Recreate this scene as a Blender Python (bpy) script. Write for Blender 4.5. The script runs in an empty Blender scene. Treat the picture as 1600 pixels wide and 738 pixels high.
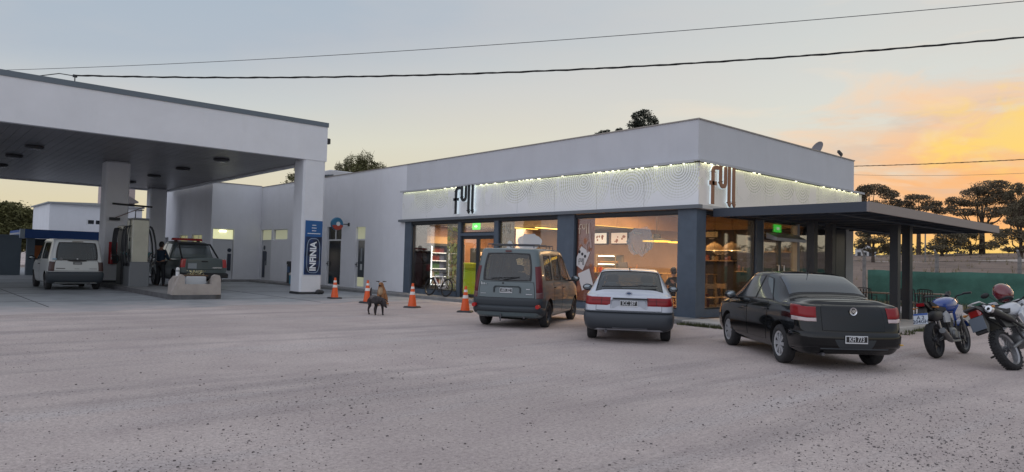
import bpy, bmesh, math, random
from mathutils import Matrix, Vector, Euler
from math import sin, cos, pi, radians, sqrt, atan2
random.seed(7)
S = bpy.context.scene
COL = S.collection
# ------------------------------------------------------------ camera
def _cam_axes(yaw, pitch, roll):
    Y = Matrix(((cos(yaw),0,sin(yaw)),(0,1,0),(-sin(yaw),0,cos(yaw))))
    P = Matrix(((1,0,0),(0,cos(pitch),-sin(pitch)),(0,sin(pitch),cos(pitch))))
    Z = Matrix(((cos(roll),-sin(roll),0),(sin(roll),cos(roll),0),(0,0,1)))
    q = sqrt(.5)
    T = Matrix(((q,-q,0),(0,0,1),(q,q,0)))
    return Z @ P @ Y @ T
_A = _cam_axes(radians(3.45), radians(2.2), radians(-1.53))
cd = bpy.data.cameras.new('camera'); cam = bpy.data.objects.new('camera', cd); COL.objects.link(cam)
cd.sensor_fit = 'HORIZONTAL'; cd.sensor_width = 36; cd.lens = 36*1100/1600
cd.clip_end = 3000; cd.clip_start = .1
R3 = Matrix((_A[0], _A[1], -_A[2])).transposed()
cam.matrix_world = Matrix.Translation((-16.15,-10.78,1.45)) @ R3.to_4x4()
S.camera = cam
# ------------------------------------------------------------ world: dusk sky
SUN_AZ = math.atan2(.10, 1.0)      # direction of the afterglow, measured from +X
W = bpy.data.worlds.new('World'); S.world = W; W.use_nodes = True
nt = W.node_tree; nt.nodes.clear()
def wn(t, **k):
    n = nt.nodes.new(t)
    for a, b in k.items(): setattr(n, a, b)
    return n
def wmath(op, a, b=None, c=None, clamp=False):
    n = wn('ShaderNodeMath', operation=op, use_clamp=clamp)
    for i, v in enumerate((a, b, c)):
        if v is None: continue
        if isinstance(v, (int, float)): n.inputs[i].default_value = v
        else: nt.links.new(v, n.inputs[i])
    return n.outputs[0]
def wmix(f, a, b):
    n = wn('ShaderNodeMix', data_type='RGBA')
    for s, v in ((n.inputs['Factor'], f), (n.inputs['A'], a), (n.inputs['B'], b)):
        if isinstance(v, (int, float)): s.default_value = v
        elif isinstance(v, tuple): s.default_value = (*v, 1)
        else: nt.links.new(v, s)
    return n.outputs['Result']
out = wn('ShaderNodeOutputWorld'); tc = wn('ShaderNodeTexCoord')
sep = wn('ShaderNodeSeparateXYZ'); nt.links.new(tc.outputs['Generated'], sep.inputs[0])
el = wmath('ARCSINE', sep.outputs[2]); eld = wmath('MULTIPLY', el, 180/pi)
ramp = wn('ShaderNodeValToRGB'); 
az = wmath('ARCTAN2', sep.outputs[1], sep.outputs[0])
daz = wmath('ABSOLUTE', wmath('SUBTRACT', az, SUN_AZ))           # radians from the glow
lf = wn('ShaderNodeMapRange', interpolation_type='SMOOTHSTEP'); nt.links.new(daz, lf.inputs[0])
lf.inputs[1].default_value = .7; lf.inputs[2].default_value = 1.5; lf.inputs[3].default_value = 1.0; lf.inputs[4].default_value = 1.42
nt.links.new(wmath('DIVIDE', wmath('MULTIPLY', eld, lf.outputs[0]), 90.0, clamp=True), ramp.inputs[0])
cr = ramp.color_ramp; cr.interpolation = 'LINEAR'
stops = [(0,(.80,.66,.40)),(5,(.716,.651,.45)),(10,(.70,.685,.58)),(14,(.58,.61,.61)),(19,(.44,.50,.57)),(26,(.40,.48,.57)),(42,(.56,.63,.76)),(90,(.66,.72,.86))]
while len(cr.elements) < len(stops): cr.elements.new(.5)
for e, (p, c) in zip(cr.elements, stops): e.position = p/90; e.color = (*c, 1)
az = wmath('ARCTAN2', sep.outputs[1], sep.outputs[0])
daz = wmath('ABSOLUTE', wmath('SUBTRACT', az, SUN_AZ))           # radians from the glow
# cooler away from the sunset; low sky there brightened to light the walls
away = wn('ShaderNodeMapRange', interpolation_type='SMOOTHSTEP'); nt.links.new(daz, away.inputs[0])
away.inputs[1].default_value = 1.45; away.inputs[2].default_value = 2.7
lowaway = wn('ShaderNodeMapRange', interpolation_type='SMOOTHSTEP'); nt.links.new(eld, lowaway.inputs[0]); lowaway.inputs[1].default_value = 60; lowaway.inputs[2].default_value = 18
awc = wmix(lowaway.outputs[0], (.66,.72,.86), (.98,1.03,1.17))
base = wmix(away.outputs[0], ramp.outputs[0], awc)
# whiter haze between
mid = wn('ShaderNodeMapRange', interpolation_type='SMOOTHSTEP'); nt.links.new(daz, mid.inputs[0])
mid.inputs[1].default_value = 1.0; mid.inputs[2].default_value = .15
midf = wmath('MULTIPLY', mid.outputs[0], .6)
base = wmix(midf, base, (.75,.745,.67))
# soft clouds
mp = wn('ShaderNodeMapping'); nt.links.new(tc.outputs['Generated'], mp.inputs[0]); mp.inputs['Scale'].default_value = (2.2,2.2,7.5); mp.inputs['Rotation'].default_value=(0.25,0,0.4)
nz = wn('ShaderNodeTexNoise'); nt.links.new(mp.outputs[0], nz.inputs[0]); nz.inputs['Scale'].default_value = 1.6; nz.inputs['Detail'].default_value = 5; nz.inputs['Roughness'].default_value = .5
mp2 = wn('ShaderNodeMapping'); nt.links.new(tc.outputs['Generated'], mp2.inputs[0]); mp2.inputs['Scale'].default_value = (3,9,5); mp2.inputs['Rotation'].default_value=(0.9,0,0)
nz2 = wn('ShaderNodeTexNoise'); nt.links.new(mp2.outputs[0], nz2.inputs[0]); nz2.inputs['Scale'].default_value = 1.5; nz2.inputs['Detail'].default_value = 6; nz2.inputs['Roughness'].default_value = .55
# angular distance to the glow centre
gd = Vector((cos(SUN_AZ)*cos(radians(3)), sin(SUN_AZ)*cos(radians(3)), sin(radians(3))))
def angdist(v, x0, x1):
    vm = wn('ShaderNodeVectorMath', operation='DOT_PRODUCT'); nt.links.new(tc.outputs['Generated'], vm.inputs[0]); vm.inputs[1].default_value = v
    a = wmath('ARCCOSINE', vm.outputs['Value'])
    m = wn('ShaderNodeMapRange', interpolation_type='SMOOTHSTEP'); nt.links.new(a, m.inputs[0]); m.inputs[1].default_value = x1; m.inputs[2].default_value = x0
    return m.outputs[0]
gc = Vector((cos(radians(12))*cos(radians(9.5)), sin(radians(12))*cos(radians(9.5)), sin(radians(9.5))))
def rampf(v, a, b):
    m = wn('ShaderNodeMapRange', interpolation_type='SMOOTHSTEP'); nt.links.new(v, m.inputs[0]); m.inputs[1].default_value = a; m.inputs[2].default_value = b
    return m.outputs[0]
A_ = wmath('SUBTRACT', az, radians(9)); 
cv = wn('ShaderNodeCombineXYZ'); nt.links.new(A_, cv.inputs[0]); nt.links.new(el, cv.inputs[1])
def streak(rot, sx, sy, sc, det, dist, off=0):
    m = wn('ShaderNodeMapping'); nt.links.new(cv.outputs[0], m.inputs[0]); m.inputs['Rotation'].default_value = (0,0,rot); m.inputs['Scale'].default_value = (sx,sy,1); m.inputs['Location'].default_value = (off,off*.7,0)
    z = wn('ShaderNodeTexNoise'); nt.links.new(m.outputs[0], z.inputs[0]); z.inputs['Scale'].default_value = sc; z.inputs['Detail'].default_value = det; z.inputs['Roughness'].default_value = .6; z.inputs['Distortion'].default_value = dist
    return z.outputs[0]
n1 = streak(radians(38), 1.6, 6.5, 2.6, 7, .6); n2 = streak(radians(-8), 2.2, 9, 3.0, 6, .5, 3.1); n3 = streak(radians(30), 3, 7, 5.0, 6, .9, 7.7)
ex = wmath('DIVIDE', A_, .43); ey = wmath('DIVIDE', wmath('SUBTRACT', el, .03), .235)
ee = wmath('SQRT', wmath('ADD', wmath('MULTIPLY', ex, ex), wmath('MULTIPLY', ey, ey)))
ge = wmath('SUBTRACT', ee, wmath('MULTIPLY', wmath('SUBTRACT', n1, .5), 1.5))
gf = rampf(ge, 1.02, .42)
base = wmix(wmath('MULTIPLY', gf, .96), base, (.97,.46,.165))
# soft grey-mauve gaps inside the glow
base = wmix(wmath('MULTIPLY', wmath('MULTIPLY', rampf(n2, .52, .68), rampf(ee, 1.15, .7)), .42), base, (.62,.50,.42))
# yellow burning core of the cloud
cx_ = wmath('DIVIDE', wmath('SUBTRACT', az, radians(11.0)), .14); cy_ = wmath('DIVIDE', wmath('SUBTRACT', el, radians(9.4)), .052)
ce = wmath('SQRT', wmath('ADD', wmath('MULTIPLY', cx_, cx_), wmath('MULTIPLY', cy_, cy_)))
ce = wmath('SUBTRACT', ce, wmath('MULTIPLY', wmath('SUBTRACT', n3, .5), 1.9))
base = wmix(wmath('MULTIPLY', rampf(ce, 1.15, .30), .95), base, (1.0,.67,.15))
# yellow band close to the horizon
hzb = wmath('MULTIPLY', rampf(wmath('ADD', eld, wmath('MULTIPLY', n2, 2.0)), 4.6, 2.0), rampf(wmath('ABSOLUTE', A_), .62, .25))
base = wmix(wmath('MULTIPLY', hzb, .9), base, (.98,.70,.18))
# thin bright wisps above the glow
base = wmix(wmath('MULTIPLY', wmath('MULTIPLY', rampf(n1, .50, .66), rampf(ee, 1.9, .9)), .45), base, (.88,.74,.58))
# faint pinkish grey streaks across the rest
cl = wn('ShaderNodeMapRange'); nt.links.new(nz.outputs[0], cl.inputs[0]); cl.inputs[1].default_value=.38; cl.inputs[2].default_value=.62
cloudf = wmath('MULTIPLY', cl.outputs[0], .18)
base = wmix(cloudf, base, (.72,.62,.56))
low = wn('ShaderNodeMapRange'); nt.links.new(eld, low.inputs[0]); low.inputs[1].default_value = -1; low.inputs[2].default_value = 0
base = wmix(low.outputs[0], (.25,.23,.22), base)
bg = wn('ShaderNodeBackground'); nt.links.new(base, bg.inputs[0]); bg.inputs[1].default_value = 1.0
sky = wn('ShaderNodeTexSky', sky_type='NISHITA'); sky.sun_disc = False
sky.sun_elevation = radians(-2.0); sky.sun_rotation = radians(90) - SUN_AZ
bg2 = wn('ShaderNodeBackground'); nt.links.new(sky.outputs[0], bg2.inputs[0]); bg2.inputs[1].default_value = .05
ad = wn('ShaderNodeAddShader'); nt.links.new(bg.outputs[0], ad.inputs[0]); nt.links.new(bg2.outputs[0], ad.inputs[1]); nt.links.new(ad.outputs[0], out.inputs[0])
# the last, very weak warm light from the sunset
sl = bpy.data.lights.new('sun', 'SUN'); so = bpy.data.objects.new('sun', sl); COL.objects.link(so)
sl.energy = .25; sl.angle = radians(12); sl.color = (1,.62,.34)
so.rotation_euler = Vector((cos(SUN_AZ)*cos(radians(4)), sin(SUN_AZ)*cos(radians(4)), sin(radians(4)))).to_track_quat('Z','Y').to_euler()
S.view_settings.view_transform = 'Standard'; S.view_settings.look = 'None'
S.view_settings.exposure = 0; S.view_settings.gamma = 1
S.render.engine = 'CYCLES'
S.cycles.max_bounces = 6; S.cycles.transparent_max_bounces = 24; S.cycles.sample_clamp_indirect = 4

# ------------------------------------------------------------ materials
MATS = {}
def mat(name, col, rough=.6, metal=0, emit=None, es=1, coat=0, spec=.5, var=0, vscale=8, bump=0, bscale=40, alpha=1):
    if name in MATS: return MATS[name]
    m = bpy.data.materials.new(name); m.use_nodes = True; MATS[name] = m
    n = m.node_tree; b = n.nodes['Principled BSDF']
    b.inputs['Base Color'].default_value = (*col, 1); b.inputs['Roughness'].default_value = rough
    b.inputs['Metallic'].default_value = metal; b.inputs['Specular IOR Level'].default_value = spec
    b.inputs['Coat Weight'].default_value = coat; b.inputs['Alpha'].default_value = alpha
    if emit: b.inputs['Emission Color'].default_value = (*emit, 1); b.inputs['Emission Strength'].default_value = es
    if var or bump:
        t = n.nodes.new('ShaderNodeTexCoord')
    if var:
        z = n.nodes.new('ShaderNodeTexNoise'); z.inputs['Scale'].default_value = vscale; z.inputs['Detail'].default_value = 6; z.inputs['Roughness'].default_value=.6
        n.links.new(t.outputs['Object'], z.inputs[0])
        x = n.nodes.new('ShaderNodeMix'); x.data_type = 'RGBA'
        x.inputs['A'].default_value = (*[c*(1-var) for c in col], 1); x.inputs['B'].default_value = (*[min(1, c*(1+var)) for c in col], 1)
        mr = n.nodes.new('ShaderNodeMapRange'); mr.inputs[1].default_value = .3; mr.inputs[2].default_value = .7
        n.links.new(z.outputs[0], mr.inputs[0]); n.links.new(mr.outputs[0], x.inputs['Factor']); n.links.new(x.outputs['Result'], b.inputs['Base Color'])
    if bump:
        z2 = n.nodes.new('ShaderNodeTexNoise'); z2.inputs['Scale'].default_value = bscale; z2.inputs['Detail'].default_value = 4
        n.links.new(t.outputs['Object'], z2.inputs[0])
        bp = n.nodes.new('ShaderNodeBump'); bp.inputs['Strength'].default_value = bump; bp.inputs['Distance'].default_value = .02
        n.links.new(z2.outputs[0], bp.inputs['Height']); n.links.new(bp.outputs[0], b.inputs['Normal'])
    return m
def weather(m, amt=.045, tint=(.32,.29,.26)):
    n=m.node_tree; b=n.nodes['Principled BSDF']; L=n.links.new; src=b.inputs['Base Color'].links[0].from_socket
    t=n.nodes.new('ShaderNodeTexCoord'); mp=n.nodes.new('ShaderNodeMapping'); mp.inputs['Scale'].default_value=(1.1,1.1,.14); L(t.outputs['Object'],mp.inputs[0])
    z=n.nodes.new('ShaderNodeTexNoise'); z.inputs['Scale'].default_value=1.6; z.inputs['Detail'].default_value=7; z.inputs['Roughness'].default_value=.7; L(mp.outputs[0],z.inputs[0])
    r=n.nodes.new('ShaderNodeMapRange'); r.inputs[1].default_value=.50; r.inputs[2].default_value=.80; r.inputs[3].default_value=0; r.inputs[4].default_value=amt*2.6; L(z.outputs[0],r.inputs[0])
    x=n.nodes.new('ShaderNodeMix'); x.data_type='RGBA'; x.inputs['B'].default_value=(*tint,1); L(r.outputs[0],x.inputs['Factor']); L(src,x.inputs['A']); L(x.outputs['Result'],b.inputs['Base Color'])
def glass(name, tint=(1,1,1), refl=.08, rough=.02, alpha=.0, body=(.1,.1,.1)):
    """thin pane: see-through with a fresnel reflection, optional milky film"""
    if name in MATS: return MATS[name]
    m = bpy.data.materials.new(name); m.use_nodes = True; MATS[name] = m
    n = m.node_tree; n.nodes.clear()
    o = n.nodes.new('ShaderNodeOutputMaterial'); tr = n.nodes.new('ShaderNodeBsdfTransparent'); tr.inputs[0].default_value = (*tint, 1)
    gl = n.nodes.new('ShaderNodeBsdfGlossy'); gl.inputs['Roughness'].default_value = rough; gl.inputs[0].default_value=(.95,.95,.95,1)
    fr = n.nodes.new('ShaderNodeLayerWeight'); fr.inputs[0].default_value = .18
    ma = n.nodes.new('ShaderNodeMath'); ma.operation = 'MULTIPLY_ADD'; ma.use_clamp = True; ma.inputs[1].default_value = .8; ma.inputs[2].default_value = refl
    n.links.new(fr.outputs['Fresnel'], ma.inputs[0])
    base = tr
    if alpha:
        di = n.nodes.new('ShaderNodeBsdfDiffuse'); di.inputs[0].default_value = (*body, 1)
        m0 = n.nodes.new('ShaderNodeMixShader'); m0.inputs[0].default_value = alpha
        n.links.new(tr.outputs[0], m0.inputs[1]); n.links.new(di.outputs[0], m0.inputs[2]); base = m0
    mx = n.nodes.new('ShaderNodeMixShader'); n.links.new(ma.outputs[0], mx.inputs[0]); n.links.new(base.outputs[0], mx.inputs[1]); n.links.new(gl.outputs[0], mx.inputs[2])
    n.links.new(mx.outputs[0], o.inputs[0]); return m

# ------------------------------------------------------------ mesh helpers
class MB:
    def __init__(s): s.v=[]; s.f=[]; s.M=Matrix.Identity(4)
    def add(s, vs, fs):
        b = len(s.v); s.v += [tuple(s.M @ Vector(p)) for p in vs]; s.f += [tuple(i+b for i in f) for f in fs]; return s
    def box(s, x0,x1,y0,y1,z0,z1):
        if x0>x1: x0,x1=x1,x0
        if y0>y1: y0,y1=y1,y0
        if z0>z1: z0,z1=z1,z0
        return s.add([(x0,y0,z0),(x1,y0,z0),(x1,y1,z0),(x0,y1,z0),(x0,y0,z1),(x1,y0,z1),(x1,y1,z1),(x0,y1,z1)],
              [(0,3,2,1),(4,5,6,7),(0,1,5,4),(1,2,6,5),(2,3,7,6),(3,0,4,7)])
    def bbox(s, x0,x1,y0,y1,z0,z1,b=.01):
        """box with chamfered vertical and top edges (rounded look)"""
        if x0>x1: x0,x1=x1,x0
        if y0>y1: y0,y1=y1,y0
        vs=[];
        def ring(z,i): return [(x0+b+i,y0+i,z),(x1-b-i,y0+i,z),(x1-i,y0+b+i,z),(x1-i,y1-b-i,z),(x1-b-i,y1-i,z),(x0+b+i,y1-i,z),(x0+i,y1-b-i,z),(x0+i,y0+b+i,z)]
        vs = ring(z0,0)+ring(z1-b,0)+ring(z1,b*.8)
        fs=[tuple(range(7,-1,-1)),tuple(range(16,24))]
        for k in (0,8):
            for i in range(8): j=(i+1)%8; fs.append((k+i,k+j,k+8+j,k+8+i))
        return s.add(vs,fs)
    def tube(s, pts, r, seg=8, cap=True, closed=False):
        pts=[Vector(p) for p in pts]; n=len(pts)
        rr = r if isinstance(r,(list,tuple)) else [r]*n
        vs=[]; prev=None
        for i,p in enumerate(pts):
            if closed: d=pts[(i+1)%n]-pts[i-1]
            else: d=(pts[min(i+1,n-1)]-pts[max(i-1,0)])
            d = d.normalized() if d.length>1e-9 else Vector((0,0,1))
            if prev is None:
                a = Vector((0,0,1)) if abs(d.z)<.9 else Vector((1,0,0))
                u = d.cross(a).normalized()
            else: u=(prev-d*prev.dot(d)).normalized()
            prev=u; w=d.cross(u)
            for k in range(seg):
                t=2*pi*k/seg; vs.append(p+rr[i]*(cos(t)*u+sin(t)*w))
        fs=[]
        m = n if closed else n-1
        for i in range(m):
            for k in range(seg):
                a=i*seg+k; b=i*seg+(k+1)%seg; c=((i+1)%n)*seg+(k+1)%seg; d=((i+1)%n)*seg+k
                fs.append((a,b,c,d))
        if cap and not closed: fs+= [tuple(range(seg-1,-1,-1)), tuple((n-1)*seg+k for k in range(seg))]
        return s.add(vs,fs)
    def cyl(s,p,q,r,seg=16,r2=None): return s.tube([p,q],[r,r if r2 is None else r2],seg)
    def lathe(s, prof, axis='z', c=(0,0,0), seg=24, closed=False):
        vs=[]; n=len(prof)
        for (r,h) in prof:
            for k in range(seg):
                t=2*pi*k/seg; x,y=r*cos(t),r*sin(t)
                v={'z':(x,y,h),'y':(x,h,y),'x':(h,x,y)}[axis]; vs.append((v[0]+c[0],v[1]+c[1],v[2]+c[2]))
        fs=[]
        for i in range(n if closed else n-1):
            for k in range(seg):
                j=(i+1)%n; fs.append((i*seg+k,i*seg+(k+1)%seg,j*seg+(k+1)%seg,j*seg+k))
        if not closed:
            if prof[0][0]>1e-6: fs.append(tuple(range(seg-1,-1,-1)))
            if prof[-1][0]>1e-6: fs.append(tuple((n-1)*seg+k for k in range(seg)))
        return s.add(vs,fs)
    def ball(s,c,rx,ry=None,rz=None,seg=14,ring=9):
        ry=ry or rx; rz=rz or rx; prof=[]
        vs=[];fs=[]
        for i in range(ring+1):
            t=pi*i/ring
            for k in range(seg):
                a=2*pi*k/seg; vs.append((c[0]+rx*sin(t)*cos(a),c[1]+ry*sin(t)*sin(a),c[2]+rz*cos(t)))
        for i in range(ring):
            for k in range(seg): fs.append((i*seg+k,(i+1)*seg+k,(i+1)*seg+(k+1)%seg,i*seg+(k+1)%seg))
        return s.add(vs,fs)
    def grid(s, rows, flip=False):
        n=len(rows); m=len(rows[0]); vs=[p for r in rows for p in r]; fs=[]
        for i in range(n-1):
            for j in range(m-1):
                f=(i*m+j,i*m+j+1,(i+1)*m+j+1,(i+1)*m+j); fs.append(f[::-1] if flip else f)
        return s.add(vs,fs)
    def prism(s, poly, d0, d1, axis='x'):
        """poly = 2D points; extruded along axis from d0 to d1. axis x: (y,z); y: (x,z); z: (x,y)"""
        def P(p,d): return {'x':(d,p[0],p[1]),'y':(p[0],d,p[1]),'z':(p[0],p[1],d)}[axis]
        n=len(poly); vs=[P(p,d0) for p in poly]+[P(p,d1) for p in poly]
        fs=[tuple(range(n-1,-1,-1)),tuple(range(n,2*n))]+[(i,(i+1)%n,n+(i+1)%n,n+i) for i in range(n)]
        return s.add(vs,fs)
    def build(s, name, m, parent=None, smooth=False, merge=True, fixn=True, sharp=35):
        me=bpy.data.meshes.new(name); me.from_pydata(s.v,[],s.f)
        if merge or fixn:
            bm=bmesh.new(); bm.from_mesh(me)
            if merge: bmesh.ops.remove_doubles(bm,verts=bm.verts,dist=1e-5)
            if fixn: bmesh.ops.recalc_face_normals(bm,faces=bm.faces)
            bm.to_mesh(me); bm.free()
        if smooth:
            me.shade_smooth() if hasattr(me,'shade_smooth') else None
            if sharp: me.set_sharp_from_angle(angle=radians(sharp))
        me.update()
        o=bpy.data.objects.new(name,me); COL.objects.link(o)
        if m: me.materials.append(m)
        if parent: o.parent=parent
        return o
def thing(name,label,cat,loc=(0,0,0),rz=0,group=None):
    o=bpy.data.objects.new(name,None); COL.objects.link(o); o.location=loc; o.rotation_euler=(0,0,rz)
    o.empty_display_size=.1
    return tag(o,label,cat,group)
def tag(o,label,cat,group=None,kind=None):
    o['label']=label; o['category']=cat
    if group: o['group']=group
    if kind: o['kind']=kind
    return o
def struct(o,kind='structure'): o['kind']=kind; return o
def dup(root,loc=None,rz=None,label=None,parent=None):
    r=root.copy(); COL.objects.link(r)
    if parent: r.parent=parent
    if loc is not None: r.location=loc
    if rz is not None: r.rotation_euler=(0,0,rz)
    if label: r['label']=label
    for ch in list(root.children): dup(ch,parent=r)
    return r
def stroke(path,w,capr=False):
    """2D polyline -> closed outline polygon of width w"""
    L=[];Rr=[]; n=len(path); P=[Vector(p) for p in path]
    for i,p in enumerate(P):
        d=(P[min(i+1,n-1)]-P[max(i-1,0)]).normalized(); nrm=Vector((-d.y,d.x))*w/2
        k=1
        if 0<i<n-1:
            a=(P[i]-P[i-1]).normalized(); k=1/max(.5,Vector((-a.y,a.x)).dot(nrm.normalized()))
        L.append(p+nrm*k); Rr.append(p-nrm*k)
    return L,Rr
def strokes_mb(mb, path, w, d0, d1, fr):
    """extruded stroke; fr(u,z,d)->world point"""
    L,Rr=stroke(path,w); n=len(path); vs=[]
    for i in range(n):
        vs += [fr(*L[i],d0),fr(*Rr[i],d0),fr(*Rr[i],d1),fr(*L[i],d1)]
    fs=[(3,2,1,0),tuple((n-1)*4+k for k in range(4))]
    for i in range(n-1):
        for k in range(4): fs.append((i*4+k,i*4+(k+1)%4,(i+1)*4+(k+1)%4,(i+1)*4+k))
    mb.add(vs,fs)
def text(string,size,m,parent,matrix,name='lettering',ext=.002,bold=0,sx=1,align='CENTER'):
    c=bpy.data.curves.new(name,'FONT'); c.body=string; c.size=size; c.extrude=ext; c.align_x=align; c.align_y='CENTER'; c.offset=bold; c.resolution_u=3
    o=bpy.data.objects.new(name,c); COL.objects.link(o)
    dg=bpy.context.evaluated_depsgraph_get(); me=bpy.data.meshes.new_from_object(o.evaluated_get(dg))
    bpy.data.objects.remove(o); me.transform(matrix @ Matrix.Diagonal((sx,1,1,1))); me.materials.clear(); me.materials.append(m)
    r=bpy.data.objects.new(name,me); COL.objects.link(r)
    if parent: r.parent=parent
    return r
def frame(o,x,y):
    """matrix with local x->x, y->y axes at origin o"""
    x=Vector(x).normalized(); y=Vector(y).normalized(); z=x.cross(y)
    M=Matrix((x,y,z)).transposed().to_4x4(); M.translation=Vector(o); return M
def wall(name,m,parent,axis,pos,thick,u0,u1,z0,z1,holes=()):
    """wall in plane axis=pos..pos+thick spanning u,z with rectangular holes"""
    us=sorted({u0,u1,*[h[0] for h in holes],*[h[1] for h in holes]}); zs=sorted({z0,z1,*[h[2] for h in holes],*[h[3] for h in holes]})
    mb=MB()
    def P(u,z,d): return (d,u,z) if axis=='x' else (u,d,z)
    a,b=pos,pos+thick
    def inhole(u,z): return any(h[0]-1e-6<u<h[1]+1e-6 and h[2]-1e-6<z<h[3]+1e-6 for h in holes)
    solid=lambda i,j: 0<=i<len(us)-1 and 0<=j<len(zs)-1 and not inhole((us[i]+us[i+1])/2,(zs[j]+zs[j+1])/2)
    for i in range(len(us)-1):
        for j in range(len(zs)-1):
            if not solid(i,j): continue
            A,B,c,d=us[i],us[i+1],zs[j],zs[j+1]
            mb.add([P(A,c,a),P(B,c,a),P(B,d,a),P(A,d,a)],[(0,1,2,3)]); mb.add([P(A,c,b),P(B,c,b),P(B,d,b),P(A,d,b)],[(3,2,1,0)])
            if not solid(i-1,j): mb.add([P(A,c,a),P(A,d,a),P(A,d,b),P(A,c,b)],[(0,1,2,3)])
            if not solid(i+1,j): mb.add([P(B,c,a),P(B,d,a),P(B,d,b),P(B,c,b)],[(0,1,2,3)])
            if not solid(i,j-1): mb.add([P(A,c,a),P(B,c,a),P(B,c,b),P(A,c,b)],[(0,1,2,3)])
            if not solid(i,j+1): mb.add([P(A,d,a),P(B,d,a),P(B,d,b),P(A,d,b)],[(0,1,2,3)])
    return mb.build(name,m,parent)
def skin(name,verts,edges,radii,m,parent=None,sub=2,root=0):
    me=bpy.data.meshes.new(name); me.from_pydata(verts,edges,[]); o=bpy.data.objects.new(name,me); COL.objects.link(o)
    md=o.modifiers.new('s','SKIN'); 
    sv=me.skin_vertices[0].data if me.skin_vertices else None
    if sv is None:
        bm=bmesh.new(); bm.from_mesh(me); bm.verts.layers.skin.verify(); bm.to_mesh(me); bm.free(); sv=me.skin_vertices[0].data
    for i,r in enumerate(radii):
        sv[i].radius=(r,r) if not isinstance(r,tuple) else r
        sv[i].use_root=(i==root)
    md.use_smooth_shade=True
    sb=o.modifiers.new('b','SUBSURF'); sb.levels=sub; sb.render_levels=sub
    dg=bpy.context.evaluated_depsgraph_get(); dg.update(); me2=bpy.data.meshes.new_from_object(o.evaluated_get(dg))
    bpy.data.objects.remove(o); me2.materials.clear(); me2.materials.append(m); me2.shade_smooth()
    r=bpy.data.objects.new(name,me2); COL.objects.link(r)
    if parent: r.parent=parent
    return r
#@@PART2
# ------------------------------------------------------------ common materials
def ground_material():
    m=bpy.data.materials.new('dirt'); m.use_nodes=True; n=m.node_tree; L=n.links.new; b=n.nodes['Principled BSDF']
    b.inputs['Roughness'].default_value=.95; b.inputs['Specular IOR Level'].default_value=.15
    t=n.nodes.new('ShaderNodeTexCoord')
    def noise(sc,det=5,ro=.6,scale=None,rot=0):
        src=t.outputs['Object']
        if scale:
            mp=n.nodes.new('ShaderNodeMapping'); mp.inputs['Scale'].default_value=scale; mp.inputs['Rotation'].default_value=(0,0,rot); L(src,mp.inputs[0]); src=mp.outputs[0]
        z=n.nodes.new('ShaderNodeTexNoise'); z.inputs['Scale'].default_value=sc; z.inputs['Detail'].default_value=det; z.inputs['Roughness'].default_value=ro; L(src,z.inputs[0]); return z.outputs[0]
    def rng(s,a,c,o0=0,o1=1):
        r=n.nodes.new('ShaderNodeMapRange'); r.inputs[1].default_value=a; r.inputs[2].default_value=c; r.inputs[3].default_value=o0; r.inputs[4].default_value=o1; L(s,r.inputs[0]); return r.outputs[0]
    def mix(f,a,c,bl='MIX'):
        x=n.nodes.new('ShaderNodeMix'); x.data_type='RGBA'; x.blend_type=bl
        for s,v in ((x.inputs['Factor'],f),(x.inputs['A'],a),(x.inputs['B'],c)):
            if isinstance(v,(int,float)): s.default_value=v
            elif isinstance(v,tuple): s.default_value=(*v,1)
            else: L(v,s)
        return x.outputs['Result']
    big=noise(.22,5,.55); med=noise(1.1,6,.65); fine=noise(26,5,.75); tr=noise(.8,5,.6,(.16,1.5,1),.55); tr2=noise(.7,5,.6,(.14,1.6,1),-.25)
    c=mix(rng(big,.35,.65),(.50,.43,.405),(.66,.57,.535))
    c=mix(rng(med,.42,.66,0,.6),c,(.46,.385,.375))
    c=mix(rng(tr,.50,.68,0,.7),c,(.36,.315,.31))
    c=mix(rng(tr2,.54,.66,0,.55),c,(.60,.55,.54))
    grit=noise(70,3,.8); c=mix(rng(fine,.36,.62,0,1),mix(.42,c,(.12,.10,.095)),c)
    c=mix(rng(grit,.54,.70,0,.6),c,(.16,.14,.13)); c=mix(rng(grit,.44,.28,0,.5),c,(.72,.65,.62))
    vo=n.nodes.new('ShaderNodeTexVoronoi'); vo.inputs['Scale'].default_value=14; L(t.outputs['Object'],vo.inputs[0])
    spot=rng(vo.outputs[0],.08,.2,1,0); msk=rng(tr,.47,.60)
    mm=n.nodes.new('ShaderNodeMath'); mm.operation='MULTIPLY'; L(spot,mm.inputs[0]); L(msk,mm.inputs[1])
    c=mix(mm.outputs[0],c,(.13,.115,.11))
    v2=n.nodes.new('ShaderNodeTexVoronoi'); v2.inputs['Scale'].default_value=31; L(t.outputs['Object'],v2.inputs[0]); m2_=n.nodes.new('ShaderNodeMath'); m2_.operation='MULTIPLY'; L(rng(v2.outputs[0],.14,.28,1,0),m2_.inputs[0]); L(rng(tr2,.46,.60,0,.9),m2_.inputs[1]); c=mix(m2_.outputs[0],c,(.12,.105,.10)); L(c,b.inputs['Base Color'])
    h=n.nodes.new('ShaderNodeMath'); h.operation='ADD'; L(rng(fine,.3,.7,0,.35),h.inputs[0]); L(rng(tr,.4,.7,0,.8),h.inputs[1])
    h2=n.nodes.new('ShaderNodeMath'); h2.operation='ADD'; L(h.outputs[0],h2.inputs[0]); L(rng(med,.3,.7,0,.9),h2.inputs[1])
    bp=n.nodes.new('ShaderNodeBump'); bp.inputs['Strength'].default_value=.55; bp.inputs['Distance'].default_value=.035; L(h2.outputs[0],bp.inputs['Height']); L(bp.outputs[0],b.inputs['Normal'])
    return m
DIRT=ground_material()
CONC=mat('forecourt concrete',(.27,.285,.30),.55,var=.22,vscale=1.3,bump=.25,bscale=30)
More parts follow.
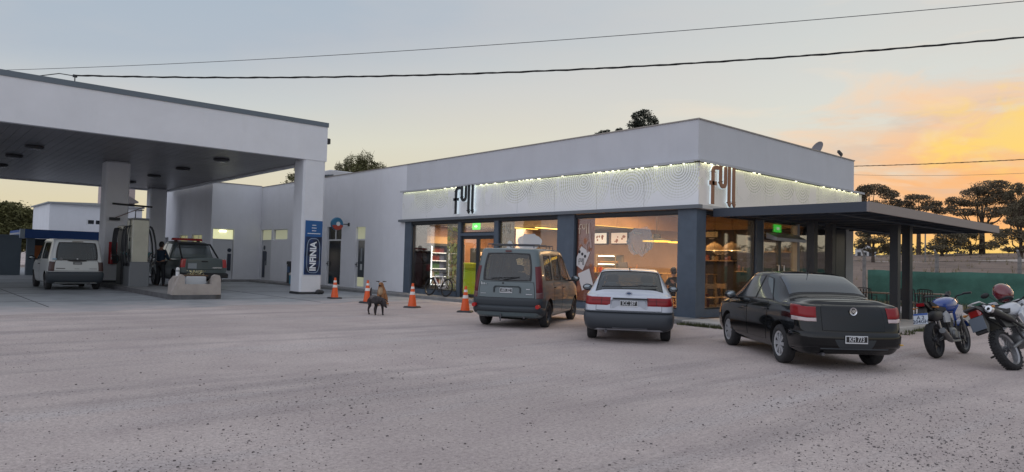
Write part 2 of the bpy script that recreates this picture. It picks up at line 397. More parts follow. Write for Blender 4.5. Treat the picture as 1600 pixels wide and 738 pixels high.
CONC2=mat('pavement concrete',(.20,.20,.20),.85,var=.2,vscale=2.5,bump=.3,bscale=40)
PATIO=mat('patio screed',(.42,.40,.37),.85,var=.15,vscale=3,bump=.3,bscale=40)
WHITE=mat('white render',(.70,.71,.745),.85,var=.035,vscale=1.1,bump=.12,bscale=70); WHITE_DIM=mat('white render dimmed',(.53,.54,.57),.85,var=.035,vscale=1.1,bump=.12,bscale=70)  # one wall paint in two tones; canopy shade offset in the lighter colour
weather(WHITE); weather(WHITE_DIM)
DARKB=mat('slate blue paint',(.075,.10,.135),.5,var=.12,vscale=3)
BLACKF=mat('dark frame',(.022,.026,.033),.4)
GREYW=mat('grey paint',(.30,.31,.32),.7,var=.06,vscale=2)
RUB=mat('tyre rubber',(.022,.022,.024),.85,bump=.2,bscale=60,var=.3,vscale=20)
BLKP=mat('black plastic',(.028,.030,.034),.6)
CHROME=mat('bright metal',(.72,.73,.75),.22,1)
ALU=mat('aluminium',(.55,.56,.58),.35,.9)
STEEL=mat('dark steel',(.10,.10,.11),.5,.5)
# ------------------------------------------------------------ ground and paved surfaces
mb=MB(); R0=900; N=60
rows=[]
def gz(x,y): return 0
ext=[-900,-300,-120,-60,-40]+[-30+2*i for i in range(0,36)]+[60,120,300,900]
for x in ext: rows.append([(x,y,0.0) for y in ext])
mb.grid(rows); g=mb.build('ground',DIRT,smooth=True); struct(g)
def ragged(pts,amp,step=.5):
    o=[]
    for i in range(len(pts)):
        a=Vector(pts[i][:2]); b=Vector(pts[(i+1)%len(pts)][:2]); rag=pts[i][2]
        n=max(1,int((b-a).length/step)) if rag else 1
        d=(b-a).normalized(); nr=Vector((-d.y,d.x))
        for k in range(n):
            p=a+(b-a)*k/n
            if rag: p+=nr*(amp*(.6*sin(.9*k*step)+.5*sin(2.3*k*step+1)+.35*random.uniform(-1,1)))
            o.append((p.x,p.y))
    return o
mb=MB(); poly=ragged([(-40,8.0,1),(-14,8.2,1),(-11,8.9,1),(-8,9.9,1),(-6,9.5,1),(-4.2,10.6,1),(-2.2,9.9,1),(-.87,7.5,0),(-.87,29.3,0),(-2.9,29.3,0),(-2.9,60,0),(-40,60,0)],.28)
mb.prism(poly,-.02,.006,'z'); o=mb.build('forecourt_pavement',CONC); struct(o)
# wind-blown dirt lying over the pavement edge
_n=CONC.node_tree; _b=_n.nodes['Principled BSDF']; _src=_b.inputs['Base Color'].links[0].from_socket
_t=_n.nodes.new('ShaderNodeTexCoord'); _s=_n.nodes.new('ShaderNodeSeparateXYZ'); _n.links.new(_t.outputs['Object'],_s.inputs[0])
_z=_n.nodes.new('ShaderNodeTexNoise'); _z.inputs['Scale'].default_value=.7; _z.inputs['Detail'].default_value=7; _z.inputs['Roughness'].default_value=.65; _n.links.new(_t.outputs['Object'],_z.inputs[0])
_m=_n.nodes.new('ShaderNodeMath'); _m.operation='MULTIPLY_ADD'; _n.links.new(_z.outputs[0],_m.inputs[0]); _m.inputs[1].default_value=9.0; _n.links.new(_s.outputs[1],_m.inputs[2])
_r=_n.nodes.new('ShaderNodeMapRange'); _r.inputs[1].default_value=16.6; _r.inputs[2].default_value=13.2; _r.inputs[3].default_value=0; _r.inputs[4].default_value=.9; _n.links.new(_m.outputs[0],_r.inputs[0])
_x=_n.nodes.new('ShaderNodeMix'); _x.data_type='RGBA'; _n.links.new(_r.outputs[0],_x.inputs['Factor']); _n.links.new(_src,_x.inputs['A']); _x.inputs['B'].default_value=(.50,.435,.42,1); _n.links.new(_x.outputs['Result'],_b.inputs['Base Color'])
# saw-cut joints as shallow dark strips
mb=MB()
for y in (13.0,17.5,22,26.5,31): mb.box(-30,-.95 if y<29 else -3,y,y+.03,.004,.0105)
for x in (-22,-17.5,-13,-5.5): mb.box(x,x+.03,10.6,40,.004,.0110)
o=mb.build('pavement_joint',mat('joint',(.07,.07,.075),.9)); struct(o)
# pavement along the facade with kerb
mb=MB(); mb.bbox(-.86,0,-.2,29.25,-.05,.12,.02); mb.bbox(-2.75,-.0,29.4-.85,29.4,-.05,.118,.02)
o=mb.build('shop_pavement',CONC2); struct(o)
mb=MB(); mb.bbox(-.92,10.9,-4.1,-.2,-.05,.115,.02); o=mb.build('patio_pavement',PATIO); struct(o)
# ------------------------------------------------------------ station building
B=thing('station_building','long white rendered shop and office block with lit glass shopfront and perforated sign band','building',(0,0,0))
ZT=5.45
wall('wall',WHITE_DIM,B,'x',0,.3,0,14.18,4.34,ZT)
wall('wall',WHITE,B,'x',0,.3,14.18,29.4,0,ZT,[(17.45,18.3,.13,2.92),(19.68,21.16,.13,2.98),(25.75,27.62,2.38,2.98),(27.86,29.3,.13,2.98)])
wall('wall',WHITE_DIM,B,'y',0,.3,.3,9.8,4.34,ZT)
mb=MB(); mb.box(.0,.3,.3,14.18,3.2,4.337); mb.box(.3,9.8,.0,.3,3.2,4.337); mb.build('lintel',GREYW,B)
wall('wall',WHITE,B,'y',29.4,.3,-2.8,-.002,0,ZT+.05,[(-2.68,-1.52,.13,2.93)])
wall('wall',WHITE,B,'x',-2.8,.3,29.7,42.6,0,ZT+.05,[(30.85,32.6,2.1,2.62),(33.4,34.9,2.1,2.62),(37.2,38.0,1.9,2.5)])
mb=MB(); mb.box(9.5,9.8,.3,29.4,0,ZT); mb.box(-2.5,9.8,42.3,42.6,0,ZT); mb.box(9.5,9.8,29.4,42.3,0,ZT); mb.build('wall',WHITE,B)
mb=MB(); mb.box(.3,9.5,.3,42.3,5.0,5.1); mb.box(-2.5,.3,29.7,42.3,5.0,5.1); mb.build('roof',GREYW,B)
# thin cap flashing along the parapet
mb=MB(); mb.box(-.03,.33,.33,29.37,ZT,ZT+.03); mb.box(-.03,9.83,-.03,.33,ZT,ZT+.032); mb.box(-2.83,-.03,29.37,29.73,ZT+.05,ZT+.08); mb.box(-2.83,-2.47,29.73,42.6,ZT+.05,ZT+.08)
mb.build('parapet_cap',mat('cap flashing',(.33,.30,.27),.6),B)
# pillars
mb=MB(); mb.box(-.02,.42,0,.6,.12,3.038); mb.build('pillar',DARKB,B)
mb=MB(); mb.box(-.02,.4,4.49,5.23,.12,3.038); mb.build('pillar',DARKB,B)
mb=MB(); mb.box(-.015,.3,13.72,14.18,.12,3.038); mb.build('pillar',DARKB,B)
mb=MB(); mb.box(3.1,3.45,-.0,.3,.115,3.036); mb.build('pillar',DARKB,B)
mb=MB(); mb.box(8.45,9.2,.02,.32,.115,3.2); mb.build('pillar',BLACKF,B)
mb=MB(); mb.box(9.2,9.8,0,.3,.115,3.2); mb.build('wall',GREYW,B)
# kick walls under the glass
for q_ in ((.0,.22,.6,4.49,.12,.3),(.0,.22,5.23,8.3,.12,.3),(.0,.22,10.5,13.72,.12,.3),(.42,3.1,.0,.22,.115,.33),(5.75,8.45,.0,.22,.115,.33)): mb=MB(); mb.box(*q_); mb.build('kick_wall',DARKB,B)
# projecting dark bar below the sign band
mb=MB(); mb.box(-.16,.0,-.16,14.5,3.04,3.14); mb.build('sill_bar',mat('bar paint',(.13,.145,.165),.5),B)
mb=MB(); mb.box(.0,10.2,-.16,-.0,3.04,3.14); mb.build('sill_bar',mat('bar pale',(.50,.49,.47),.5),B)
# perforated sign panels
def perf_material(name,base,cs,front):
    m=bpy.data.materials.new(name); m.use_nodes=True; n=m.node_tree; L=n.links.new; b=n.nodes['Principled BSDF']
    b.inputs['Roughness'].default_value=.42; b.inputs['Metallic'].default_value=.1
    t=n.nodes.new('ShaderNodeTexCoord'); sp=n.nodes.new('ShaderNodeSeparateXYZ'); L(t.outputs['Object'],sp.inputs[0])
    U=sp.outputs[1] if front else sp.outputs[0]; Z=sp.outputs[2]
    def M(op,a,b2=None,c=None,cl=False):
        x=n.nodes.new('ShaderNodeMath'); x.operation=op; x.use_clamp=cl
        for i,v in enumerate((a,b2,c)):
            if v is None: continue
            if isinstance(v,(int,float)): x.inputs[i].default_value=v
            else: L(v,x.inputs[i])
        return x.outputs[0]
    tot=None; best=None; ring=None
    for (u,z,rad,per) in cs:
        du=M('SUBTRACT',U,u); dz=M('SUBTRACT',Z,z); r=M('SQRT',M('ADD',M('MULTIPLY',du,du),M('MULTIPLY',dz,dz)))
        w=M('SINE',M('MULTIPLY',r,2*pi/per)); ang=M('ARCTAN2',dz,du)
        dots=M('SINE',M('MULTIPLY',ang,round(2*pi*rad*.6/per)))
        p=M('GREATER_THAN',M('MULTIPLY_ADD',dots,.55,w),.25)
        ins=M('LESS_THAN',r,rad)
        if ring is None: ring=M('MULTIPLY',p,ins); cov=ins
        else:
            free=M('SUBTRACT',1.0,cov); ring=M('ADD',ring,M('MULTIPLY',M('MULTIPLY',p,ins),free)); cov=M('MAXIMUM',cov,ins)
    # panels without rings carry a fine square grid of dots
    gd_=M('GREATER_THAN',M('MULTIPLY',M('SINE',M('MULTIPLY',U,2*pi/.075)),M('SINE',M('MULTIPLY',Z,2*pi/.075))),.35)
    nzz=n.nodes.new('ShaderNodeTexNoise'); nzz.inputs['Scale'].default_value=.8; L(t.outputs['Object'],nzz.inputs[0])
    gm=M('GREATER_THAN',nzz.outputs[0],.52)
    ring=M('ADD',ring,M('MULTIPLY',M('MULTIPLY',gd_,gm),M('SUBTRACT',1.0,cov)),None,True)
    # the perforation thins out downwards
    fade=n.nodes.new('ShaderNodeMapRange'); fade.inputs[1].default_value=3.25; fade.inputs[2].default_value=3.95; fade.inputs[3].default_value=.12; fade.inputs[4].default_value=.95; L(Z,fade.inputs[0])
    f=M('MULTIPLY',ring,fade.outputs[0])
    x=n.nodes.new('ShaderNodeMix'); x.data_type='RGBA'; x.inputs['A'].default_value=(*base,1)
    x.inputs['B'].default_value=(base[0]*.30,base[1]*.31,base[2]*.33,1); L(f,x.inputs['Factor'])
    ef=n.nodes.new('ShaderNodeMapRange'); ef.inputs[1].default_value=3.3; ef.inputs[2].default_value=4.25; ef.inputs[3].default_value=.10; ef.inputs[4].default_value=1.0; L(Z,ef.inputs[0])
    nq=n.nodes.new('ShaderNodeTexNoise'); nq.inputs['Scale'].default_value=1.3; L(t.outputs['Object'],nq.inputs[0])
    ng=M('MULTIPLY',M('MULTIPLY',ring,ef.outputs[0]),M('MULTIPLY_ADD',nq.outputs[0],1.6,-.2))
    # light of the lamps behind the sheet shows through the perforation
    lit=M('GREATER_THAN',M('SINE',M('MULTIPLY',U,2*pi/.031)),.1)
    b.inputs['Emission Color'].default_value=(.95,.98,.58,1); L(M('MULTIPLY',M('MULTIPLY',ng,lit),.95),b.inputs['Emission Strength'])
    L(x.outputs['Result'],b.inputs['Base Color'])
    bp=n.nodes.new('ShaderNodeBump'); bp.inputs['Strength'].default_value=.5; bp.inputs['Distance'].default_value=.006; bp.invert=True; L(f,bp.inputs['Height']); L(bp.outputs[0],b.inputs['Normal'])
    return m
PF=perf_material('perforated sheet front',(.80,.81,.82),[(4.05,4.02,1.05,.085),(.55,4.12,.85,.075),(2.2,3.7,.8,.09),(12.6,4.1,.75,.08),(7.2,4.3,.8,.085),(5.9,3.7,.7,.075),(1.75,4.3,.9,.075),(11.6,4.0,.5,.09)],True)
PR=perf_material('perforated sheet side',(.80,.75,.70),[(2.7,4.2,.55,.08),(3.6,4.35,.7,.085),(4.6,4.2,.6,.09),(7.4,3.9,.75,.08),(9.0,4.25,.8,.08),(5.7,4.1,.5,.09)],False)
mb=MB()
for i in range(8):
    a,b_=14.3-i*1.8,14.3-(i+1)*1.8+.012
    mb.box(-.10,-.07,max(b_,-.1),a,3.145,4.26)
mb.build('sign_band',PF,B)
mb=MB()
for i in range(6):
    a,b_=-.07+i*1.72,-.07+(i+1)*1.72-.012
    mb.box(a,min(b_,10.23),-.10,-.07,3.145,4.26)
mb.build('sign_band',PR,B)
# back of the light tray and its lid
mb=MB(); mb.box(-.2,0,.0,14.35,4.30,4.335); mb.box(-.2,10.25,-.2,-.0,4.30,4.335); mb.box(-.07,0,14.25,14.3,3.14,4.3); mb.box(10.2,10.23,-.07,0,3.14,4.3); mb.box(-.205,-.19,.0,14.35,4.268,4.335); mb.box(-.19,10.25,-.205,-.19,4.268,4.335); mb.build('light_tray',mat('tray',(.42,.43,.45),.6),B)
LED=mat('led lamp',(1,1,1),.5,emit=(1,.95,.66),es=2.6)
mb=MB(); random.seed(3)
y=14.1
while y>.0:
    w=random.uniform(.05,.22)
    if random.random()<.42: mb=MB(); mb.box(-.175,-.150,y-w*.6,y,4.252,4.266); mb.build('led_lamp',LED,B)
    y-=w+random.uniform(.05,.16)
mb=MB(); x=.05
while x<10:
    w=random.uniform(.1,.32)
    if random.random()<.42: mb=MB(); mb.box(x,x+w*.6,-.175,-.150,4.252,4.266); mb.build('led_lamp',LED,B)
    x+=w+random.uniform(.05,.2)
for (loc,sx,sy) in (((-.135,7.1,4.285),.03,14.2),((5.0,-.135,4.285),10.0,.03)):
    l=bpy.data.lights.new('strip','AREA'); l.shape='RECTANGLE'; l.size=sx; l.size_y=sy; l.energy=9 if sy>1 else 7; l.color=(.95,1,.62); o=bpy.data.objects.new('sign_strip_light',l); COL.objects.link(o); o.location=loc
# "full" letters
def full_letters(front):
    lm=mat('letter black',(.012,.014,.017),.4) if front else mat('letter rust',(.26,.115,.06),.5)
    em=mat('letter halo',(.75,.8,.82),.4,emit=(.75,.9,1),es=.35)
    if front: fr=lambda u,z,d:(-.13-d,10.66-u*1.0,3.24+z*1.0); k=1
    else: fr=lambda u,z,d:(.20+u*1.04,-.13-d,3.18+z*1.04); k=1
    arc=lambda cx,cz,r,a0,a1,n=8:[(cx+r*cos(radians(a0+(a1-a0)*i/n)),cz+r*sin(radians(a0+(a1-a0)*i/n))) for i in range(n+1)]
    f=[(.20,0),(.20,.84)]+arc(.33,.84,.13,180,90)+[(.46,.97)]
    u_=[(.56,1.03),(.56,.62)]+arc(.68,.62,.12,180,360)+[(.80,1.03)]
    l1=[(.98,1.05),(.98,.12)]+arc(1.08,.12,.10,180,250,4)
    l2=[(1.20,1.05),(1.20,.12)]+arc(1.30,.12,.10,180,250,4)
    w=.105
    for ps in ([f,[(.06,.55),(.36,.55)]],[u_],[l1],[l2]):
        mb=MB(); 
        for p in ps: strokes_mb(mb,p,w,.05,.09,fr)
        o=mb.build('letter',lm,B)
        mb=MB()
        for p in ps: strokes_mb(mb,[(a+.022,b) for a,b in p],w+.03,.0,.047,fr)
        mb.build('letter_edge',em,o)
full_letters(True); full_letters(False)
# office and toilet doors, small windows
WHF=mat('white frame',(.62,.63,.65),.4); DKG=mat('dark door glass',(.015,.018,.022),.12); LITG=mat('lit frosted pane',(.5,.5,.35),.5,emit=(.55,.56,.36),es=.34)
def door(y0,y1,fr_m,pane,zt=2.3,bottom=None):
    mb=MB(); mb.box(.06,.12,y0,y1,.13,.2); mb.box(.06,.12,y0,y0+.07,.2,zt); mb.box(.06,.12,y1-.07,y1,.2,zt); mb.box(.06,.12,y0,y1,zt,zt+.07)
    d=mb.build('door',fr_m,B)
    mb=MB(); mb.box(.08,.1,y0+.07,y1-.07,.2 if not bottom else .62,zt); mb.build('pane',pane,d)
    if bottom: mb=MB(); mb.box(.08,.1,y0+.07,y1-.07,.2,.62); mb.build('pane',bottom,d)
    mb=MB(); mb.tube([(.05,y1-.1,1.1),(.0,y1-.1,1.1),(.0,y1-.1,1.28),(.05,y1-.1,1.28)],.016); mb.box(-.01,.03,y1-.1,y1+.03,1.17,1.21); mb.build('handle',BLKP,d)
    return d
d=door(19.75,21.1,WHF,DKG)
mb=MB(); mb.box(.1,.12,19.7,21.14,2.37,2.98); mb.build('pane',DKG,d); mb=MB(); mb.box(.07,.13,20.36,20.44,2.37,2.98); mb.build('window_bar',WHF,d)
d=door(17.5,18.25,WHF,mat('grey door glass',(.06,.07,.08),.15),bottom=LITG)
mb=MB(); mb.box(.1,.12,17.47,18.28,2.37,2.92); mb.build('pane',LITG,d)
mb=MB(); mb.box(.071,.078,17.8,17.94,1.35,1.95); mb.build('door_sign',mat('sign grey',(.20,.22,.24),.5),d); mb=MB(); mb.box(.071,.078,17.78,17.95,.95,1.22); mb.build('door_sign',mat('sign pale',(.45,.47,.48),.5),d)
# window high up
mb=MB(); mb.box(.12,.16,25.75,27.62,2.38,2.43); mb.box(.12,.16,25.75,27.62,2.93,2.98); mb.box(.12,.16,25.75,25.8,2.43,2.93); mb.box(.12,.16,27.57,27.62,2.43,2.93); w=mb.build('window',WHF,B); mb=MB(); mb.box(.13,.15,25.8,27.57,2.43,2.93); mb.build('pane',LITG,w)
# toilet door with standing figure sign
PD=mat('pale door',(.52,.53,.55),.5)
mb=MB(); mb.box(.08,.12,27.88,29.28,.13,2.34); mb.box(.06,.14,27.88,29.28,2.34,2.4); d=mb.build('door',PD,B)
mb=MB(); mb.box(.1,.12,27.9,29.26,2.4,2.96); mb.build('pane',LITG,d)
NAVY=mat('navy film',(.02,.03,.05),.4)
mb=MB(); mb.lathe([(.0,.065),(.13,.065),(.13,.078),(0,.078)],'x',(0,28.95,1.95),18)
mb.prism([(28.6,.95),(28.6,1.7),(28.72,1.76),(29.16,1.76),(29.16,.25),(28.96,.25),(28.93,.95),(28.9,.25),(28.82,.25),(28.82,1.2),(28.72,1.2),(28.72,.95)],.062,.078,'x'); mb.build('door_sign',NAVY,d)
mb=MB(); mb.box(-2.66,-1.54,29.5,29.53,.13,2.3); mb.box(-2.66,-1.54,29.48,29.54,2.3,2.37); d=mb.build('door',PD,B); mb=MB(); mb.box(-2.64,-1.56,29.5,29.52,2.37,2.9); mb.build('pane',mat('lit pane bright',(.5,.5,.35),.5,emit=(.75,.75,.42),es=.8),d)
mb=MB(); mb.lathe([(.0,29.475),(.11,29.475),(.11,29.495),(0,29.495)],'y',(-1.72,0,1.75),18); mb.box(-1.82,-1.62,29.475,29.49,.6,1.55); mb.build('door_sign',NAVY,d)
mb=MB(); mb.box(-2.3,-1.95,29.44,29.52,2.78,2.84); mb.build('ceiling_lamp',mat('tube lamp',(1,1,1),.4,emit=(1,1,.8),es=6),d)
for (a,b_) in ((30.85,32.6),(33.4,34.9)):
    mb=MB(); mb.box(-2.7,-2.66,a,b_,2.1,2.14); mb.box(-2.7,-2.66,a,b_,2.58,2.62); mb.box(-2.7,-2.66,(a+b_)/2-.03,(a+b_)/2+.03,2.14,2.58); w=mb.build('window',WHF,B); mb=MB(); mb.box(-2.69,-2.67,a,b_,2.14,2.58); mb.build('pane',mat('lit pane dim',(.5,.5,.35),.5,emit=(.5,.47,.2),es=.35),w)
mb=MB()
for k in range(9): mb.box(-2.72,-2.6,37.2,38.0,1.92+k*.065,1.945+k*.065)
mb.build('vent',GREYW,B)
# lamp globe on a wall bracket
t=thing('round_wall_sign','round blue and red illuminated sign ball on bracket above the dark office door','sign',(0,19.0,3.05))
mb=MB(); mb.tube([(0,0,0),(-.35,0,0)],.02); mb.box(-.02,0,-.08,.08,-.08,.08); mb.build('bracket',BLKP,t)
mb=MB(); mb.lathe([(0,-.09),(.27,-.09),(.30,-.05),(.30,.05),(.27,.09),(0,.09)],'y',(-.62,.0,0),28); mb.build('sign_case',mat('sign blue',(.03,.16,.28),.3),t)
mb=MB(); mb.prism([(-.62+.29*cos(a*pi/12),.29*sin(a*pi/12)) for a in range(13,24)]+[(-.5,-.02),(-.68,-.06)],-.098,-.091,'y'); mb.build('sign_panel',mat('sign red',(.38,.05,.03),.4),t)
mb=MB(); mb.lathe([(0,-.11),(.10,-.11),(.10,-.099),(0,-.099)],'y',(-.60,0,-.0),16); mb.build('sign_panel',mat('sign white',(.7,.7,.7),.4),t)

# ------------------------------------------------------------ glazing and frames of the shop
GL=glass('shop glass',refl=.035)
def pane_x(y0,y1,z0,z1,x=.1,nm='window',m=None):
    mb=MB(); t_=.045; mb.box(x-.03,x+.03,y0,y1,z0,z0+t_); mb.box(x-.03,x+.03,y0,y1,z1-t_,z1); mb.box(x-.03,x+.03,y0,y0+t_,z0+t_,z1-t_); mb.box(x-.03,x+.03,y1-t_,y1,z0+t_,z1-t_)
    w=mb.build(nm,BLACKF,B); mb=MB(); mb.box(x-.006,x+.006,y0+t_,y1-t_,z0+t_,z1-t_); mb.build('pane',m or GL,w); return w
def pane_y(x0,x1,z0,z1,y=.1,nm='window'):
    mb=MB(); t_=.045; mb.box(x0,x1,y-.03,y+.03,z0,z0+t_); mb.box(x0,x1,y-.03,y+.03,z1-t_,z1); mb.box(x0,x0+t_,y-.03,y+.03,z0+t_,z1-t_); mb.box(x1-t_,x1,y-.03,y+.03,z0+t_,z1-t_)
    w=mb.build(nm,BLACKF,B); mb=MB(); mb.box(x0+t_,x1-t_,y-.006,y+.006,z0+t_,z1-t_); mb.build('pane',GL,w); return w
mb=MB(); mb.box(.02,.2,.6,4.49,2.94,3.038); mb.box(.02,.2,5.23,13.72,2.94,3.038); mb.box(.42,3.1,.02,.2,2.94,3.036); mb.box(3.45,8.45,.02,.2,2.94,3.036); mb.build('window_head',BLACKF,B)
W3=pane_x(.6,4.49,.3,2.94); W2=pane_x(5.23,8.2,.3,2.94); W1=pane_x(10.5,13.72,.3,2.94)
mb=MB(); mb.box(.0,.2,10.38,10.55,.12,2.94); mb.box(.0,.2,8.2,8.42,.12,2.94); mb.box(.0,.2,8.42,10.38,2.42,2.52); mb.build('mullion',DARKB,B)
pane_x(8.42,10.38,2.52,2.94,.11)
for (a,b_) in ((8.42,9.4),(9.4,10.38)):
    mb=MB(); t_=.09; x=.1
    mb.box(x-.03,x+.03,a,b_,.14,.26); mb.box(x-.03,x+.03,a,b_,2.3,2.42); mb.box(x-.03,x+.03,a,a+t_,.26,2.3); mb.box(x-.03,x+.03,b_-t_,b_,.26,2.3)
    d=mb.build('door',BLACKF,B); mb=MB(); mb.box(x-.006,x+.006,a+t_,b_-t_,.26,2.3); mb.build('pane',GL,d)
pane_y(.42,3.1,.33,2.94); pane_y(5.75,8.45,.33,2.94); pane_y(3.45,5.75,2.5,2.94)
for (a,b_) in ((3.5,4.6),(4.6,5.7)):
    mb=MB(); t_=.09; y=.1
    mb.box(a,b_,y-.03,y+.03,.14,.26); mb.box(a,b_,y-.03,y+.03,2.36,2.48); mb.box(a,a+t_,y-.03,y+.03,.26,2.36); mb.box(b_-t_,b_,y-.03,y+.03,.26,2.36)
    d=mb.build('door',BLACKF,B); mb=MB(); mb.box(a+t_,b_-t_,y-.006,y+.006,.26,2.36); mb.build('pane',GL,d)
    xx=b_-.16 if a<4 else a+.16
    mb=MB(); mb.tube([(xx,.07,.9),(xx,.0,.9),(xx,.0,1.6),(xx,.07,1.6)],.017); mb.build('handle',ALU,d)
mb=MB(); mb.box(5.6,5.76,.0,.2,.12,2.94); mb.box(3.42,3.5,.0,.2,.12,2.94); mb.build('mullion',GREYW,B)
# silver door closer hood above the side door
mb=MB(); mb.prism([(-.02,2.4),(-.35,2.33),(-.37,2.42),(-.02,2.58)],3.6,5.5,'x'); mb.build('door_hood',mat('hood',(.5,.52,.55),.35,.3),B)
# exit signs
for i,(loc,fr_) in enumerate((((.22,9.72,2.78),0),((4.78,.22,2.76),1))):
    mb=MB()
    if fr_==0: mb.box(0,.03,-.22,.22,-.12,.12)
    else: mb.box(-.22,.22,0,.03,-.12,.12)
    o=mb.build('exit_sign',mat('exit green',(.1,.6,.1),.4,emit=(.10,1,.10) if fr_==0 else (.3,1,.02),es=.95)); o.location=loc
    tag(o,['green lit exit sign above the front entrance door','green lit exit sign above the side door under the pergola'][i],'exit sign','exit signs')
    mb=MB(); 
    if fr_==0: mb.prism([(-.1,.0),(.02,.07),(.02,.03),(.12,.03),(.12,-.03),(.02,-.03),(.02,-.07)],-.004,-.001,'x')
    else: mb.prism([(-.1,.0),(.02,.07),(.02,.03),(.12,.03),(.12,-.03),(.02,-.03),(.02,-.07)],-.004,-.001,'y')
    mb.build('arrow',mat('exit white',(.8,.9,.8),.4,emit=(.8,1,.7),es=.9),o)
# ------------------------------------------------------------ shop interior
WOODP=mat('warm wood panel',(.58,.36,.17),.5,var=.12,vscale=1.5); TAN=mat('tan wall',(.34,.22,.12),.7,var=.15,vscale=1.2); DBR=mat('dark brown wall',(.055,.04,.033),.6,var=.3,vscale=2)
PALEW=mat('pale wood',(.62,.40,.19),.5,var=.15,vscale=6); FLOORM=mat('shop tiles',(.40,.33,.25),.3,var=.1,vscale=2); GRC=mat('ceiling grey',(.30,.26,.22),.8)
mb=MB(); mb.box(.3,9.5,.3,14.2,.06,.135); mb.build('floor',FLOORM,B)
mb=MB(); mb.box(.3,9.5,.3,5.0,3.35,3.4); mb.box(.3,9.5,5.05,14.2,2.98,3.03); mb.build('ceiling',GRC,B)
mb=MB()
for i in range(7): mb.box(.32+i*1.18,.32+(i+1)*1.18-.012,5.0,5.05,2.80,3.348)
mb.build('bulkhead',WOODP,B)
mb=MB(); mb.box(6.6,6.7,5.06,13.9,.13,2.97); mb.build('inner_wall',TAN,B)
mb=MB(); mb.box(6.6,6.7,.3,4.99,.13,2.86); mb.build('inner_wall',DBR,B)
mb=MB(); mb.box(6.59,6.7,.3,4.99,2.865,3.345); mb.build('inner_wall',WOODP,B)
mb=MB(); mb.box(.3,6.59,14.0,14.15,.13,2.97); mb.build('inner_wall',mat('reddish wood',(.30,.15,.085),.6,var=.25,vscale=1.5),B)
mb=MB(); mb.box(.5,2.9,13.9,13.99,2.15,2.5); mb.build('wall_band',WOODP,B)
mb=MB(); mb.box(4.0,4.5,11.2,11.7,.135,2.97); mb.build('inner_pillar',mat('pinkish grey',(.45,.36,.33),.7),B)
def area(loc,sx,sy,e,c,rot=(0,0,0)):
    l=bpy.data.lights.new('lamp','AREA'); l.shape='RECTANGLE'; l.size=sx; l.size_y=sy; l.energy=e; l.color=c
    o=bpy.data.objects.new('ceiling_light',l); COL.objects.link(o); o.location=loc; o.rotation_euler=rot; return o
WARM=(1,.62,.28)
area((3.0,7.6,2.9),3.5,4.0,230,WARM); area((2.6,12.0,2.9),3,2.5,240,(1,.74,.45)); area((2.6,2.6,3.3),3.5,3,130,WARM); area((2.2,3.6,3.3),3.0,.8,120,WARM)  # the last one is added to brighten the wood bulkhead
# ceiling light strips
YEL=mat('warm strip',(1,.8,.3),.4,emit=(1,.62,.10),es=2.2)
for i,(x0,x1,y0,y1,z,l) in enumerate(((1.5,3.7,5.1,5.16,2.83,'long yellow light strip under the wood bulkhead'),(2.9,4.15,10.5,10.56,2.9,'slim light strip on the ceiling behind the second window, nearer the door'),(3.1,4.5,9.5,9.56,2.9,'slim light strip on the ceiling behind the second window, nearer the pillar'))):
    mb=MB(); mb.box(x0,x1,y0,y1,z-.03,z); o=mb.build('light_strip',YEL); tag(o,l,'light','light strips on the shop ceiling')
# menu boards
for i,(y0,y1) in enumerate(((8.72,9.52),(7.62,8.52))):
    t=thing('menu_board',['white lit menu screen on the back wall, nearer the poster','pinkish lit menu screen on the back wall, beside the first'][i],'screen',(6.5,(y0+y1)/2,2.6),0,'menu screens')
    h=(y1-y0)/2
    mb=MB(); mb.box(-.02,.1,-h,h,-.25,.25); mb.build('casing',BLKP,t)
    mb=MB(); mb.box(-.026,-.021,-h+.03,h-.03,-.22,.22); sc=mb.build('screen',mat('menu screen %d'%i,(.6,.55,.5),.3,emit=[(.95,.86,.70),(.72,.56,.44)][i],es=.62),t)
    mb=MB(); random.seed(i)
    for k in range(7):
        y=random.uniform(-h*.7,h*.6); z=random.uniform(-.15,.1); mb.lathe([(0,-.031),(random.uniform(.03,.07),-.031),(.03,-.028)],'x',(0,y,z),10)
    mb.build('picture',mat('menu food',(.30,.12,.06),.5,emit=(.28,.10,.04),es=.5),sc)
# pastry case on the counter
t=thing('shop_counter','long wooden serving counter in front of the menu screens','counter',(5.2,7.5,.135))
mb=MB(); mb.bbox(-.4,.4,-2.2,2.4,0,1.0,.01); mb.build('cabinet',PALEW,t); mb=MB(); mb.box(-.45,.45,-2.25,2.45,1.002,1.05); mb.build('worktop',mat('worktop',(.12,.10,.09),.3),t)
t=thing('pastry_case','lit glass pastry case with two bright shelves on the serving counter','display case',(5.2,7.45,1.187))
mb=MB(); mb.box(-.25,.25,-.5,.5,0,.06); mb.box(-.25,.25,-.5,.5,.66,.70); mb.box(-.25,-.22,-.5,-.47,.06,.66); mb.box(-.25,-.22,.47,.5,.06,.66); mb.box(.2,.25,-.5,.5,.06,.66); mb.box(-.24,.2,-.47,.47,.34,.36); mb.build('frame',mat('case frame',(.25,.20,.12),.4),t)
for z in (.30,.62): mb=MB(); mb.box(-.24,-.2,-.4,.4,z,z+.03); mb.build('light_tube',mat('white tube',(1,1,1),.4,emit=(1,1,.75),es=3.5),t)
mb=MB(); random.seed(5)
for z in (.07,.37):
    for k in range(11): mb.ball((-.05,-.42+k*.084,z+.04),.05,.035,.03,8,5)
o=mb.build('pastries',mat('pastry',(.6,.35,.12),.6),t,smooth=True); o['kind']='stuff'
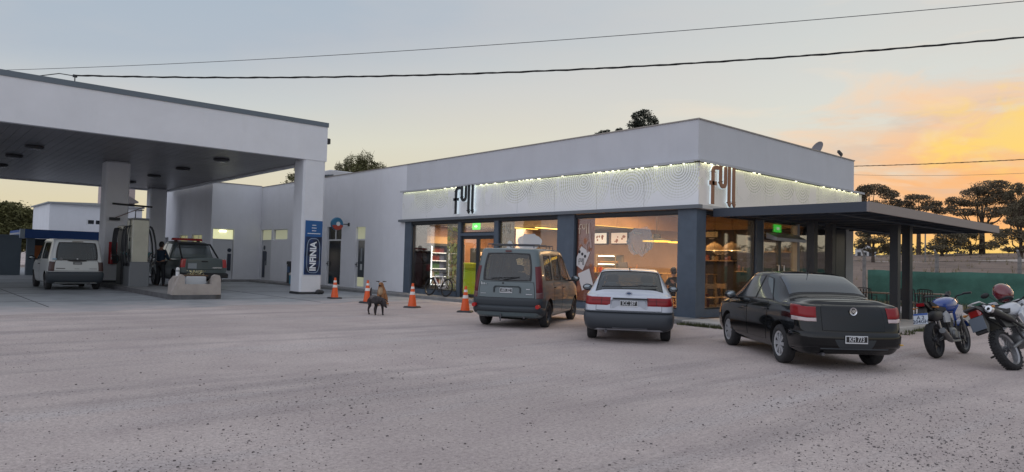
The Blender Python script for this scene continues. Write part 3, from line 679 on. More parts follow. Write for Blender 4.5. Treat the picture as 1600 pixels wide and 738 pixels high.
# coffee gear and jars on the counter
for i,(y,h,r) in enumerate(((9.0,.30,.05),(8.8,.24,.06),(8.5,.36,.04),(6.2,.25,.07),(5.9,.33,.05))):
    mb=MB(); mb.lathe([(0,0),(r,0),(r,h*.6),(r*.45,h*.8),(r*.45,h),(0,h)],'z'); o=mb.build('bottle',mat('amber jar',(.35,.16,.05),.2),smooth=True); o.location=(4.95,y,1.187)
    tag(o,['short amber bottle left of the coffee cups on the serving counter','squat amber bottle second from the left on the serving counter','tallest amber bottle on the serving counter','wide squat amber jar right of the pastry case','amber bottle farthest right on the serving counter'][i],'bottle','bottles on the serving counter')
# disc lamps
for i,(x,y) in enumerate(((2.85,3.45),(3.9,3.2))):
    t=thing('pendant_lamp',['wide black disc pendant lamp with yellow glowing rim behind the third window, left of two','wide black disc pendant lamp with yellow glow, next to the corner pillar'][i],'lamp',(x,y,2.3),0,'disc pendant lamps')
    mb=MB(); mb.tube([(0,0,.22),(0,0,1.04)],.012,6); mb.build('cable',BLKP,t)
    mb=MB(); mb.lathe([(.0,.24),(.12,.24),(.14,.1),(.46,.04),(.46,.012),(0,.012)],'z',seg=32); mb.build('lamp_shade',mat('lamp black',(.02,.02,.02),.4),t,smooth=True)
    mb=MB(); mb.lathe([(.0,.011),(.46,.011),(.45,-.02),(0,-.02)],'z',seg=32); mb.build('diffuser',mat('yellow diffuser',(1,.8,.2),.5,emit=(1,.62,.06),es=1.6),t)
# dome lamps behind the side window
for i,(x,y) in enumerate(((3.5,1.67),(3.5,1.05))):
    t=thing('dome_lamp',['cream dome pendant lamp behind the side window, nearer the corner pillar','cream dome pendant lamp behind the side window, nearer the side door'][i],'lamp',(x,y,2.03),0,'dome pendant lamps')
    mb=MB(); mb.tube([(0,0,.25),(0,0,1.31)],.01,6); mb.build('cable',BLKP,t)
    mb=MB(); mb.lathe([(.28,0),(.27,.07),(.22,.15),(.13,.21),(.04,.235),(.04,.27),(0,.27)],'z',seg=28); mb.build('lamp_shade',mat('cream shade',(.75,.52,.28),.5),t,smooth=True)
    mb=MB(); mb.lathe([(0,.004),(.27,.004),(.27,-.01),(0,-.01)],'z',seg=28); mb.build('diffuser',mat('warm diffuser',(1,.7,.3),.5,emit=(1,.60,.22),es=2.0),t)
    l=bpy.data.lights.new('dome','POINT'); l.energy=9; l.color=WARM; l.shadow_soft_size=.02; o=bpy.data.objects.new('dome_light',l); COL.objects.link(o); o.location=(x,y,2.00)
# lettering and pictures on the dark wall
WL=mat('cream letters',(.65,.52,.40),.6)
def full_small(nm,label,fr,m,w=.12):
    arc=lambda cx,cz,r,a0,a1,n=6:[(cx+r*cos(radians(a0+(a1-a0)*i/n)),cz+r*sin(radians(a0+(a1-a0)*i/n))) for i in range(n+1)]
    mb=MB()
    for p in ([(.20,0),(.20,.84)]+arc(.33,.84,.13,180,90)+[(.46,.97)],[(.06,.55),(.36,.55)],[(.56,1.03),(.56,.62)]+arc(.68,.62,.12,180,360)+[(.80,1.03)],[(.98,1.05),(.98,.12)]+arc(1.08,.12,.10,180,250,4),[(1.20,1.05),(1.20,.12)]+arc(1.30,.12,.10,180,250,4)):
        strokes_mb(mb,p,w,0,1,fr)
    return mb.build(nm,m,B)
full_small('wall_lettering','',lambda u,z,d:(6.57+.02*d,2.4-u*.5,2.30+z*.5),WL)
full_small('window_decal','',lambda u,z,d:(.085-.004*d,4.42-u*.38,2.42+z*.3),WL,.09)
full_small('window_decal','',lambda u,z,d:(.085-.004*d,8.08-u*.32,2.5+z*.3),mat('pale decal',(.5,.5,.45),.6),.09)
def shelf(y0,y1,z,lab,seed):
    t=thing('wall_shelf',lab,'shelf',(6.45,(y0+y1)/2,z),0,'wall shelves'); h=(y1-y0)/2
    mb=MB(); mb.box(-.15,.14,-h,h,0,.035); mb.build('board',PALEW,t)
    for s_ in (-1,1): mb=MB(); mb.box(.05,.14,s_*h*.8-.015,s_*h*.8+.015,-.12,-.001); mb.build('bracket',BLKP,t)
    random.seed(seed); y=h-.1; nj=0; ORD='first second third fourth fifth sixth seventh eighth ninth tenth eleventh twelfth'.split()
    where={'p':'upper long wall shelf','l':'lower wall shelf by the side door','s':'short wall shelf beside the lettering'}[lab[0]]
    while y>-h+.1:
        JC=random.choice([('honey-coloured',(.5,.3,.12)),('red',(.45,.12,.06)),('cream',(.5,.45,.35)),('dark brown',(.15,.1,.06))]); r=random.uniform(.03,.07); hh=random.uniform(.1,.24); mb=MB(); mb.lathe([(0,0),(r,0),(r*1.05,hh*.7),(r*.6,hh),(0,hh)],'z',seg=10)
        o=mb.build('jar',mat('jar %s'%JC[0],JC[1],.3),smooth=True); o.location=(6.4,(y0+y1)/2+y,z+.035)
        tag(o,'%s jar, %s from the left on the %s'%(JC[0],ORD[min(nj,11)],where),'jar','jars on the wall shelves'); nj+=1; y-=r*2+random.uniform(.02,.12)
shelf(2.7,4.1,1.72,'pale wooden wall shelf with jars on the dark inner wall',2); shelf(1.6,2.6,1.35,'lower pale wooden wall shelf close to the side door',4); shelf(.5,2.3,2.05,'short upper wall shelf beside the cream lettering',6)
mb=MB()
for (y,w,z) in ((3.35,.55,2.02),(3.35,.42,1.97),(3.75,.2,2.55),(2.2,.3,2.15),(2.2,.24,2.10)): mb.box(6.585,6.597,y-w/2,y+w/2,z-.018,z+.018)
for k in range(9): mb.box(6.585,6.597,3.62-k*.062,3.62-k*.062+.04,2.07,2.115)
mb.build('wall_line',WL,B)
t=thing('picture_board','small pale picture board on the dark inner wall near the corner','picture',(6.56,3.75,2.7)); mb=MB(); mb.box(-.02,.035,-.3,.3,-.12,.12); mb.build('frame',BLKP,t); mb=MB(); mb.box(-.026,-.021,-.28,.28,-.1,.1); mb.build('picture',mat('warm board',(.6,.42,.22),.5,emit=(.6,.38,.14),es=.35),t)
# wooden tables, chairs and counter seats behind the glass
def wood_chair(loc,rz,label,src=[None]):
    if src[0]: return dup(src[0],loc,rz,label)
    t=thing('wooden_chair',label,'chair',loc,rz,'wooden chairs behind the shop windows'); src[0]=t
    mb=MB(); mb.bbox(-.2,.2,-.2,.2,.43,.46,.01); mb.build('seat',PALEW,t)
    for x,y,h in ((-.18,-.17,.43),(-.18,.17,.43)): mb=MB(); mb.tube([(x-.03,y,0),(x,y,h)],.016,6); mb.build('leg',PALEW,t)
    for x,y in ((.17,-.18),(.17,.18)): mb=MB(); mb.tube([(x+.05,y,0),(x,y,.45),(x+.06,y,.88)],.017,6); mb.build('leg',PALEW,t)
    mb=MB(); mb.box(.19,.225,-.19,.19,.72,.86); mb.build('backrest',PALEW,t)
    mb=MB(); mb.box(-.19,.19,-.185,-.165,.2,.225); mb.box(-.19,.19,.165,.185,.2,.225); mb.build('stretcher',PALEW,t)
    return t
wood_chair((2.2,.95,.135),radians(200),'pale wooden chair close to the corner pillar behind the side window')
wood_chair((3.0,.95,.135),radians(175),'pale wooden chair behind the side window, second from the corner')
wood_chair((2.9,2.5,.135),radians(10),'pale wooden chair on the far side of the table behind the side window')
wood_chair((1.6,2.9,.135),radians(30),'pale wooden chair between the seated customer and the inner wall')
def table(loc,w,d,h,label,top=PALEW):
    t=thing('wooden_table',label,'table',loc,0,'wooden tables inside the shop')
    mb=MB(); mb.bbox(-w/2,w/2,-d/2,d/2,h-.03,h,.006); mb.build('tabletop',top,t)
    for sx in (-1,1):
        for sy in (-1,1): mb=MB(); mb.tube([(sx*(w/2-.03),sy*(d/2-.03),0),(sx*(w/2-.08),sy*(d/2-.06),h-.03)],.02,6); mb.build('leg',PALEW,t)
    return t
table((2.6,1.7,.135),2.0,.7,.78,'long pale wooden table behind the side window')
table((4.6,3.4,.135),3.0,.45,1.12,'high narrow wooden counter table in front of the dark inner wall')
table((1.95,1.95+.9,.135),.8,.7,.76,'small square wooden table beside the seated customer')
# red-brown bench back below
t=thing('bench_seat','dark red padded bench standing under the high counter table','bench',(3.9,2.9,.135)); mb=MB(); mb.bbox(-.9,.9,-.25,.25,.0,.45,.02); mb.build('seat',mat('oxblood',(.10,.02,.018),.5),t); mb=MB(); mb.bbox(-.9,.9,.17,.25,.452,.85,.02); mb.build('backrest',mat('oxblood',(.1,.02,.018)),t)
# drinks fridges
def fridge(x,label,seed):
    t=thing('drinks_fridge',label,'fridge',(x,13.55,.135),0,'drinks fridges on the end wall')
    mb=MB(); mb.box(-.44,.44,.0,.4,0,2.05); mb.box(-.44,-.41,-.3,-.001,0,2.05); mb.box(.41,.44,-.3,-.001,0,2.05); mb.box(-.41,.41,-.3,-.001,0,.3); mb.box(-.41,.41,-.3,-.001,1.95,2.05); mb.build('cabinet',BLKP,t)
    for s_ in (-1,): mb=MB(); mb.box(s_*.375-.035,s_*.375+.035,-.27,-.24,.32,1.94); mb.build('light_tube',mat('cold tube',(1,1,1),.4,emit=(.80,.93,1),es=3.0),t)
    for k in range(5):
        z=.32+k*.33; mb=MB(); mb.box(-.33,.4,-.24,-.002,z,z+.02); mb.box(-.33,.4,-.26,-.242,z,z+.035); mb.build('shelf',mat('glowing fridge shelf',(.6,.62,.62),.4,emit=(.75,.82,.85),es=1.0),t)  # shelves glow, standing in for light falling on them
        random.seed(seed+k); x_=-.29; col=[(.30,.06,.045),(.34,.18,.06),(.10,.20,.09),(.45,.38,.3),(.22,.05,.05),(.12,.14,.22)]
        for g_ in range(3):
            mb=MB(); c=random.randrange(6)
            for q in range(3):
                mb.lathe([(0,0),(.033,0),(.033,.14),(.014,.2),(.014,.24),(0,.24)],'z',(x_,-.12,z+.021),8); x_+=.078
            o=mb.build('bottles',mat('drink %d'%c,col[c],.3),t,smooth=True); o['kind']='stuff'
    return t
fridge(1.11,'tall drinks fridge with a bright vertical tube, nearer the front glass',11); fridge(2.01,'tall drinks fridge with a bright vertical tube, next to the entrance side',31)
t=thing('green_counter','lime green box counter just inside the front entrance','counter',(1.7,11.7,.135)); mb=MB(); mb.bbox(-.4,.4,-.75,.5,0,.95,.02); mb.build('cabinet',mat('lime panel',(.34,.50,.02),.4,emit=(.34,.50,.02),es=.12),t); mb=MB(); mb.bbox(-.42,.42,-.77,.52,1.07,1.28,.02); mb.box(-.3,.3,-.6,.4,.952,1.068); mb.build('counter_top',mat('lime light',(.5,.6,.03),.4),t)
t=thing('magazine_rack','dark rack of magazines and snacks standing behind the green counter','rack',(2.9,12.6,.135)); mb=MB(); mb.box(-.5,.5,-.2,.2,0,1.9); mb.build('frame',BLKP,t)
mb=MB(); random.seed(8)
for k in range(30): 
    a=-.45+ (k%6)*.16; z=.3+(k//6)*.32; mb.box(a,a+.12,-.24,-.205,z,z+random.uniform(.12,.2))
o=mb.build('packets',mat('packets',(.45,.32,.25),.5,var=.6,vscale=9),t); o['kind']='stuff'
# window films and posters (real films stuck inside the panes)
def film(y0,y1,z0,z1,m,name,label=None,x=.112):
    mb=MB(); mb.box(x,x+.002,y0,y1,z0,z1); o=mb.build(name,m,B); return o
film(3.73,4.45,.35,2.89,mat('brown poster',(.13,.045,.03),.5,var=.5,vscale=2.2,emit=(.16,.05,.025),es=.25),'window_poster')
CARD=mat('poster card',(.62,.60,.60),.5)
def card(cy,cz,w,h,ang,m,x=.088):
    c_,s_=cos(radians(ang)),sin(radians(ang)); mb=MB()
    P=[(cy+a*c_-b_*s_,cz+a*s_+b_*c_) for a,b_ in ((-w/2,-h/2),(w/2,-h/2),(w/2,h/2),(-w/2,h/2))]; mb.prism(P,x,x+.002,'x'); return mb.build('poster_card',m,B)
card(4.22,1.66,.42,.62,28,CARD); card(4.05,1.0,.5,.55,-20,CARD)
mb=MB()
for k in range(3): mb.lathe([(.03,.0835),(.05,.0835),(.05,.087),(.03,.087)],'x',(0,4.33-k*.12,1.86-k*.07),10)
mb.build('poster_mark',BLKP,B)
full_small('poster_mark','',lambda u,z,d:(.087-.003*d,4.38-u*.2,1.45+z*.2),BLKP,.1)
mb=MB()
for (y,z,r) in ((4.1,2.2,.10),(4.3,2.05,.06),(3.9,1.95,.07),(4.25,1.2,.08),(3.85,1.45,.06),(4.35,.7,.1)): mb=MB(); mb.ball((.1,y,z),.008,r,r*1.1,10,6); mb.build('poster_picture',mat('poster beans',(.35,.13,.06),.5),B)
0 and mb.build('poster_picture',mat('poster beans',(.35,.13,.06),.5),B)
mb=MB(); mb.tube([(.095,3.95,2.75),(.095,3.9,2.3),(.095,3.85,2.0),(.095,4.0,1.85),(.095,4.05,2.05),(.095,3.95,2.2)],.03,5); mb.build('poster_picture',mat('poster steam',(.45,.33,.30),.5),B)
MILK=glass('milky decal',alpha=.26,body=(.42,.45,.48),refl=.03); MILK2=glass('white decal',alpha=.8,body=(.62,.66,.68),refl=.03)
def blob(cy,cz,ry,rz,m,name,seed,x=.09):
    random.seed(seed); mb=MB(); mb.prism([(cy+ry*cos(a)*random.uniform(.85,1.1),cz+rz*sin(a)*random.uniform(.85,1.1)) for a in [2*pi*k/22 for k in range(22)]],x,x+.002,'x'); return mb.build(name,m,B)
blob(1.95,2.18,.5,.42,MILK,'window_decal',2)
mb=MB()
for p in ([(.084,2.25,2.1),(.084,2.2,1.9),(.084,2.05,1.8)],[(.084,1.95,2.0),(.084,1.85,1.82),(.084,1.75,2.1),(.084,1.7,1.85)],[(.084,2.2,2.42),(.084,1.9,2.38)],[(.084,1.6,1.95),(.084,1.55,2.15)]): mb.tube(p,.012,5)
mb.build('decal_drawing',mat('pale decal',(.5,.5,.45)),B)
o=blob(6.65,2.18,.6,.3,MILK2,'window_decal',5); blob(7.65,2.05,.16,.18,MILK2,'window_decal',6)
film(7.45,8.15,.35,2.89,glass('olive film',alpha=.55,body=(.20,.19,.10),refl=.03),'window_film')
film(12.75,13.66,.35,2.89,glass('brown film',alpha=.45,body=(.10,.06,.05),refl=.03),'window_film')
mb=MB(); mb.prism([(13.0,.4),(13.35,.4),(13.5,1.2),(13.42,1.7),(13.3,1.8),(13.33,2.0),(13.2,2.08),(13.08,1.98),(13.1,1.78),(13.0,1.65),(12.95,1.1)],.088,.091,'x'); mb.build('window_decal',glass('dark figure film',alpha=.55,body=(.05,.03,.03),refl=.03),B)
film(10.55,11.35,.35,2.89,glass('green film',alpha=.62,body=(.26,.25,.10),refl=.03),'window_film')
mb=MB(); random.seed(12)
for k in range(46):
    y=random.uniform(10.6,11.3); z=random.uniform(.45,2.8); r=random.uniform(.03,.1); mb.ball((.093,y,z),.003,r,r*random.uniform(.5,1.3),7,5)
mb.build('decal_leaves',mat('leaf print',(.32,.33,.12),.6,var=.7,vscale=5),B)

# coffee machine, till and a snack stand
t=thing('coffee_machine','boxy steel coffee machine standing on the serving counter left of the pastry case','coffee machine',(5.2,9.55,1.187)); mb=MB(); mb.bbox(-.25,.25,-.35,.35,0,.45,.03); mb.build('body',mat('machine steel',(.35,.33,.30),.3,.6),t); mb=MB(); mb.box(-.27,-.255,-.28,.28,.22,.38); mb.build('panel',BLKP,t)
for y in (-.15,.15): mb=MB(); mb.tube([(-.27,y,.2),(-.33,y,.2),(-.33,y,.13)],.02,6); mb.build('spout',CHROME,t)
t=thing('cash_register','small dark till with a tilted screen on the serving counter right of the pastry case','till',(5.0,6.6,1.187)); mb=MB(); mb.bbox(-.2,.2,-.2,.2,0,.12,.02); mb.build('base',BLKP,t); mb=MB(); mb.M=Matrix.Translation((0,0,.28))@Matrix.Rotation(radians(-15),4,'Y'); mb.box(-.02,.02,-.2,.2,-.14,.14); mb.build('screen',mat('till grey',(.12,.12,.13),.4),t)
t=thing('snack_stand','low wooden snack stand full of orange and red packets behind the poster window','display stand',(1.9,5.35,.135))
mb=MB(); mb.box(-.3,.3,-.75,.75,0,.1); mb.box(.24,.3,-.75,.75,.1,1.25); mb.box(-.3,.24,-.75,-.70,.1,1.1); mb.box(-.3,.24,.70,.75,.1,1.1); mb.build('frame',PALEW,t)
random.seed(41)
for k in range(3):
    z=.38+k*.34; mb=MB(); mb.box(-.3,.235,-.695,.695,z,z+.03); mb.build('shelf',PALEW,t)
for k,(nm,c_) in enumerate((('orange',(.60,.22,.04)),('red',(.45,.06,.04)),('yellow',(.60,.42,.08)))):
    mb=MB()
    for q in range(14):
        z=(.131,.411,.751,1.091)[random.randrange(4)]; y=random.uniform(-.62,.58); h_=random.uniform(.12,.2); mb.box(-.28+.05*k,-.20+.05*k,y,y+.10,z,z+h_)
    o=mb.build('packets',mat('packet '+nm,c_,.45),t); o['kind']='stuff'
# ------------------------------------------------------------ fuel canopy
CWH=None
CP=thing('fuel_canopy','large flat white forecourt canopy with grey top edge on thick white columns','canopy',(0,0,0))
SOF=mat('soffit boards',(.15,.145,.16),.38,var=.25,vscale=.5)
cx0,cx1,cy0,cy1=-26,-3.06,15.37,36.6
mb=MB(); mb.box(cx0,cx1,cy0,cy0+.25,5.33,6.72); mb.box(cx1-.25,cx1,cy0+.25,cy1,5.33,6.72); mb.box(cx0,cx1,cy1,cy1+.25,5.33,6.72); mb.build('fascia',mat('canopy white',(.68,.695,.735),.7,var=.05,vscale=.8,bump=.06,bscale=30),CP); weather(MATS['canopy white'],.03)
mb=MB(); mb.box(cx0,cx1+.03,cy0-.03,cy0+.3,6.722,6.90); mb.box(cx1-.3,cx1+.03,cy0+.3,cy1+.25,6.722,6.90); mb.build('edge_trim',mat('trim slate',(.12,.15,.18),.5),CP)
mb=MB(); x=cx0
nb=0
while x<cx1-.3:
    mb.box(x,min(x+.292,cx1-.26),cy0+.252,cy1-.002,5.40,5.44); x+=.3
mb.box(cx0,cx1-.26,cy0+.252,cy1,5.445,5.46)
o=mb.build('soffit',SOF,CP)
mb=MB(); mb.box(cx0,cx1-.3,cy0+.3,cy1,6.5,6.55); mb.build('roof',GREYW,CP)
# little bracket and camera on the outer corner
mb=MB(); mb.box(cx1,cx1+.25,cy0+.4,cy0+.44,6.25,6.29); mb.bbox(cx1+.12,cx1+.3,cy0+.3,cy0+.5,6.12,6.34,.02); mb.build('security_lamp',BLKP,CP)
def column(x0,x1,y0,y1,z0=0):
    mb=MB(); mb.bbox(x0,x1,y0,y1,z0+.1,5.40,.07); c=mb.build('column',mat('column white',(.66,.675,.71),.75,var=.05,vscale=1.2),CP)
    mb=MB(); mb.bbox(x0-.025,x1+.025,y0-.025,y1+.025,z0,z0+.12,.06); mb.build('column_base',BLKP,c); return c
c1=column(-4.0,-3.08,15.39,16.3); c2=column(-9.27,-8.33,23.3,24.2,.15); c3=column(-4.43,-3.5,35.3,36.2)
column(-16.5,-15.6,23.3,24.2)
# INFINIA banner on the near column
mb=MB(); mb.box(-3.86,-3.14,15.355,15.385,.78,2.92); bn=mb.build('banner',mat('banner blue',(.012,.09,.27),.4),c1)
mb=MB(); mb.box(-3.845,-3.155,15.345,15.353,.80,2.28); mb.build('banner_panel',mat('banner navy',(.008,.022,.07),.35,var=.9,vscale=3.5),bn)
mb=MB(); pts=[]
for k in range(40):
    a=2*pi*k/40; pts.append((-3.5+.27*(abs(cos(a))**.6)*(1 if cos(a)>0 else -1),15.34,1.53+.68*(abs(sin(a))**.5)*(1 if sin(a)>0 else -1)))
mb.tube(pts,.014,5,closed=True); mb.build('banner_outline',mat('outline',(.25,.33,.42),.4),bn)
text('INFINIA',.36,mat('white letters',(.72,.76,.80),.5),bn,frame((-3.5,15.342,1.50),(0,0,1),(-1,0,0)),bold=.012,ext=.004,sx=.93)
mb=MB(); 
for z,w in ((2.74,.16),(2.63,.2),(2.52,.17)): mb.box(-3.5-w/2,-3.5+w/2,15.345,15.353,z-.012,z+.012)
mb.box(-3.77,-3.23,15.345,15.353,2.395,2.42); mb.build('banner_line',mat('white letters',(.72,.76,.8)),bn)
# junk at the foot: two small dark bags
t=thing('door_stop','small black rubber wedges lying at the foot of the near canopy column','wedge',(-3.25,15.28,0.008)); mb=MB(); mb.ball((0,0,.09),.13,.08,.10); mb.ball((.15,.03,.08),.10,.08,.08); mb.build('rubber_lump',BLKP,t,smooth=True)
# soffit lamps
for i,(x,y,l) in enumerate(((-6.07,18.66,'nearest the front corner'),(-6.18,23.29,'second in the right-hand row'),(-6.24,27.72,'third in the right-hand row'),(-12.15,21.1,'first of the left-hand pair'),(-12.36,24.9,'second of the left-hand pair'),(-6.3,32.2,'farthest in the right-hand row'),(-12.4,29.4,'farthest in the left-hand row'))):
    t=thing('canopy_lamp','round dark recessed lamp under the canopy, '+l,'lamp',(x,y,5.40),0,'round lamps under the canopy')
    mb=MB(); mb.lathe([(0,0),(.30,0),(.32,-.05),(.27,-.10),(.0,-.11)],'z',seg=24); mb.build('housing',mat('lamp housing',(.05,.05,.055),.5),t,smooth=True)
    mb=MB(); mb.lathe([(0,-.112),(.18,-.112),(.16,-.14),(0,-.16)],'z',seg=20); mb.build('lens',mat('unlit lens',(.22,.22,.24),.2),t,smooth=True)
# cable bracket on the canopy edge
t=thing('cable_bracket','small dark insulator bracket carrying the twisted cable on the canopy edge','bracket',(-11.87,15.5,6.9)); mb=MB(); mb.tube([(0,0,0),(0,0,.22)],.018,6); mb.box(-.06,.06,-.04,.04,.16,.24); mb.build('post',BLKP,t); mb=MB(); mb.tube([(.03,0,.2),(-.4,.2,.24),(-1.0,.6,.1),(-1.3,1,0)],.015,6); mb.build('cable_tail',BLKP,t)
# ------------------------------------------------------------ pump island
isl=[(-9.4,25.5),(-9.4,13.25),(-9.1,12.95),(-8.05,12.95),(-7.75,13.25),(-7.75,25.5)]
mb=MB(); mb.prism(isl,.0,.15,'z'); t=mb.build('pump_island',mat('kerb dark',(.10,.10,.105),.8,var=.3,vscale=3)); tag(t,'long raised concrete pump island with dark kerb','pump island'); 
mb=MB(); mb.prism([(-9.3,25.4),(-9.3,13.3),(-9.05,13.05),(-8.1,13.05),(-7.85,13.3),(-7.85,25.4)],.15,.156,'z'); mb.build('island_top',CONC2,t)
BEI=mat('bare concrete',(.36,.32,.29),.9,var=.15,vscale=3,bump=.3,bscale=30)
t=thing('concrete_planter','U-shaped beige concrete guard with two rounded horns at the island end','planter',(-8.55,13.45,.15))
mb=MB(); mb.prism([(-.78,0),(-.78,.12),(-.60,.60),(-.52,.66),(-.44,.60),(-.42,.34),(.42,.34),(.44,.60),(.54,.66),(.66,.63),(.70,.52),(.72,0)],-.42,-.22,'y'); mb.build('guard_wall',BEI,t)
for s_ in (-1,1): mb=MB(); mb.prism([(-.22,.0),(-.22,.58),(-.1,.60),(.35,.42),(.42,0)],.53 if s_>0 else -.70,.70 if s_>0 else -.53,'x'); mb.build('guard_wing',BEI,t)
t=thing('flower_box','white planter box with pale yellow flowers behind the concrete guard','planter',(-8.5,13.75,.156))
mb=MB(); mb.bbox(-.30,.34,-.25,.25,0,.58,.02); mb.build('box',mat('planter white',(.5,.52,.54),.6),t); mb=MB(); mb.box(-.4,.4,-.24,.24,.581,.62); mb.build('soil',mat('soil',(.10,.06,.035),.9),t)
mb=MB(); random.seed(4)
for k in range(140):
    x=random.uniform(-.15,.32); y=random.uniform(-.2,.2); z=.62+random.uniform(0,.14); a=random.uniform(0,6.28); r=.03
    mb.add([(x,y,z),(x+r*cos(a),y+r*sin(a),z+.02),(x+r*cos(a+1),y+r*sin(a+1),z-.01)],[(0,1,2)])
o=mb.build('flowers',mat('flower',(.55,.50,.28),.8,var=.5,vscale=12),t,merge=False,fixn=False); o['kind']='stuff'
t=thing('bollard','slim white post with grey cap standing beside the concrete planter','bollard',(-8.75,14.6,.156)); mb=MB(); mb.lathe([(0,0),(.06,0),(.06,.8),(.045,.84),(0,.85)],'z',seg=16); mb.build('post',mat('bollard white',(.6,.6,.6),.5),t,smooth=True); mb=MB(); mb.lathe([(.061,.70),(.064,.70),(.064,.76),(.061,.76)],'z',seg=16,closed=True); mb.build('band',GREYW,t)
# dispenser
t=thing('fuel_dispenser','tall silver and grey fuel dispenser with black hoses on the pump island','fuel pump',(-8.78,19.75,.156))
SIL=mat('brushed silver',(.42,.42,.36),.38,.35,var=.12,vscale=1.5); LG=mat('dispenser grey',(.15,.16,.17),.5)
mb=MB(); mb.bbox(-.36,.36,-.47,.47,0,.95,.03); mb.build('base_cabinet',LG,t)
mb=MB(); mb.bbox(-.30,.30,-.42,-.16,.952,2.6,.03); mb.build('side_panel',SIL,t); mb=MB(); mb.bbox(-.30,.30,.2,.42,.952,2.6,.03); mb.build('side_panel',SIL,t)
mb=MB(); mb.bbox(-.28,.28,-.158,.198,.952,1.9,.02); mb.build('display_head',BLKP,t)
for s_ in (-1,1): mb=MB(); mb.box(s_*.285,s_*.292,-.1,.12,1.45,1.75); mb.build('display',mat('lcd',(.25,.30,.28),.3),t)
mb=MB(); mb.box(-.28,.28,-.45,.45,2.602,2.66); mb.build('top_cap',LG,t)
for s_ in (-1,1):
    for k,y in enumerate((-.36,-.12,.14,.36)):
        x=s_*.34
        mb=MB(); pts=[(x,y,2.35)]+[(x+s_*((.10 if s_<0 else .26)+.04*(k%2))*sin(pi*q/10),y+.12*sin(2*pi*q/10),2.35+.15*sin(pi*q/4) -1.9*(q/10)**1.15) for q in range(1,10)]+[(x,y,1.2)]
        mb.tube(pts,.022,6); h=mb.build('hose',BLKP,t,smooth=True)
        mb=MB(); mb.tube([(x,y,1.1),(x+s_*.05,y,1.28),(x+s_*.16,y,1.32)],.03,6); mb.build('nozzle',mat('nozzle %d'%(k%2),[(.02,.02,.02),(.02,.18,.22)][k%2],.4),h,smooth=True)
mb=MB(); mb.tube([(-.1,.1,2.66),(-.1,.1,2.95),(.2,.1,3.0)],.02,6); mb.build('hose_mast',BLKP,t)
t=thing('fuel_dispenser','second darker fuel dispenser with hanging black hoses, behind the silver one','fuel pump',(-8.72,21.6,.156))
mb=MB(); mb.bbox(-.28,.28,-.4,.4,0,2.25,.03); mb.build('base_cabinet',mat('dispenser dark',(.05,.055,.06),.5),t); mb=MB(); mb.bbox(-.3,.3,-.42,.42,2.252,2.4,.03); mb.build('top_cap',SIL,t)
for k in range(6):
    x=-.36 if k<4 else .36; y=-.35+.22*(k%4); sg=-1 if k<4 else 1
    mb=MB(); mb.tube([(x,y,2.3)]+[(x+sg*(.03+.12*sin(pi*q/9)),y-.1*sin(pi*q/9),2.3+.1*sin(pi*q/3)-1.8*(q/9)**1.3) for q in range(1,9)]+[(x,y,1.0)],.024,6); h=mb.build('hose',BLKP,t,smooth=True)
    mb=MB(); mb.tube([(x,y,.95),(x+sg*.04,y,1.15),(x+sg*.14,y,1.2)],.03,6); mb.build('nozzle',mat('nozzle %d'%(k%2),[(.02,.02,.02),(.02,.18,.22)][k%2],.4),h,smooth=True)
# fire extinguisher and board on the island column
t=thing('fire_extinguisher','red fire extinguisher hanging on the island column','fire extinguisher',(-8.88,23.2,.95)); RED=mat('signal red',(.38,.015,.02),.4)
mb=MB(); mb.lathe([(0,0),(.10,0),(.11,.03),(.11,.48),(.06,.56),(.03,.6),(0,.6)],'z',seg=18); mb.build('cylinder',RED,t,smooth=True); mb=MB(); mb.tube([(0,0,.58),(0,-.04,.68),(.1,-.05,.7)],.02,6); mb.tube([(.02,0,.62),(.15,-.03,.5),(.14,-.03,.1)],.014,6); mb.build('hose',BLKP,t)
mb=MB(); mb.box(-.16,.16,.08,.095,.0,.95); mb.build('back_board',RED,t); mb=MB(); mb.box(-.1,.1,-.115,-.108,.2,.3); mb.build('label_plate',mat('label white',(.5,.45,.42),.5),t)
# waste bins by the wall
t=thing('waste_bin','dark blue waste bin with black lid against the wall beside the column','bin',(-.62,23.6,.12)); mb=MB(); mb.bbox(-.2,.2,-.22,.22,0,.95,.03); mb.build('body',mat('bin dark',(.02,.025,.035),.5),t); mb=MB(); mb.bbox(-.22,.22,-.24,.24,.95,1.12,.03); mb.build('lid',BLKP,t); mb=MB(); mb.box(-.21,-.202,-.15,.15,.55,.85); mb.build('front_plate',mat('bin blue',(.02,.08,.2),.4),t)
t=thing('bucket','light blue and white bucket standing in front of the dark waste bin','bucket',(-.9,22.9,.12)); mb=MB(); mb.lathe([(0,0),(.16,0),(.18,.42),(.16,.43),(0,.43)],'z',seg=18); mb.build('body',mat('cyan plastic',(.05,.28,.42),.4),t,smooth=True); mb=MB(); mb.lathe([(.0,.431),(.19,.431),(.19,.52),(.0,.62)],'z',seg=18); mb.build('lid',mat('pale plastic',(.55,.55,.52),.5),t,smooth=True)
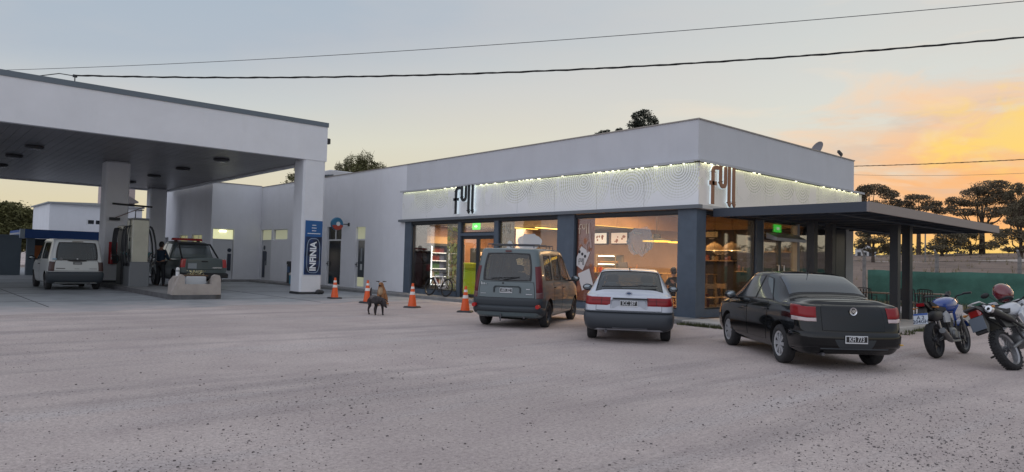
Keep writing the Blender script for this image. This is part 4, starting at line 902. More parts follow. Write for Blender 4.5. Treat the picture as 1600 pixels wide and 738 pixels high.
# ------------------------------------------------------------ traffic cones
ORG=mat('cone orange',(.72,.10,.018),.5,var=.12,vscale=6); REF=mat('reflective white',(.7,.68,.66),.4)
c0=thing('traffic_cone','','traffic cone',(0,0,0),0,'orange traffic cones in front of the shop')
mb=MB(); mb.bbox(-.21,.21,-.21,.21,0,.05,.03); mb.build('base',BLKP,c0)
def cr_(z): return .135-.105*(z-.05)/.70
for nm,z0,z1,m_ in (('cone_body',.05,.40,ORG),('reflective_band',.40,.49,REF),('cone_body',.49,.58,ORG),('reflective_band',.58,.65,REF),('cone_body',.65,.75,ORG)):
    mb=MB(); e=.004 if m_ is REF else 0; mb.lathe([(0,z0),(cr_(z0)+e,z0),(cr_(z1)+e,z1),(0,z1)],'z',seg=20); mb.build(nm,m_,c0,smooth=True)
cs=[(-4.05,12.39,'beside the near canopy column'),(-4.23,9.78,'behind the tail of the dark dog'),(-4.02,7.44,'in front of the bicycle window'),(-3.61,5.32,'next to the green-grey van')]
for i,(x,y,l) in enumerate(cs):
    c=c0 if i==0 else dup(c0)
    c.location=(x,y,0.0 if i>1 else .008); c.rotation_euler=(0,0,radians(13*i)); c['label']='orange and white traffic cone '+l
# ------------------------------------------------------------ pergola over the patio
PG=thing('pergola','flat dark slatted patio roof on paired steel posts at the side of the shop','pergola',(0,0,0)); PD1=mat('pergola dark',(.035,.045,.065),.5); PD2=mat('pergola taupe',(.25,.215,.20),.6)
mb=MB(); mb.box(.5,.56,-4.15,-.165,2.84,3.07); mb.build('side_beam',PD1,PG)
mb=MB(); mb.box(.5,10.75,-4.21,-4.152,2.84,3.07); mb.build('front_beam',PD2,PG)
mb=MB(); mb.box(10.69,10.75,-4.15,-.165,2.84,3.07); mb.build('side_beam',PD1,PG)
mb=MB(); mb.box(.56,10.69,-4.15,-.165,3.03,3.068); mb.build('roof_sheet',mat('pergola sheet',(.16,.16,.165),.6),PG)
for k in range(9):
    x=1.7+k*1.05; mb=MB(); mb.box(x,x+.06,-4.15,-.165,2.88,3.028); mb.build('rafter',PD1,PG)
for y in (-3.25,-1.0): mb=MB(); mb.box(.56,10.69,y,y+.06,2.845,2.878); mb.build('cross_beam',PD1,PG)
for (x,y) in ((3.45,-1.5),(4.6,-1.5),(5.5,-2.96),(6.3,-3.0)):
    mb=MB(); mb.box(x-.11,x+.11,y-.11,y+.11,.115,2.843); mb.build('post',BLACKF,PG)
# patio furniture: outdoor tables with chairs
TT=mat('table slats',(.22,.17,.14),.5)
def patio_table(loc,label):
    t=thing('patio_table',label,'table',loc,0,'patio tables under the pergola')
    mb=MB(); mb.bbox(-.4,.4,-.4,.4,.70,.735,.01); mb.build('tabletop',TT,t)
    for sx in (-1,1):
        for sy in (-1,1): mb=MB(); mb.tube([(sx*.36,sy*.36,0),(sx*.36,sy*.36,.70)],.018,6); mb.build('leg',BLKP,t)
    return t
patio_table((6.9,-2.0,.115),'dark slatted patio table left of the two slim pergola posts'); patio_table((8.4,-3.0,.115),'dark slatted patio table behind the blue motorcycle')
def patio_chair(loc,rz,label,src=[None]):
    if src[0]: return dup(src[0],loc,rz,label)
    t=thing('patio_chair',label,'chair',loc,rz,'black patio chairs under the pergola'); src[0]=t
    mb=MB(); mb.bbox(-.21,.21,-.22,.22,.43,.455,.008); mb.build('seat',TT,t)
    for sy in (-1,1):
        mb=MB(); mb.tube([(-.2,sy*.22,0),(-.2,sy*.22,.64),(.16,sy*.22,.66)],.014,6); mb.build('leg',BLKP,t); mb=MB(); mb.tube([(.2,sy*.22,0),(.18,sy*.22,.45),(.25,sy*.22,.84)],.014,6); mb.build('leg',BLKP,t)
    mb=MB(); mb.tube([(.25,-.22,.84),(.27,-.1,.87),(.27,.1,.87),(.25,.22,.84)],.016,6)
    for k in range(5): mb.box(.235,.25,-.17+k*.08,-.14+k*.08,.5,.84)
    mb.build('backrest',BLKP,t); return t
patio_chair((6.2,-1.9,.115),radians(180),'black patio chair with its back to the pergola posts, nearest the wall')
patio_chair((7.6,-2.6,.115),radians(185),'black patio chair between the two patio tables'); patio_chair((8.3,-2.2,.115),radians(90),'black patio chair on the far side of the tables, back to the wall'); patio_chair((6.9,-1.3,.115),radians(90),'black patio chair pushed under the left patio table')
patio_chair((7.5,-3.2,.115),radians(170),'black patio chair nearest the blue motorcycle')
# ------------------------------------------------------------ roof bits
t=thing('satellite_dish','round grey satellite dish on the parapet near the far corner','satellite dish',(9.0,.9,5.48)); 
mb=MB(); mb.M=Matrix.Rotation(radians(-25),4,'Z')@Matrix.Rotation(radians(-65),4,'Y'); mb.lathe([(0,0),(.12,.01),(.23,.045),(.29,.085),(.295,.075),(.23,.03),(.12,-.005),(0,-.012)],'z',(0,0,.05),28); o=mb.build('dish',mat('dish grey',(.17,.16,.17),.5),t,smooth=True); o.location=(0,0,.36)
mb=MB(); mb.tube([(.05,0,0),(.05,0,.36)],.025,8); mb.tube([(.05,0,.25),(-.35,.1,.15),(-.42,.12,.4)],.012,6); mb.build('mount',STEEL,t)
t=thing('security_camera','small dark camera on a short pole beside the satellite dish','camera',(9.65,.4,5.48)); mb=MB(); mb.tube([(0,0,0),(0,0,.22)],.03,8); mb.build('pole',STEEL,t); mb=MB(); mb.M=Matrix.Translation((0,0,.24))@Matrix.Rotation(radians(20),4,'Y'); mb.box(-.24,.05,-.04,.04,-.04,.05); mb.build('camera_body',BLKP,t)
mb=MB(); mb.bbox(2,5.5,25.0,29.0,5.1,6.35,.05); o=mb.build('roof_tank_room',mat('roof box',(.5,.5,.52),.8)); tag(o,'low pale plant room standing on the shop roof','roof structure')
t=thing('roof_panel','dark sloping sheet panel lying on the roof edge behind the column','panel',(0.9,27.0,5.5)); mb=MB(); mb.add([(0,-2.2,.32),(0,2.2,.02),(1.2,2.2,.05),(1.2,-2.2,.5),(0,-2.2,.40),(0,2.2,.10),(1.2,2.2,.13),(1.2,-2.2,.58)],[(0,3,2,1),(4,5,6,7),(0,1,5,4),(1,2,6,5),(2,3,7,6),(3,0,4,7)]); mb.build('sheet',mat('sheet dark',(.06,.07,.085),.5),t)
# ------------------------------------------------------------ vehicles
GLS=mat('car glass',(.018,.024,.028),.06,spec=.8,coat=.3); TRIM=mat('trim black',(.015,.016,.018),.5); GAP=mat('panel gap',(.006,.006,.006),.8)
LAMPR=mat('tail lamp red',(.22,.006,.010),.3,spec=.3,coat=.2); LAMPD=mat('tail lamp dark red',(.11,.010,.016),.3,spec=.3,coat=.2); LAMPW=mat('tail lamp clear',(.45,.36,.36),.15,coat=.8); LAMPF=mat('head lamp',(.5,.52,.55),.1,coat=1)
PLB=mat('plate black',(.012,.012,.014),.5); PLW=mat('plate white',(.58,.60,.62),.45); WELL=mat('wheel well',(.008,.008,.008),.9)
def crom(p0,p1,p2,p3,t,k=.38):
    m1=(p2-p0)*k; m2=(p3-p1)*k; t2=t*t; t3=t2*t
    return p1*(2*t3-3*t2+1)+m1*(t3-2*t2+t)+p2*(-2*t3+3*t2)+m2*(t3-t2)
CABIN=mat('cabin trim',(.045,.047,.05),.8); SEATC=mat('seat cloth',(.07,.072,.078),.9,var=.2,vscale=8); CARPANE=glass('car pane',tint=(.50,.57,.57),refl=.07,alpha=.06,body=(.30,.33,.34)); DARKPANE=glass('dark car pane',tint=(.30,.34,.34),refl=.06,alpha=.05,body=(.10,.12,.13))
def superb0(c,a,b,d,e1=.6,e2=.6,seg=16,ring=10):
    sg=lambda v,e: (abs(v)**e)*(1 if v>=0 else -1); rows=[]
    for i in range(ring+1):
        t=-pi/2+pi*i/ring; rows.append([(c[0]+a*sg(cos(t),e1)*sg(cos(2*pi*k/seg),e2),c[1]+b*sg(cos(t),e1)*sg(sin(2*pi*k/seg),e2),c[2]+d*sg(sin(t),e1)) for k in range(seg+1)])
    return rows
class Car:
    """body lofted from stations; local x forward, y left, rear axle at x=0"""
    def __init__(s,stations,paint,root,bulge=.05,fb=.10):
        s.S=[[Vector(p) for p in st] for st in stations]; s.paint=paint; s.root=root; s.bulge=bulge; s.fb=fb; s.cut=[]; s.nl=len(stations[0])
    def pt(s,u,t):
        n=len(s.S); u=max(0,min(n-1,u)); t=max(0,min(s.nl-1,t))
        j=min(int(t),s.nl-2); f=t-j; out=[]
        i=min(int(u),n-2); g_=u-i
        def col(jj):
            jj=max(0,min(s.nl-1,jj)); c=[s.S[max(0,min(n-1,i+d))][jj] for d in (-1,0,1,2)]
            return crom(c[0],c[1],c[2],c[3],g_)
        c=[col(j-1),col(j),col(j+1),col(j+2)]
        if j-1<0: c[0]=Vector((c[2].x,-c[2].y,c[2].z))
        if j+2>s.nl-1: c[3]=Vector((c[1].x,-c[1].y,c[1].z))
        return crom(c[0],c[1],c[2],c[3],f,.30)
    def side(s,u,t,sg=1):
        p=s.pt(u,t); return Vector((p.x,p.y*sg,p.z))
    def top(s,u,c):
        t=s.nl-1-abs(c); return s.side(u,t,1 if c>=0 else -1)
    def rear(s,a,t):
        p=s.pt(0,t); return Vector((p.x-s.bulge*(1-a*a)*min(1,p.y/.5),p.y*a,p.z))
    def front(s,a,t):
        p=s.pt(len(s.S)-1,t); return Vector((p.x+s.fb*(1-a*a)*min(1,p.y/.5),p.y*a,p.z))
    def u_at(s,x,t=4):
        lo,hi=0,len(s.S)-1
        for _ in range(40):
            m=(lo+hi)/2
            if s.pt(m,t).x<x: lo=m
            else: hi=m
        return lo
    def t_at(s,z,u=0,lo=1,hi=None):
        hi=hi or s.nl-1.01
        for _ in range(40):
            m=(lo+hi)/2
            if s.pt(u,m).z<z: lo=m
            else: hi=m
        return lo
    def body(s,arches,name='body',nu=5,nt=5,r=.36,roofmat=None):
        n=(len(s.S)-1)*nu; m=(s.nl-1)*nt; mb=MB()
        for sg in (1,-1):
            mb.grid([[s.side(i/nu,j/nt,sg) for j in range(m+1)] for i in range(n+1)],flip=sg<0)
        na=14
        mb.grid([[s.rear(-1+2*k/na,j/nt) for k in range(na+1)] for j in range(m+1)])
        mb.grid([[s.front(-1+2*k/na,j/nt) for k in range(na+1)] for j in range(m+1)],flip=True)
        o=mb.build(name,s.paint,s.root)
        bm=bmesh.new(); bm.from_mesh(o.data); bmesh.ops.remove_doubles(bm,verts=bm.verts,dist=.0015); bmesh.ops.dissolve_degenerate(bm,dist=.0005,edges=bm.edges); bmesh.ops.recalc_face_normals(bm,faces=bm.faces); bm.to_mesh(o.data); bm.free()
        cm=MB()
        for ax in arches:
            for sg in (1,-1):
                y0,y1=(.48,1.3) if sg>0 else (-1.3,-.48); cm.lathe([(0,y0),(r,y0),(r,y1),(0,y1)],'y',(ax,0,.31),32)
        c=cm.build('cut',None,s.root); md=o.modifiers.new('b','BOOLEAN'); md.object=c; md.operation='DIFFERENCE'; md.solver='EXACT'
        dg=bpy.context.evaluated_depsgraph_get(); dg.update(); me=bpy.data.meshes.new_from_object(o.evaluated_get(dg)); o.modifiers.clear(); o.data=me
        bpy.data.objects.remove(c)
        if len(me.materials)<1: me.materials.append(s.paint)
        me.materials[0]=s.paint
        while len(me.materials)<2: me.materials.append(WELL)
        for p in me.polygons:
            p.material_index=0; cx,cy,cz=p.center
            for ax in arches:
                d=sqrt((cx-ax)**2+(cz-.31)**2)
                if (d<r-.004 and abs(cy)<.6 and abs(cy)>.47 and abs(p.normal.y)>.9) or (abs(d-r)<.012 and abs(p.normal.y)<.3 and abs(cy)>.45): p.material_index=1
        me.shade_smooth(); me.set_sharp_from_angle(angle=radians(40)); s.bodyo=o; return o
    def patch(s,f,name,m,off=.005,n=10,k=8,parent=None,round_=.0,flip=False,radial=None,thick=.0,mb=None):
        """f(a,b) -> point, a,b in 0..1; offset outwards"""
        rows=[]
        def F(a,b):
            A,Bb=2*a-1,2*b-1
            if round_: A,Bb=A*sqrt(1-round_*Bb*Bb/2),Bb*sqrt(1-round_*A*A/2)
            return (A+1)/2,(Bb+1)/2
        for i in range(n+1):
            row=[]
            for j in range(k+1):
                a,b=F(i/n,j/k); p=f(a,b); e=.01
                if radial: d=Vector((p.x-radial,p.y,0)).normalized()
                else:
                    d=(f(min(1,a+e),b)-f(max(0,a-e),b)).cross(f(a,min(1,b+e))-f(a,max(0,b-e)))
                    d=d.normalized() if d.length>1e-12 else Vector((0,0,1))
                    if flip: d=-d
                row.append(p+d*off)
            rows.append(row)
        M_=mb or MB(); M_.grid(rows,flip=not flip)
        if mb: return mb
        o=M_.build(name,m,parent or s.root,smooth=True,fixn=False,sharp=0); return o
    def _loop(s,f,k,rnd,n=10):
        """closed loop of (a,b) on a rounded square scaled by k"""
        L=[]
        for i in range(4*n):
            e=i//n; q=(i%n)/n*2-1; A,Bb=[(q,-1),(1,q),(-q,1),(-1,-q)][e]
            if rnd: A,Bb=A*sqrt(1-rnd*Bb*Bb/2),Bb*sqrt(1-rnd*A*A/2)
            L.append(((A*k[0]+1)/2,(Bb*k[1]+1)/2))
        return L
    def _nrm(s,f,a,b,flip):
        e=.01; d=(f(a+e,b)-f(a-e,b)).cross(f(a,b+e)-f(a,b-e)); d=d.normalized() if d.length>1e-12 else Vector((0,0,1)); return -d if flip else d
    def open_window(s,f,flip,name='window',kg=(.93,.90),rnd=.14,m=None,parent=None,off=.006):
        """cut a real opening into the body and fit trim ring plus clear pane"""
        n=10; outer=s._loop(f,(1,1),rnd*.8,n); inner=s._loop(f,kg,rnd,n)
        mb=MB(); ov=[]; iv=[]
        for (a,b) in outer: ov.append(f(a,b)+s._nrm(f,a,b,flip)*off*.5)
        for (a,b) in inner: iv.append(f(a,b)+s._nrm(f,a,b,flip)*off)
        jv=[p-s._nrm(f,*ab,flip)*.03 for p,ab in zip(iv,inner)]
        N=len(ov); mb.add(ov+iv+jv,[(i,(i+1)%N,N+(i+1)%N,N+i) for i in range(N)]+[(N+i,N+(i+1)%N,2*N+(i+1)%N,2*N+i) for i in range(N)])
        o=mb.build(name,TRIM,parent or s.root,smooth=True,fixn=False)
        g_=lambda a,b:f((2*a-1)*kg[0]/2+.5,(2*b-1)*kg[1]/2+.5)
        s.patch(g_,'glass',m or CARPANE,-.004,parent=o,round_=rnd,flip=flip,n=10,k=8)
        # cutter
        rows=[]; K=8
        top=[];bot=[]
        for i in range(K+1):
            r1=[];r2=[]
            for j in range(K+1):
                A,Bb=(2*i/K-1),(2*j/K-1); A,Bb=A*sqrt(1-rnd*Bb*Bb/2),Bb*sqrt(1-rnd*A*A/2)
                a,b=(A*kg[0]*1.01+1)/2,(Bb*kg[1]*1.01+1)/2; p=f(a,b); d=s._nrm(f,a,b,flip); r1.append(p+d*.06); r2.append(p-d*.11)
            top.append(r1); bot.append(r2)
        c=MB(); c.grid(top); c.grid(bot)
        def wallq(T,Bt): c.grid([T,Bt])
        wallq(top[0],bot[0]); wallq(top[-1],bot[-1]); wallq([r[0] for r in top],[r[0] for r in bot]); wallq([r[-1] for r in top],[r[-1] for r in bot])
        s.cut.append(c); return o
    def hollow(s,x0,x1,t0,inset=.05):
        """cabin cavity, then all window openings, are subtracted from the body"""
        u0,u1=s.u_at(x0,5),s.u_at(x1,5); nu,nt=16,8; c=MB(); rings=[]
        for i in range(nu+1):
            u=u0+(u1-u0)*i/nu; R_=[]
            for sg in (1,-1):
                col=[]
                for j in range(nt+1):
                    t=t0+(s.nl-1-t0)*j/nt; p=s.side(u,t,sg); y=max(0,abs(p.y)-inset)*sg; z=p.z-(inset*.9 if t>4.6 else 0); col.append(Vector((p.x,y,z)))
                R_+= col if sg>0 else col[::-1][1:]
            rings.append(R_)
        m=len(rings[0]); vs=[v for r in rings for v in r]; fs=[tuple(range(m)),tuple(nu*m+k for k in range(m-1,-1,-1))]
        for i in range(nu):
            for k in range(m): fs.append((i*m+k,i*m+(k+1)%m,(i+1)*m+(k+1)%m,(i+1)*m+k))
        c.add(vs,fs)
        b=s.bodyo
        for q in [c]+s.cut:
            co=q.build('cut',None,s.root); md=b.modifiers.new('b','BOOLEAN'); md.object=co; md.operation='DIFFERENCE'; md.solver='EXACT'
            s._tmp=getattr(s,'_tmp',[])+[co]
        dg=bpy.context.evaluated_depsgraph_get(); dg.update(); me=bpy.data.meshes.new_from_object(b.evaluated_get(dg)); b.modifiers.clear(); b.data=me
        for co in s._tmp: bpy.data.objects.remove(co)
        while len(me.materials)<3: me.materials.append(CABIN)
        me.materials[0]=s.paint; me.materials[1]=WELL; me.materials[2]=CABIN
        # cavity faces get the cabin trim: anything lying clearly inside the outer skin
        for p_ in me.polygons:
            if p_.material_index==1: continue
            cx,cy,cz=p_.center; u=s.u_at(cx,5); 
            if x0-.02<cx<x1+.02:
                if cz<s.pt(u,t0).z-.03: continue
                nn=p_.normal; inward=nn.y*cy+nn.z*(cz-1.0)<-.015
                best=min(sqrt((abs(cy)-q.y)**2+(cz-q.z)**2) for q in [s.pt(u,t0-.3+k*(s.nl-1-t0+.3)/90) for k in range(91)])
                if (inward and best>.018) or (abs(nn.x)>.8 and best>.04 and x0+.02<cx<x1+.02) or (nn.z>.8 and best>.05 and cz<s.pt(u,t0).z+.05): p_.material_index=2
        me.shade_smooth(); me.set_sharp_from_angle(angle=radians(40))
    def seats(s,xf,xr,zf,w,steer=True):
        for sg in (1,-1):
            mb=MB(); mb.M=Matrix.Translation((xf,sg*w,zf))@Matrix.Rotation(radians(-12),4,'Y'); mb.grid(superb0((0,0,.26),.07,.22,.32)); mb.grid(superb0((-.01,0,.68),.045,.13,.085)); mb.box(-.01,.01,-.05,-.03,.55,.64); mb.box(-.01,.01,.03,.05,.55,.64); mb.M=Matrix.Identity(4); mb.grid(superb0((xf+.26,sg*w,zf+.02),.27,.23,.08)); mb.build('seat',SEATC,s.root,smooth=True)
        mb=MB(); mb.M=Matrix.Translation((xr,0,zf))@Matrix.Rotation(radians(-14),4,'Y'); mb.grid(superb0((0,0,.22),.07,w+.26,.26))
        for y in (-w,w): mb.grid(superb0((-.01,y,.55),.04,.12,.075))
        mb.build('rear_seat',SEATC,s.root,smooth=True)
        mb=MB(); mb.grid(superb0((xf+.85,0,zf+.22),.18,w+.36,.12)); mb.build('dashboard',CABIN,s.root,smooth=True)
        mb=MB(); mb.M=Matrix.Translation((xf+.52,w,zf+.34))@Matrix.Rotation(radians(65),4,'Y'); mb.tube([(.17*cos(a),.17*sin(a),0) for a in [2*pi*k/20 for k in range(20)]],.014,6,closed=True); mb.tube([(-.16,0,0),(.16,0,0)],.015,5); mb.build('steering_wheel',CABIN,s.root,smooth=True)
    # window/quad defined on the side surface by four (x,t) corners: rear-bottom, front-bottom, front-top, rear-top
    def side_quad(s,c,sg):
        def f(a,b):
            xb=c[0][0]+(c[1][0]-c[0][0])*a; xt=c[3][0]+(c[2][0]-c[3][0])*a
            tb=c[0][1]+(c[1][1]-c[0][1])*a; tt=c[3][1]+(c[2][1]-c[3][1])*a
            t=tb+(tt-tb)*b; x=xb+(xt-xb)*b; return s.side(s.u_at(x,t),t,sg)
        return f
    def window(s,c,sg,name='window',parent=None,m=None,round_=.12,grow=.022):
        xs=[c[0][0]-grow,c[1][0]+grow]; C=[(c[0][0]-grow,c[0][1]-grow*2),(c[1][0]+grow,c[1][1]-grow*2),(c[2][0]+grow,c[2][1]+grow*2),(c[3][0]-grow,c[3][1]+grow*2)]
        fl=sg>0
        o=s.patch(s.side_quad(C,sg),name,TRIM,.004,parent=parent,round_=round_*.6,flip=fl)
        s.patch(s.side_quad(c,sg),'glass',m or GLS,.008,parent=o,round_=round_,flip=fl); return o
    def door(s,c,sg,handle=None,name='door'):
        g_=.008; C=[(c[0][0]-g_,c[0][1]-.015),(c[1][0]+g_,c[1][1]-.015),(c[2][0]+g_,c[2][1]+.01),(c[3][0]-g_,c[3][1]+.01)]; fl=sg>0
        o=s.patch(s.side_quad(c,sg),name,s.paint,.0045,n=16,k=14,flip=fl,round_=.04)
        s.patch(s.side_quad(C,sg),'door_gap',GAP,.002,n=16,k=14,parent=o,flip=fl,round_=.04)
        if handle:
            p=s.side(s.u_at(handle[0],handle[1]),handle[1],sg); mb=MB(); mb.tube([p+Vector((-.08,-sg*.0,0)),p+Vector((-.07,sg*.03,0)),p+Vector((.07,sg*.03,0)),p+Vector((.08,0,0))],.014,6); mb.build('handle',TRIM,o,smooth=True)
        return o
    def wheels(s,xs,R=.30,W=.185,y=.70,style='steel',dark=None):
        for x in xs:
            for sg in (1,-1):
                w=bpy.data.objects.new('wheel',None); COL.objects.link(w); w.parent=s.root; w.location=(x,sg*y,R); w.empty_display_size=.05
                if sg<0: w.rotation_euler=(0,0,pi)
                h=W/2; mb=MB(); mb.lathe([(R*.62,-h*.8),(R*.66,-h*.95),(R*.86,-h),(R*.96,-h*.85),(R,-h*.6),(R,h*.6),(R*.96,h*.85),(R*.86,h),(R*.66,h*.95),(R*.62,h*.8),(R*.60,0)],'y',seg=36,closed=True); mb.build('tyre',RUB,w,smooth=True,sharp=50)
                RM=mat('rim '+style,{'steel':(.05,.05,.055),'silver':(.42,.43,.45),'grey':(.16,.17,.18)}[style],.35,.4)
                mb=MB(); mb.lathe([(0,h*.25),(R*.5,h*.35),(R*.60,h*.7),(R*.64,h*.82),(R*.63,h*.6),(R*.61,-h*.5),(0,-h*.5)],'y',seg=32); mb.build('rim',mat('rim dark',(.03,.03,.033),.5) if style=='silver' else RM,w,smooth=True)
                mb=MB()
                if style=='silver':
                    for k in range(8):
                        a=2*pi*k/8; mb.M=Matrix.Rotation(a,4,'Y'); mb.prism([(-.022,R*.12),(.022,R*.12),(.034,R*.6),(-.034,R*.6)],h*.55,h*.78,'y')
                    mb.M=Matrix.Identity(4); mb.lathe([(R*.56,h*.78),(R*.65,h*.9),(R*.65,h*.8),(R*.56,h*.7)],'y',seg=32,closed=True); mb.lathe([(0,h*.85),(R*.14,h*.82),(R*.16,h*.6),(0,h*.5)],'y',seg=16)
                    mb.build('hubcap',RM,w,smooth=True)
                else:
                    mb.lathe([(0,h*.6),(R*.16,h*.55),(R*.2,h*.35),(0,h*.3)],'y',seg=16); mb.build('hub',STEEL,w,smooth=True)
                    mb=MB()
                    for k in range(10):
                        a=2*pi*k/10; mb.ball((R*.42*cos(a),h*.37,R*.42*sin(a)),.022,.012,.022,8,5)
                    mb.build('vent_hole',GAP,w)
    def mirror(s,x,sg,z,y,m=None):
        m=m or TRIM; mb=MB(); mb.tube([(x,sg*(y-.12),z-.05),(x+.02,sg*(y+.04),z-.02)],.025,6); mb.ball((x+.03,sg*(y+.10),z+.02),.06,.11,.075,12,8); o=mb.build('wing_mirror',m,s.root,smooth=True)
        mb=MB(); mb.ball((x-.018,sg*(y+.10),z+.02),.02,.085,.055,10,6); mb.build('mirror_glass',mat('mirror face',(.25,.28,.3),.1,.8),o,smooth=True)
    def plate(s,txt,x,z,w=.36,h=.13,tilt=0,style='black'):
        F_=frame((x,0,z),(0,-1,0),(sin(tilt),0,cos(tilt)))
        mb=MB(); mb.M=F_; mb.bbox(-w/2,w/2,-h/2,h/2,0,.008,.003); o=mb.build('number_plate',PLW,s.root)
        mb=MB(); mb.M=F_; mb.box(-w/2+.012,w/2-.012,-h/2+.02,h/2-.012,.0085,.0105); mb.build('plate_field',PLB,o)
        text(txt,h*.88,PLW,o,F_@Matrix.Translation((0,.003,.0125)),name='plate_lettering',bold=.0012,ext=.001,sx=min(.95,w*.86/(len(txt)*h*.88*.56))); return o
    def band(s,t0,t1,x_end,off,m,name,x_start=None,radial=1.0,n=8):
        """wrap-around band on the rear face and both sides (bumper)"""
        mb=MB(); rows=[]; U=[]
        ue=s.u_at(x_end,2.5); ns=12
        pts=[('s',1,ue*(1-k/ns)) for k in range(ns+1)]+[('r',1-2*k/16,0) for k in range(1,16)]+[('s',-1,ue*k/ns) for k in range(ns+1)]
        for kind,a,u in pts:
            row=[]
            for j in range(n+1):
                t=t0+(t1-t0)*j/n; p=s.side(u,t,a) if kind=='s' else s.rear(a,t)
                d=Vector((p.x-radial,p.y*1.15,0)).normalized(); q=j/n; prof=off*min(1,4*q,4*(1-q))**.5 if 0<q<1 else 0
                row.append(p+d*(prof+.002))
            rows.append(row)
        mb.grid(rows); return mb.build(name,m,s.root,smooth=True,fixn=False,sharp=0)
    def corner_lamp(s,t0,t1,a0,x1,sg,m,off=.012,name='tail_light',parent=None,radial=1.0,t0b=None):
        """lamp wrapping from the rear face (|a|>a0) to the side up to x1"""
        mb=MB(); rows=[]; t0b=t0 if t0b is None else t0b
        for kind,v in [('r',a0+(1-a0)*k/6) for k in range(7)]+[('s',k/6) for k in range(1,7)]:
            row=[]
            for j in range(9):
                t=t0+(t1-t0)*j/8
                if kind=='r': p=s.rear(v*sg,t)
                else: p=s.side(s.u_at(s.pt(0,t).x+(x1)*v,t),t,sg)
                d=Vector((p.x-radial,p.y*1.1,0)).normalized(); e=off*(0.25 if j in (0,8) or (kind=='r' and v==a0) or (kind=='s' and v==1) else 1); row.append(p+d*e)
            rows.append(row)
        mb.grid(rows,flip=sg>0); return mb.build(name,m,parent or s.root,smooth=True,fixn=False,sharp=0)
def stations(spec,nl=8):
    """spec rows: x(list per level or number), w, zb, zsill, zmid, zbelt, roof half width, zroof, crown, xs offsets"""
    out=[]
    for r in spec:
        x,w,zb,zs,zm,zbt,wr,zr=r[:8]; xo=r[8] if len(r)>8 else [0]*8
        out.append([(x+xo[0],0,zb),(x+xo[1],w*.80,zb),(x+xo[2],w*.955,zs),(x+xo[3],w,zm),(x+xo[4],w*.965,zbt),(x+xo[5],wr,zr-.055),(x+xo[6],wr*.72,zr-.012),(x+xo[7],0,zr)])
    return out
def paint(name,c,rough=.25,metal=0,coat=.8,var=0): return mat(name,c,rough,metal,coat=coat,var=var,vscale=2)

# ---- black saloon
P1=mat('car black',(.003,.004,.005),.10,spec=.22,coat=.5)
sedan=thing('parked_car','glossy black four-door saloon parked in front of the pergola','car',(-5.0,-5.76,0),radians(50)); sedan.scale=(.96,.96,.985)
oh=.83; X=lambda v:v-oh
sp=[(X(.02),.70,.27,.36,.60,.93,.56,1.03,[.10,.06,.0,.0,.10,.17,.18,.18]),
    (X(.10),.78,.24,.34,.60,.945,.62,1.045,[.04,.03,.0,.0,.05,.12,.13,.13]),
    (X(.32),.822,.22,.32,.60,.955,.66,1.06),
    (X(.68),.83,.21,.30,.60,.955,.665,1.075),
    (X(.80),.83,.20,.30,.60,.955,.64,1.10),
    (X(1.08),.83,.20,.30,.60,.95,.60,1.285),
    (X(1.38),.83,.20,.30,.60,.945,.575,1.405),
    (X(1.75),.83,.20,.30,.60,.94,.575,1.452),
    (X(2.2),.83,.20,.30,.60,.93,.58,1.46),
    (X(2.58),.83,.20,.30,.60,.92,.575,1.425),
    (X(2.95),.83,.20,.30,.60,.91,.62,1.22),
    (X(3.25),.828,.20,.30,.60,.90,.69,1.02),
    (X(3.40),.825,.20,.30,.60,.88,.70,.975),
    (X(3.75),.815,.21,.31,.58,.82,.69,.90),
    (X(4.02),.76,.22,.33,.54,.74,.64,.80),
    (X(4.16),.66,.25,.36,.52,.66,.55,.71,[-.04,-.02,0,.02,0,-.04,-.05,-.05])]
c=Car(stations(sp),P1,sedan,.07); WB=2.47
c.body([0,WB],r=.365)
c.wheels((0,WB),R=.308,y=.722,style='silver')
for sg in (1,-1):
    d=c.door([(.56,2.15),(1.40,2.15),(1.40,4.02),(.44,4.02)],sg,(.56,3.65)); c.window([(.30,4.16),(1.00,4.16),(1.00,4.84),(.72,4.80)],sg,parent=None,round_=.1)
    c.door([(1.43,2.15),(2.32,2.15),(2.30,4.02),(1.43,4.02)],sg,(1.56,3.65)); c.window([(1.09,4.16),(2.05,4.16),(1.62,4.84),(1.09,4.86)],sg,round_=.06)
    c.mirror(1.98,sg,.98,.83,P1)
    c.corner_lamp(3.52,4.10,.80,.30,sg,LAMPR,.022); c.corner_lamp(3.38,3.51,.80,.28,sg,LAMPW,.020)
def rw(u0,u1,w0,w1): return lambda a,b: c.top(u0+(u1-u0)*b,(-(w0+(w1-w0)*b))*(2*a-1))
c.patch(rw(4.12,6.0,2.12,2.02),'rear_window',TRIM,.004,n=16,flip=False,round_=.06); c.patch(rw(4.25,5.92,2.02,1.93),'glass',mat('rear glass',(.032,.045,.060),.05,spec=.7,coat=.3),.008,n=16,round_=.10)
c.patch(rw(9.1,11.1,2.0,2.1),'windscreen',GLS,.006,n=16,round_=.08)
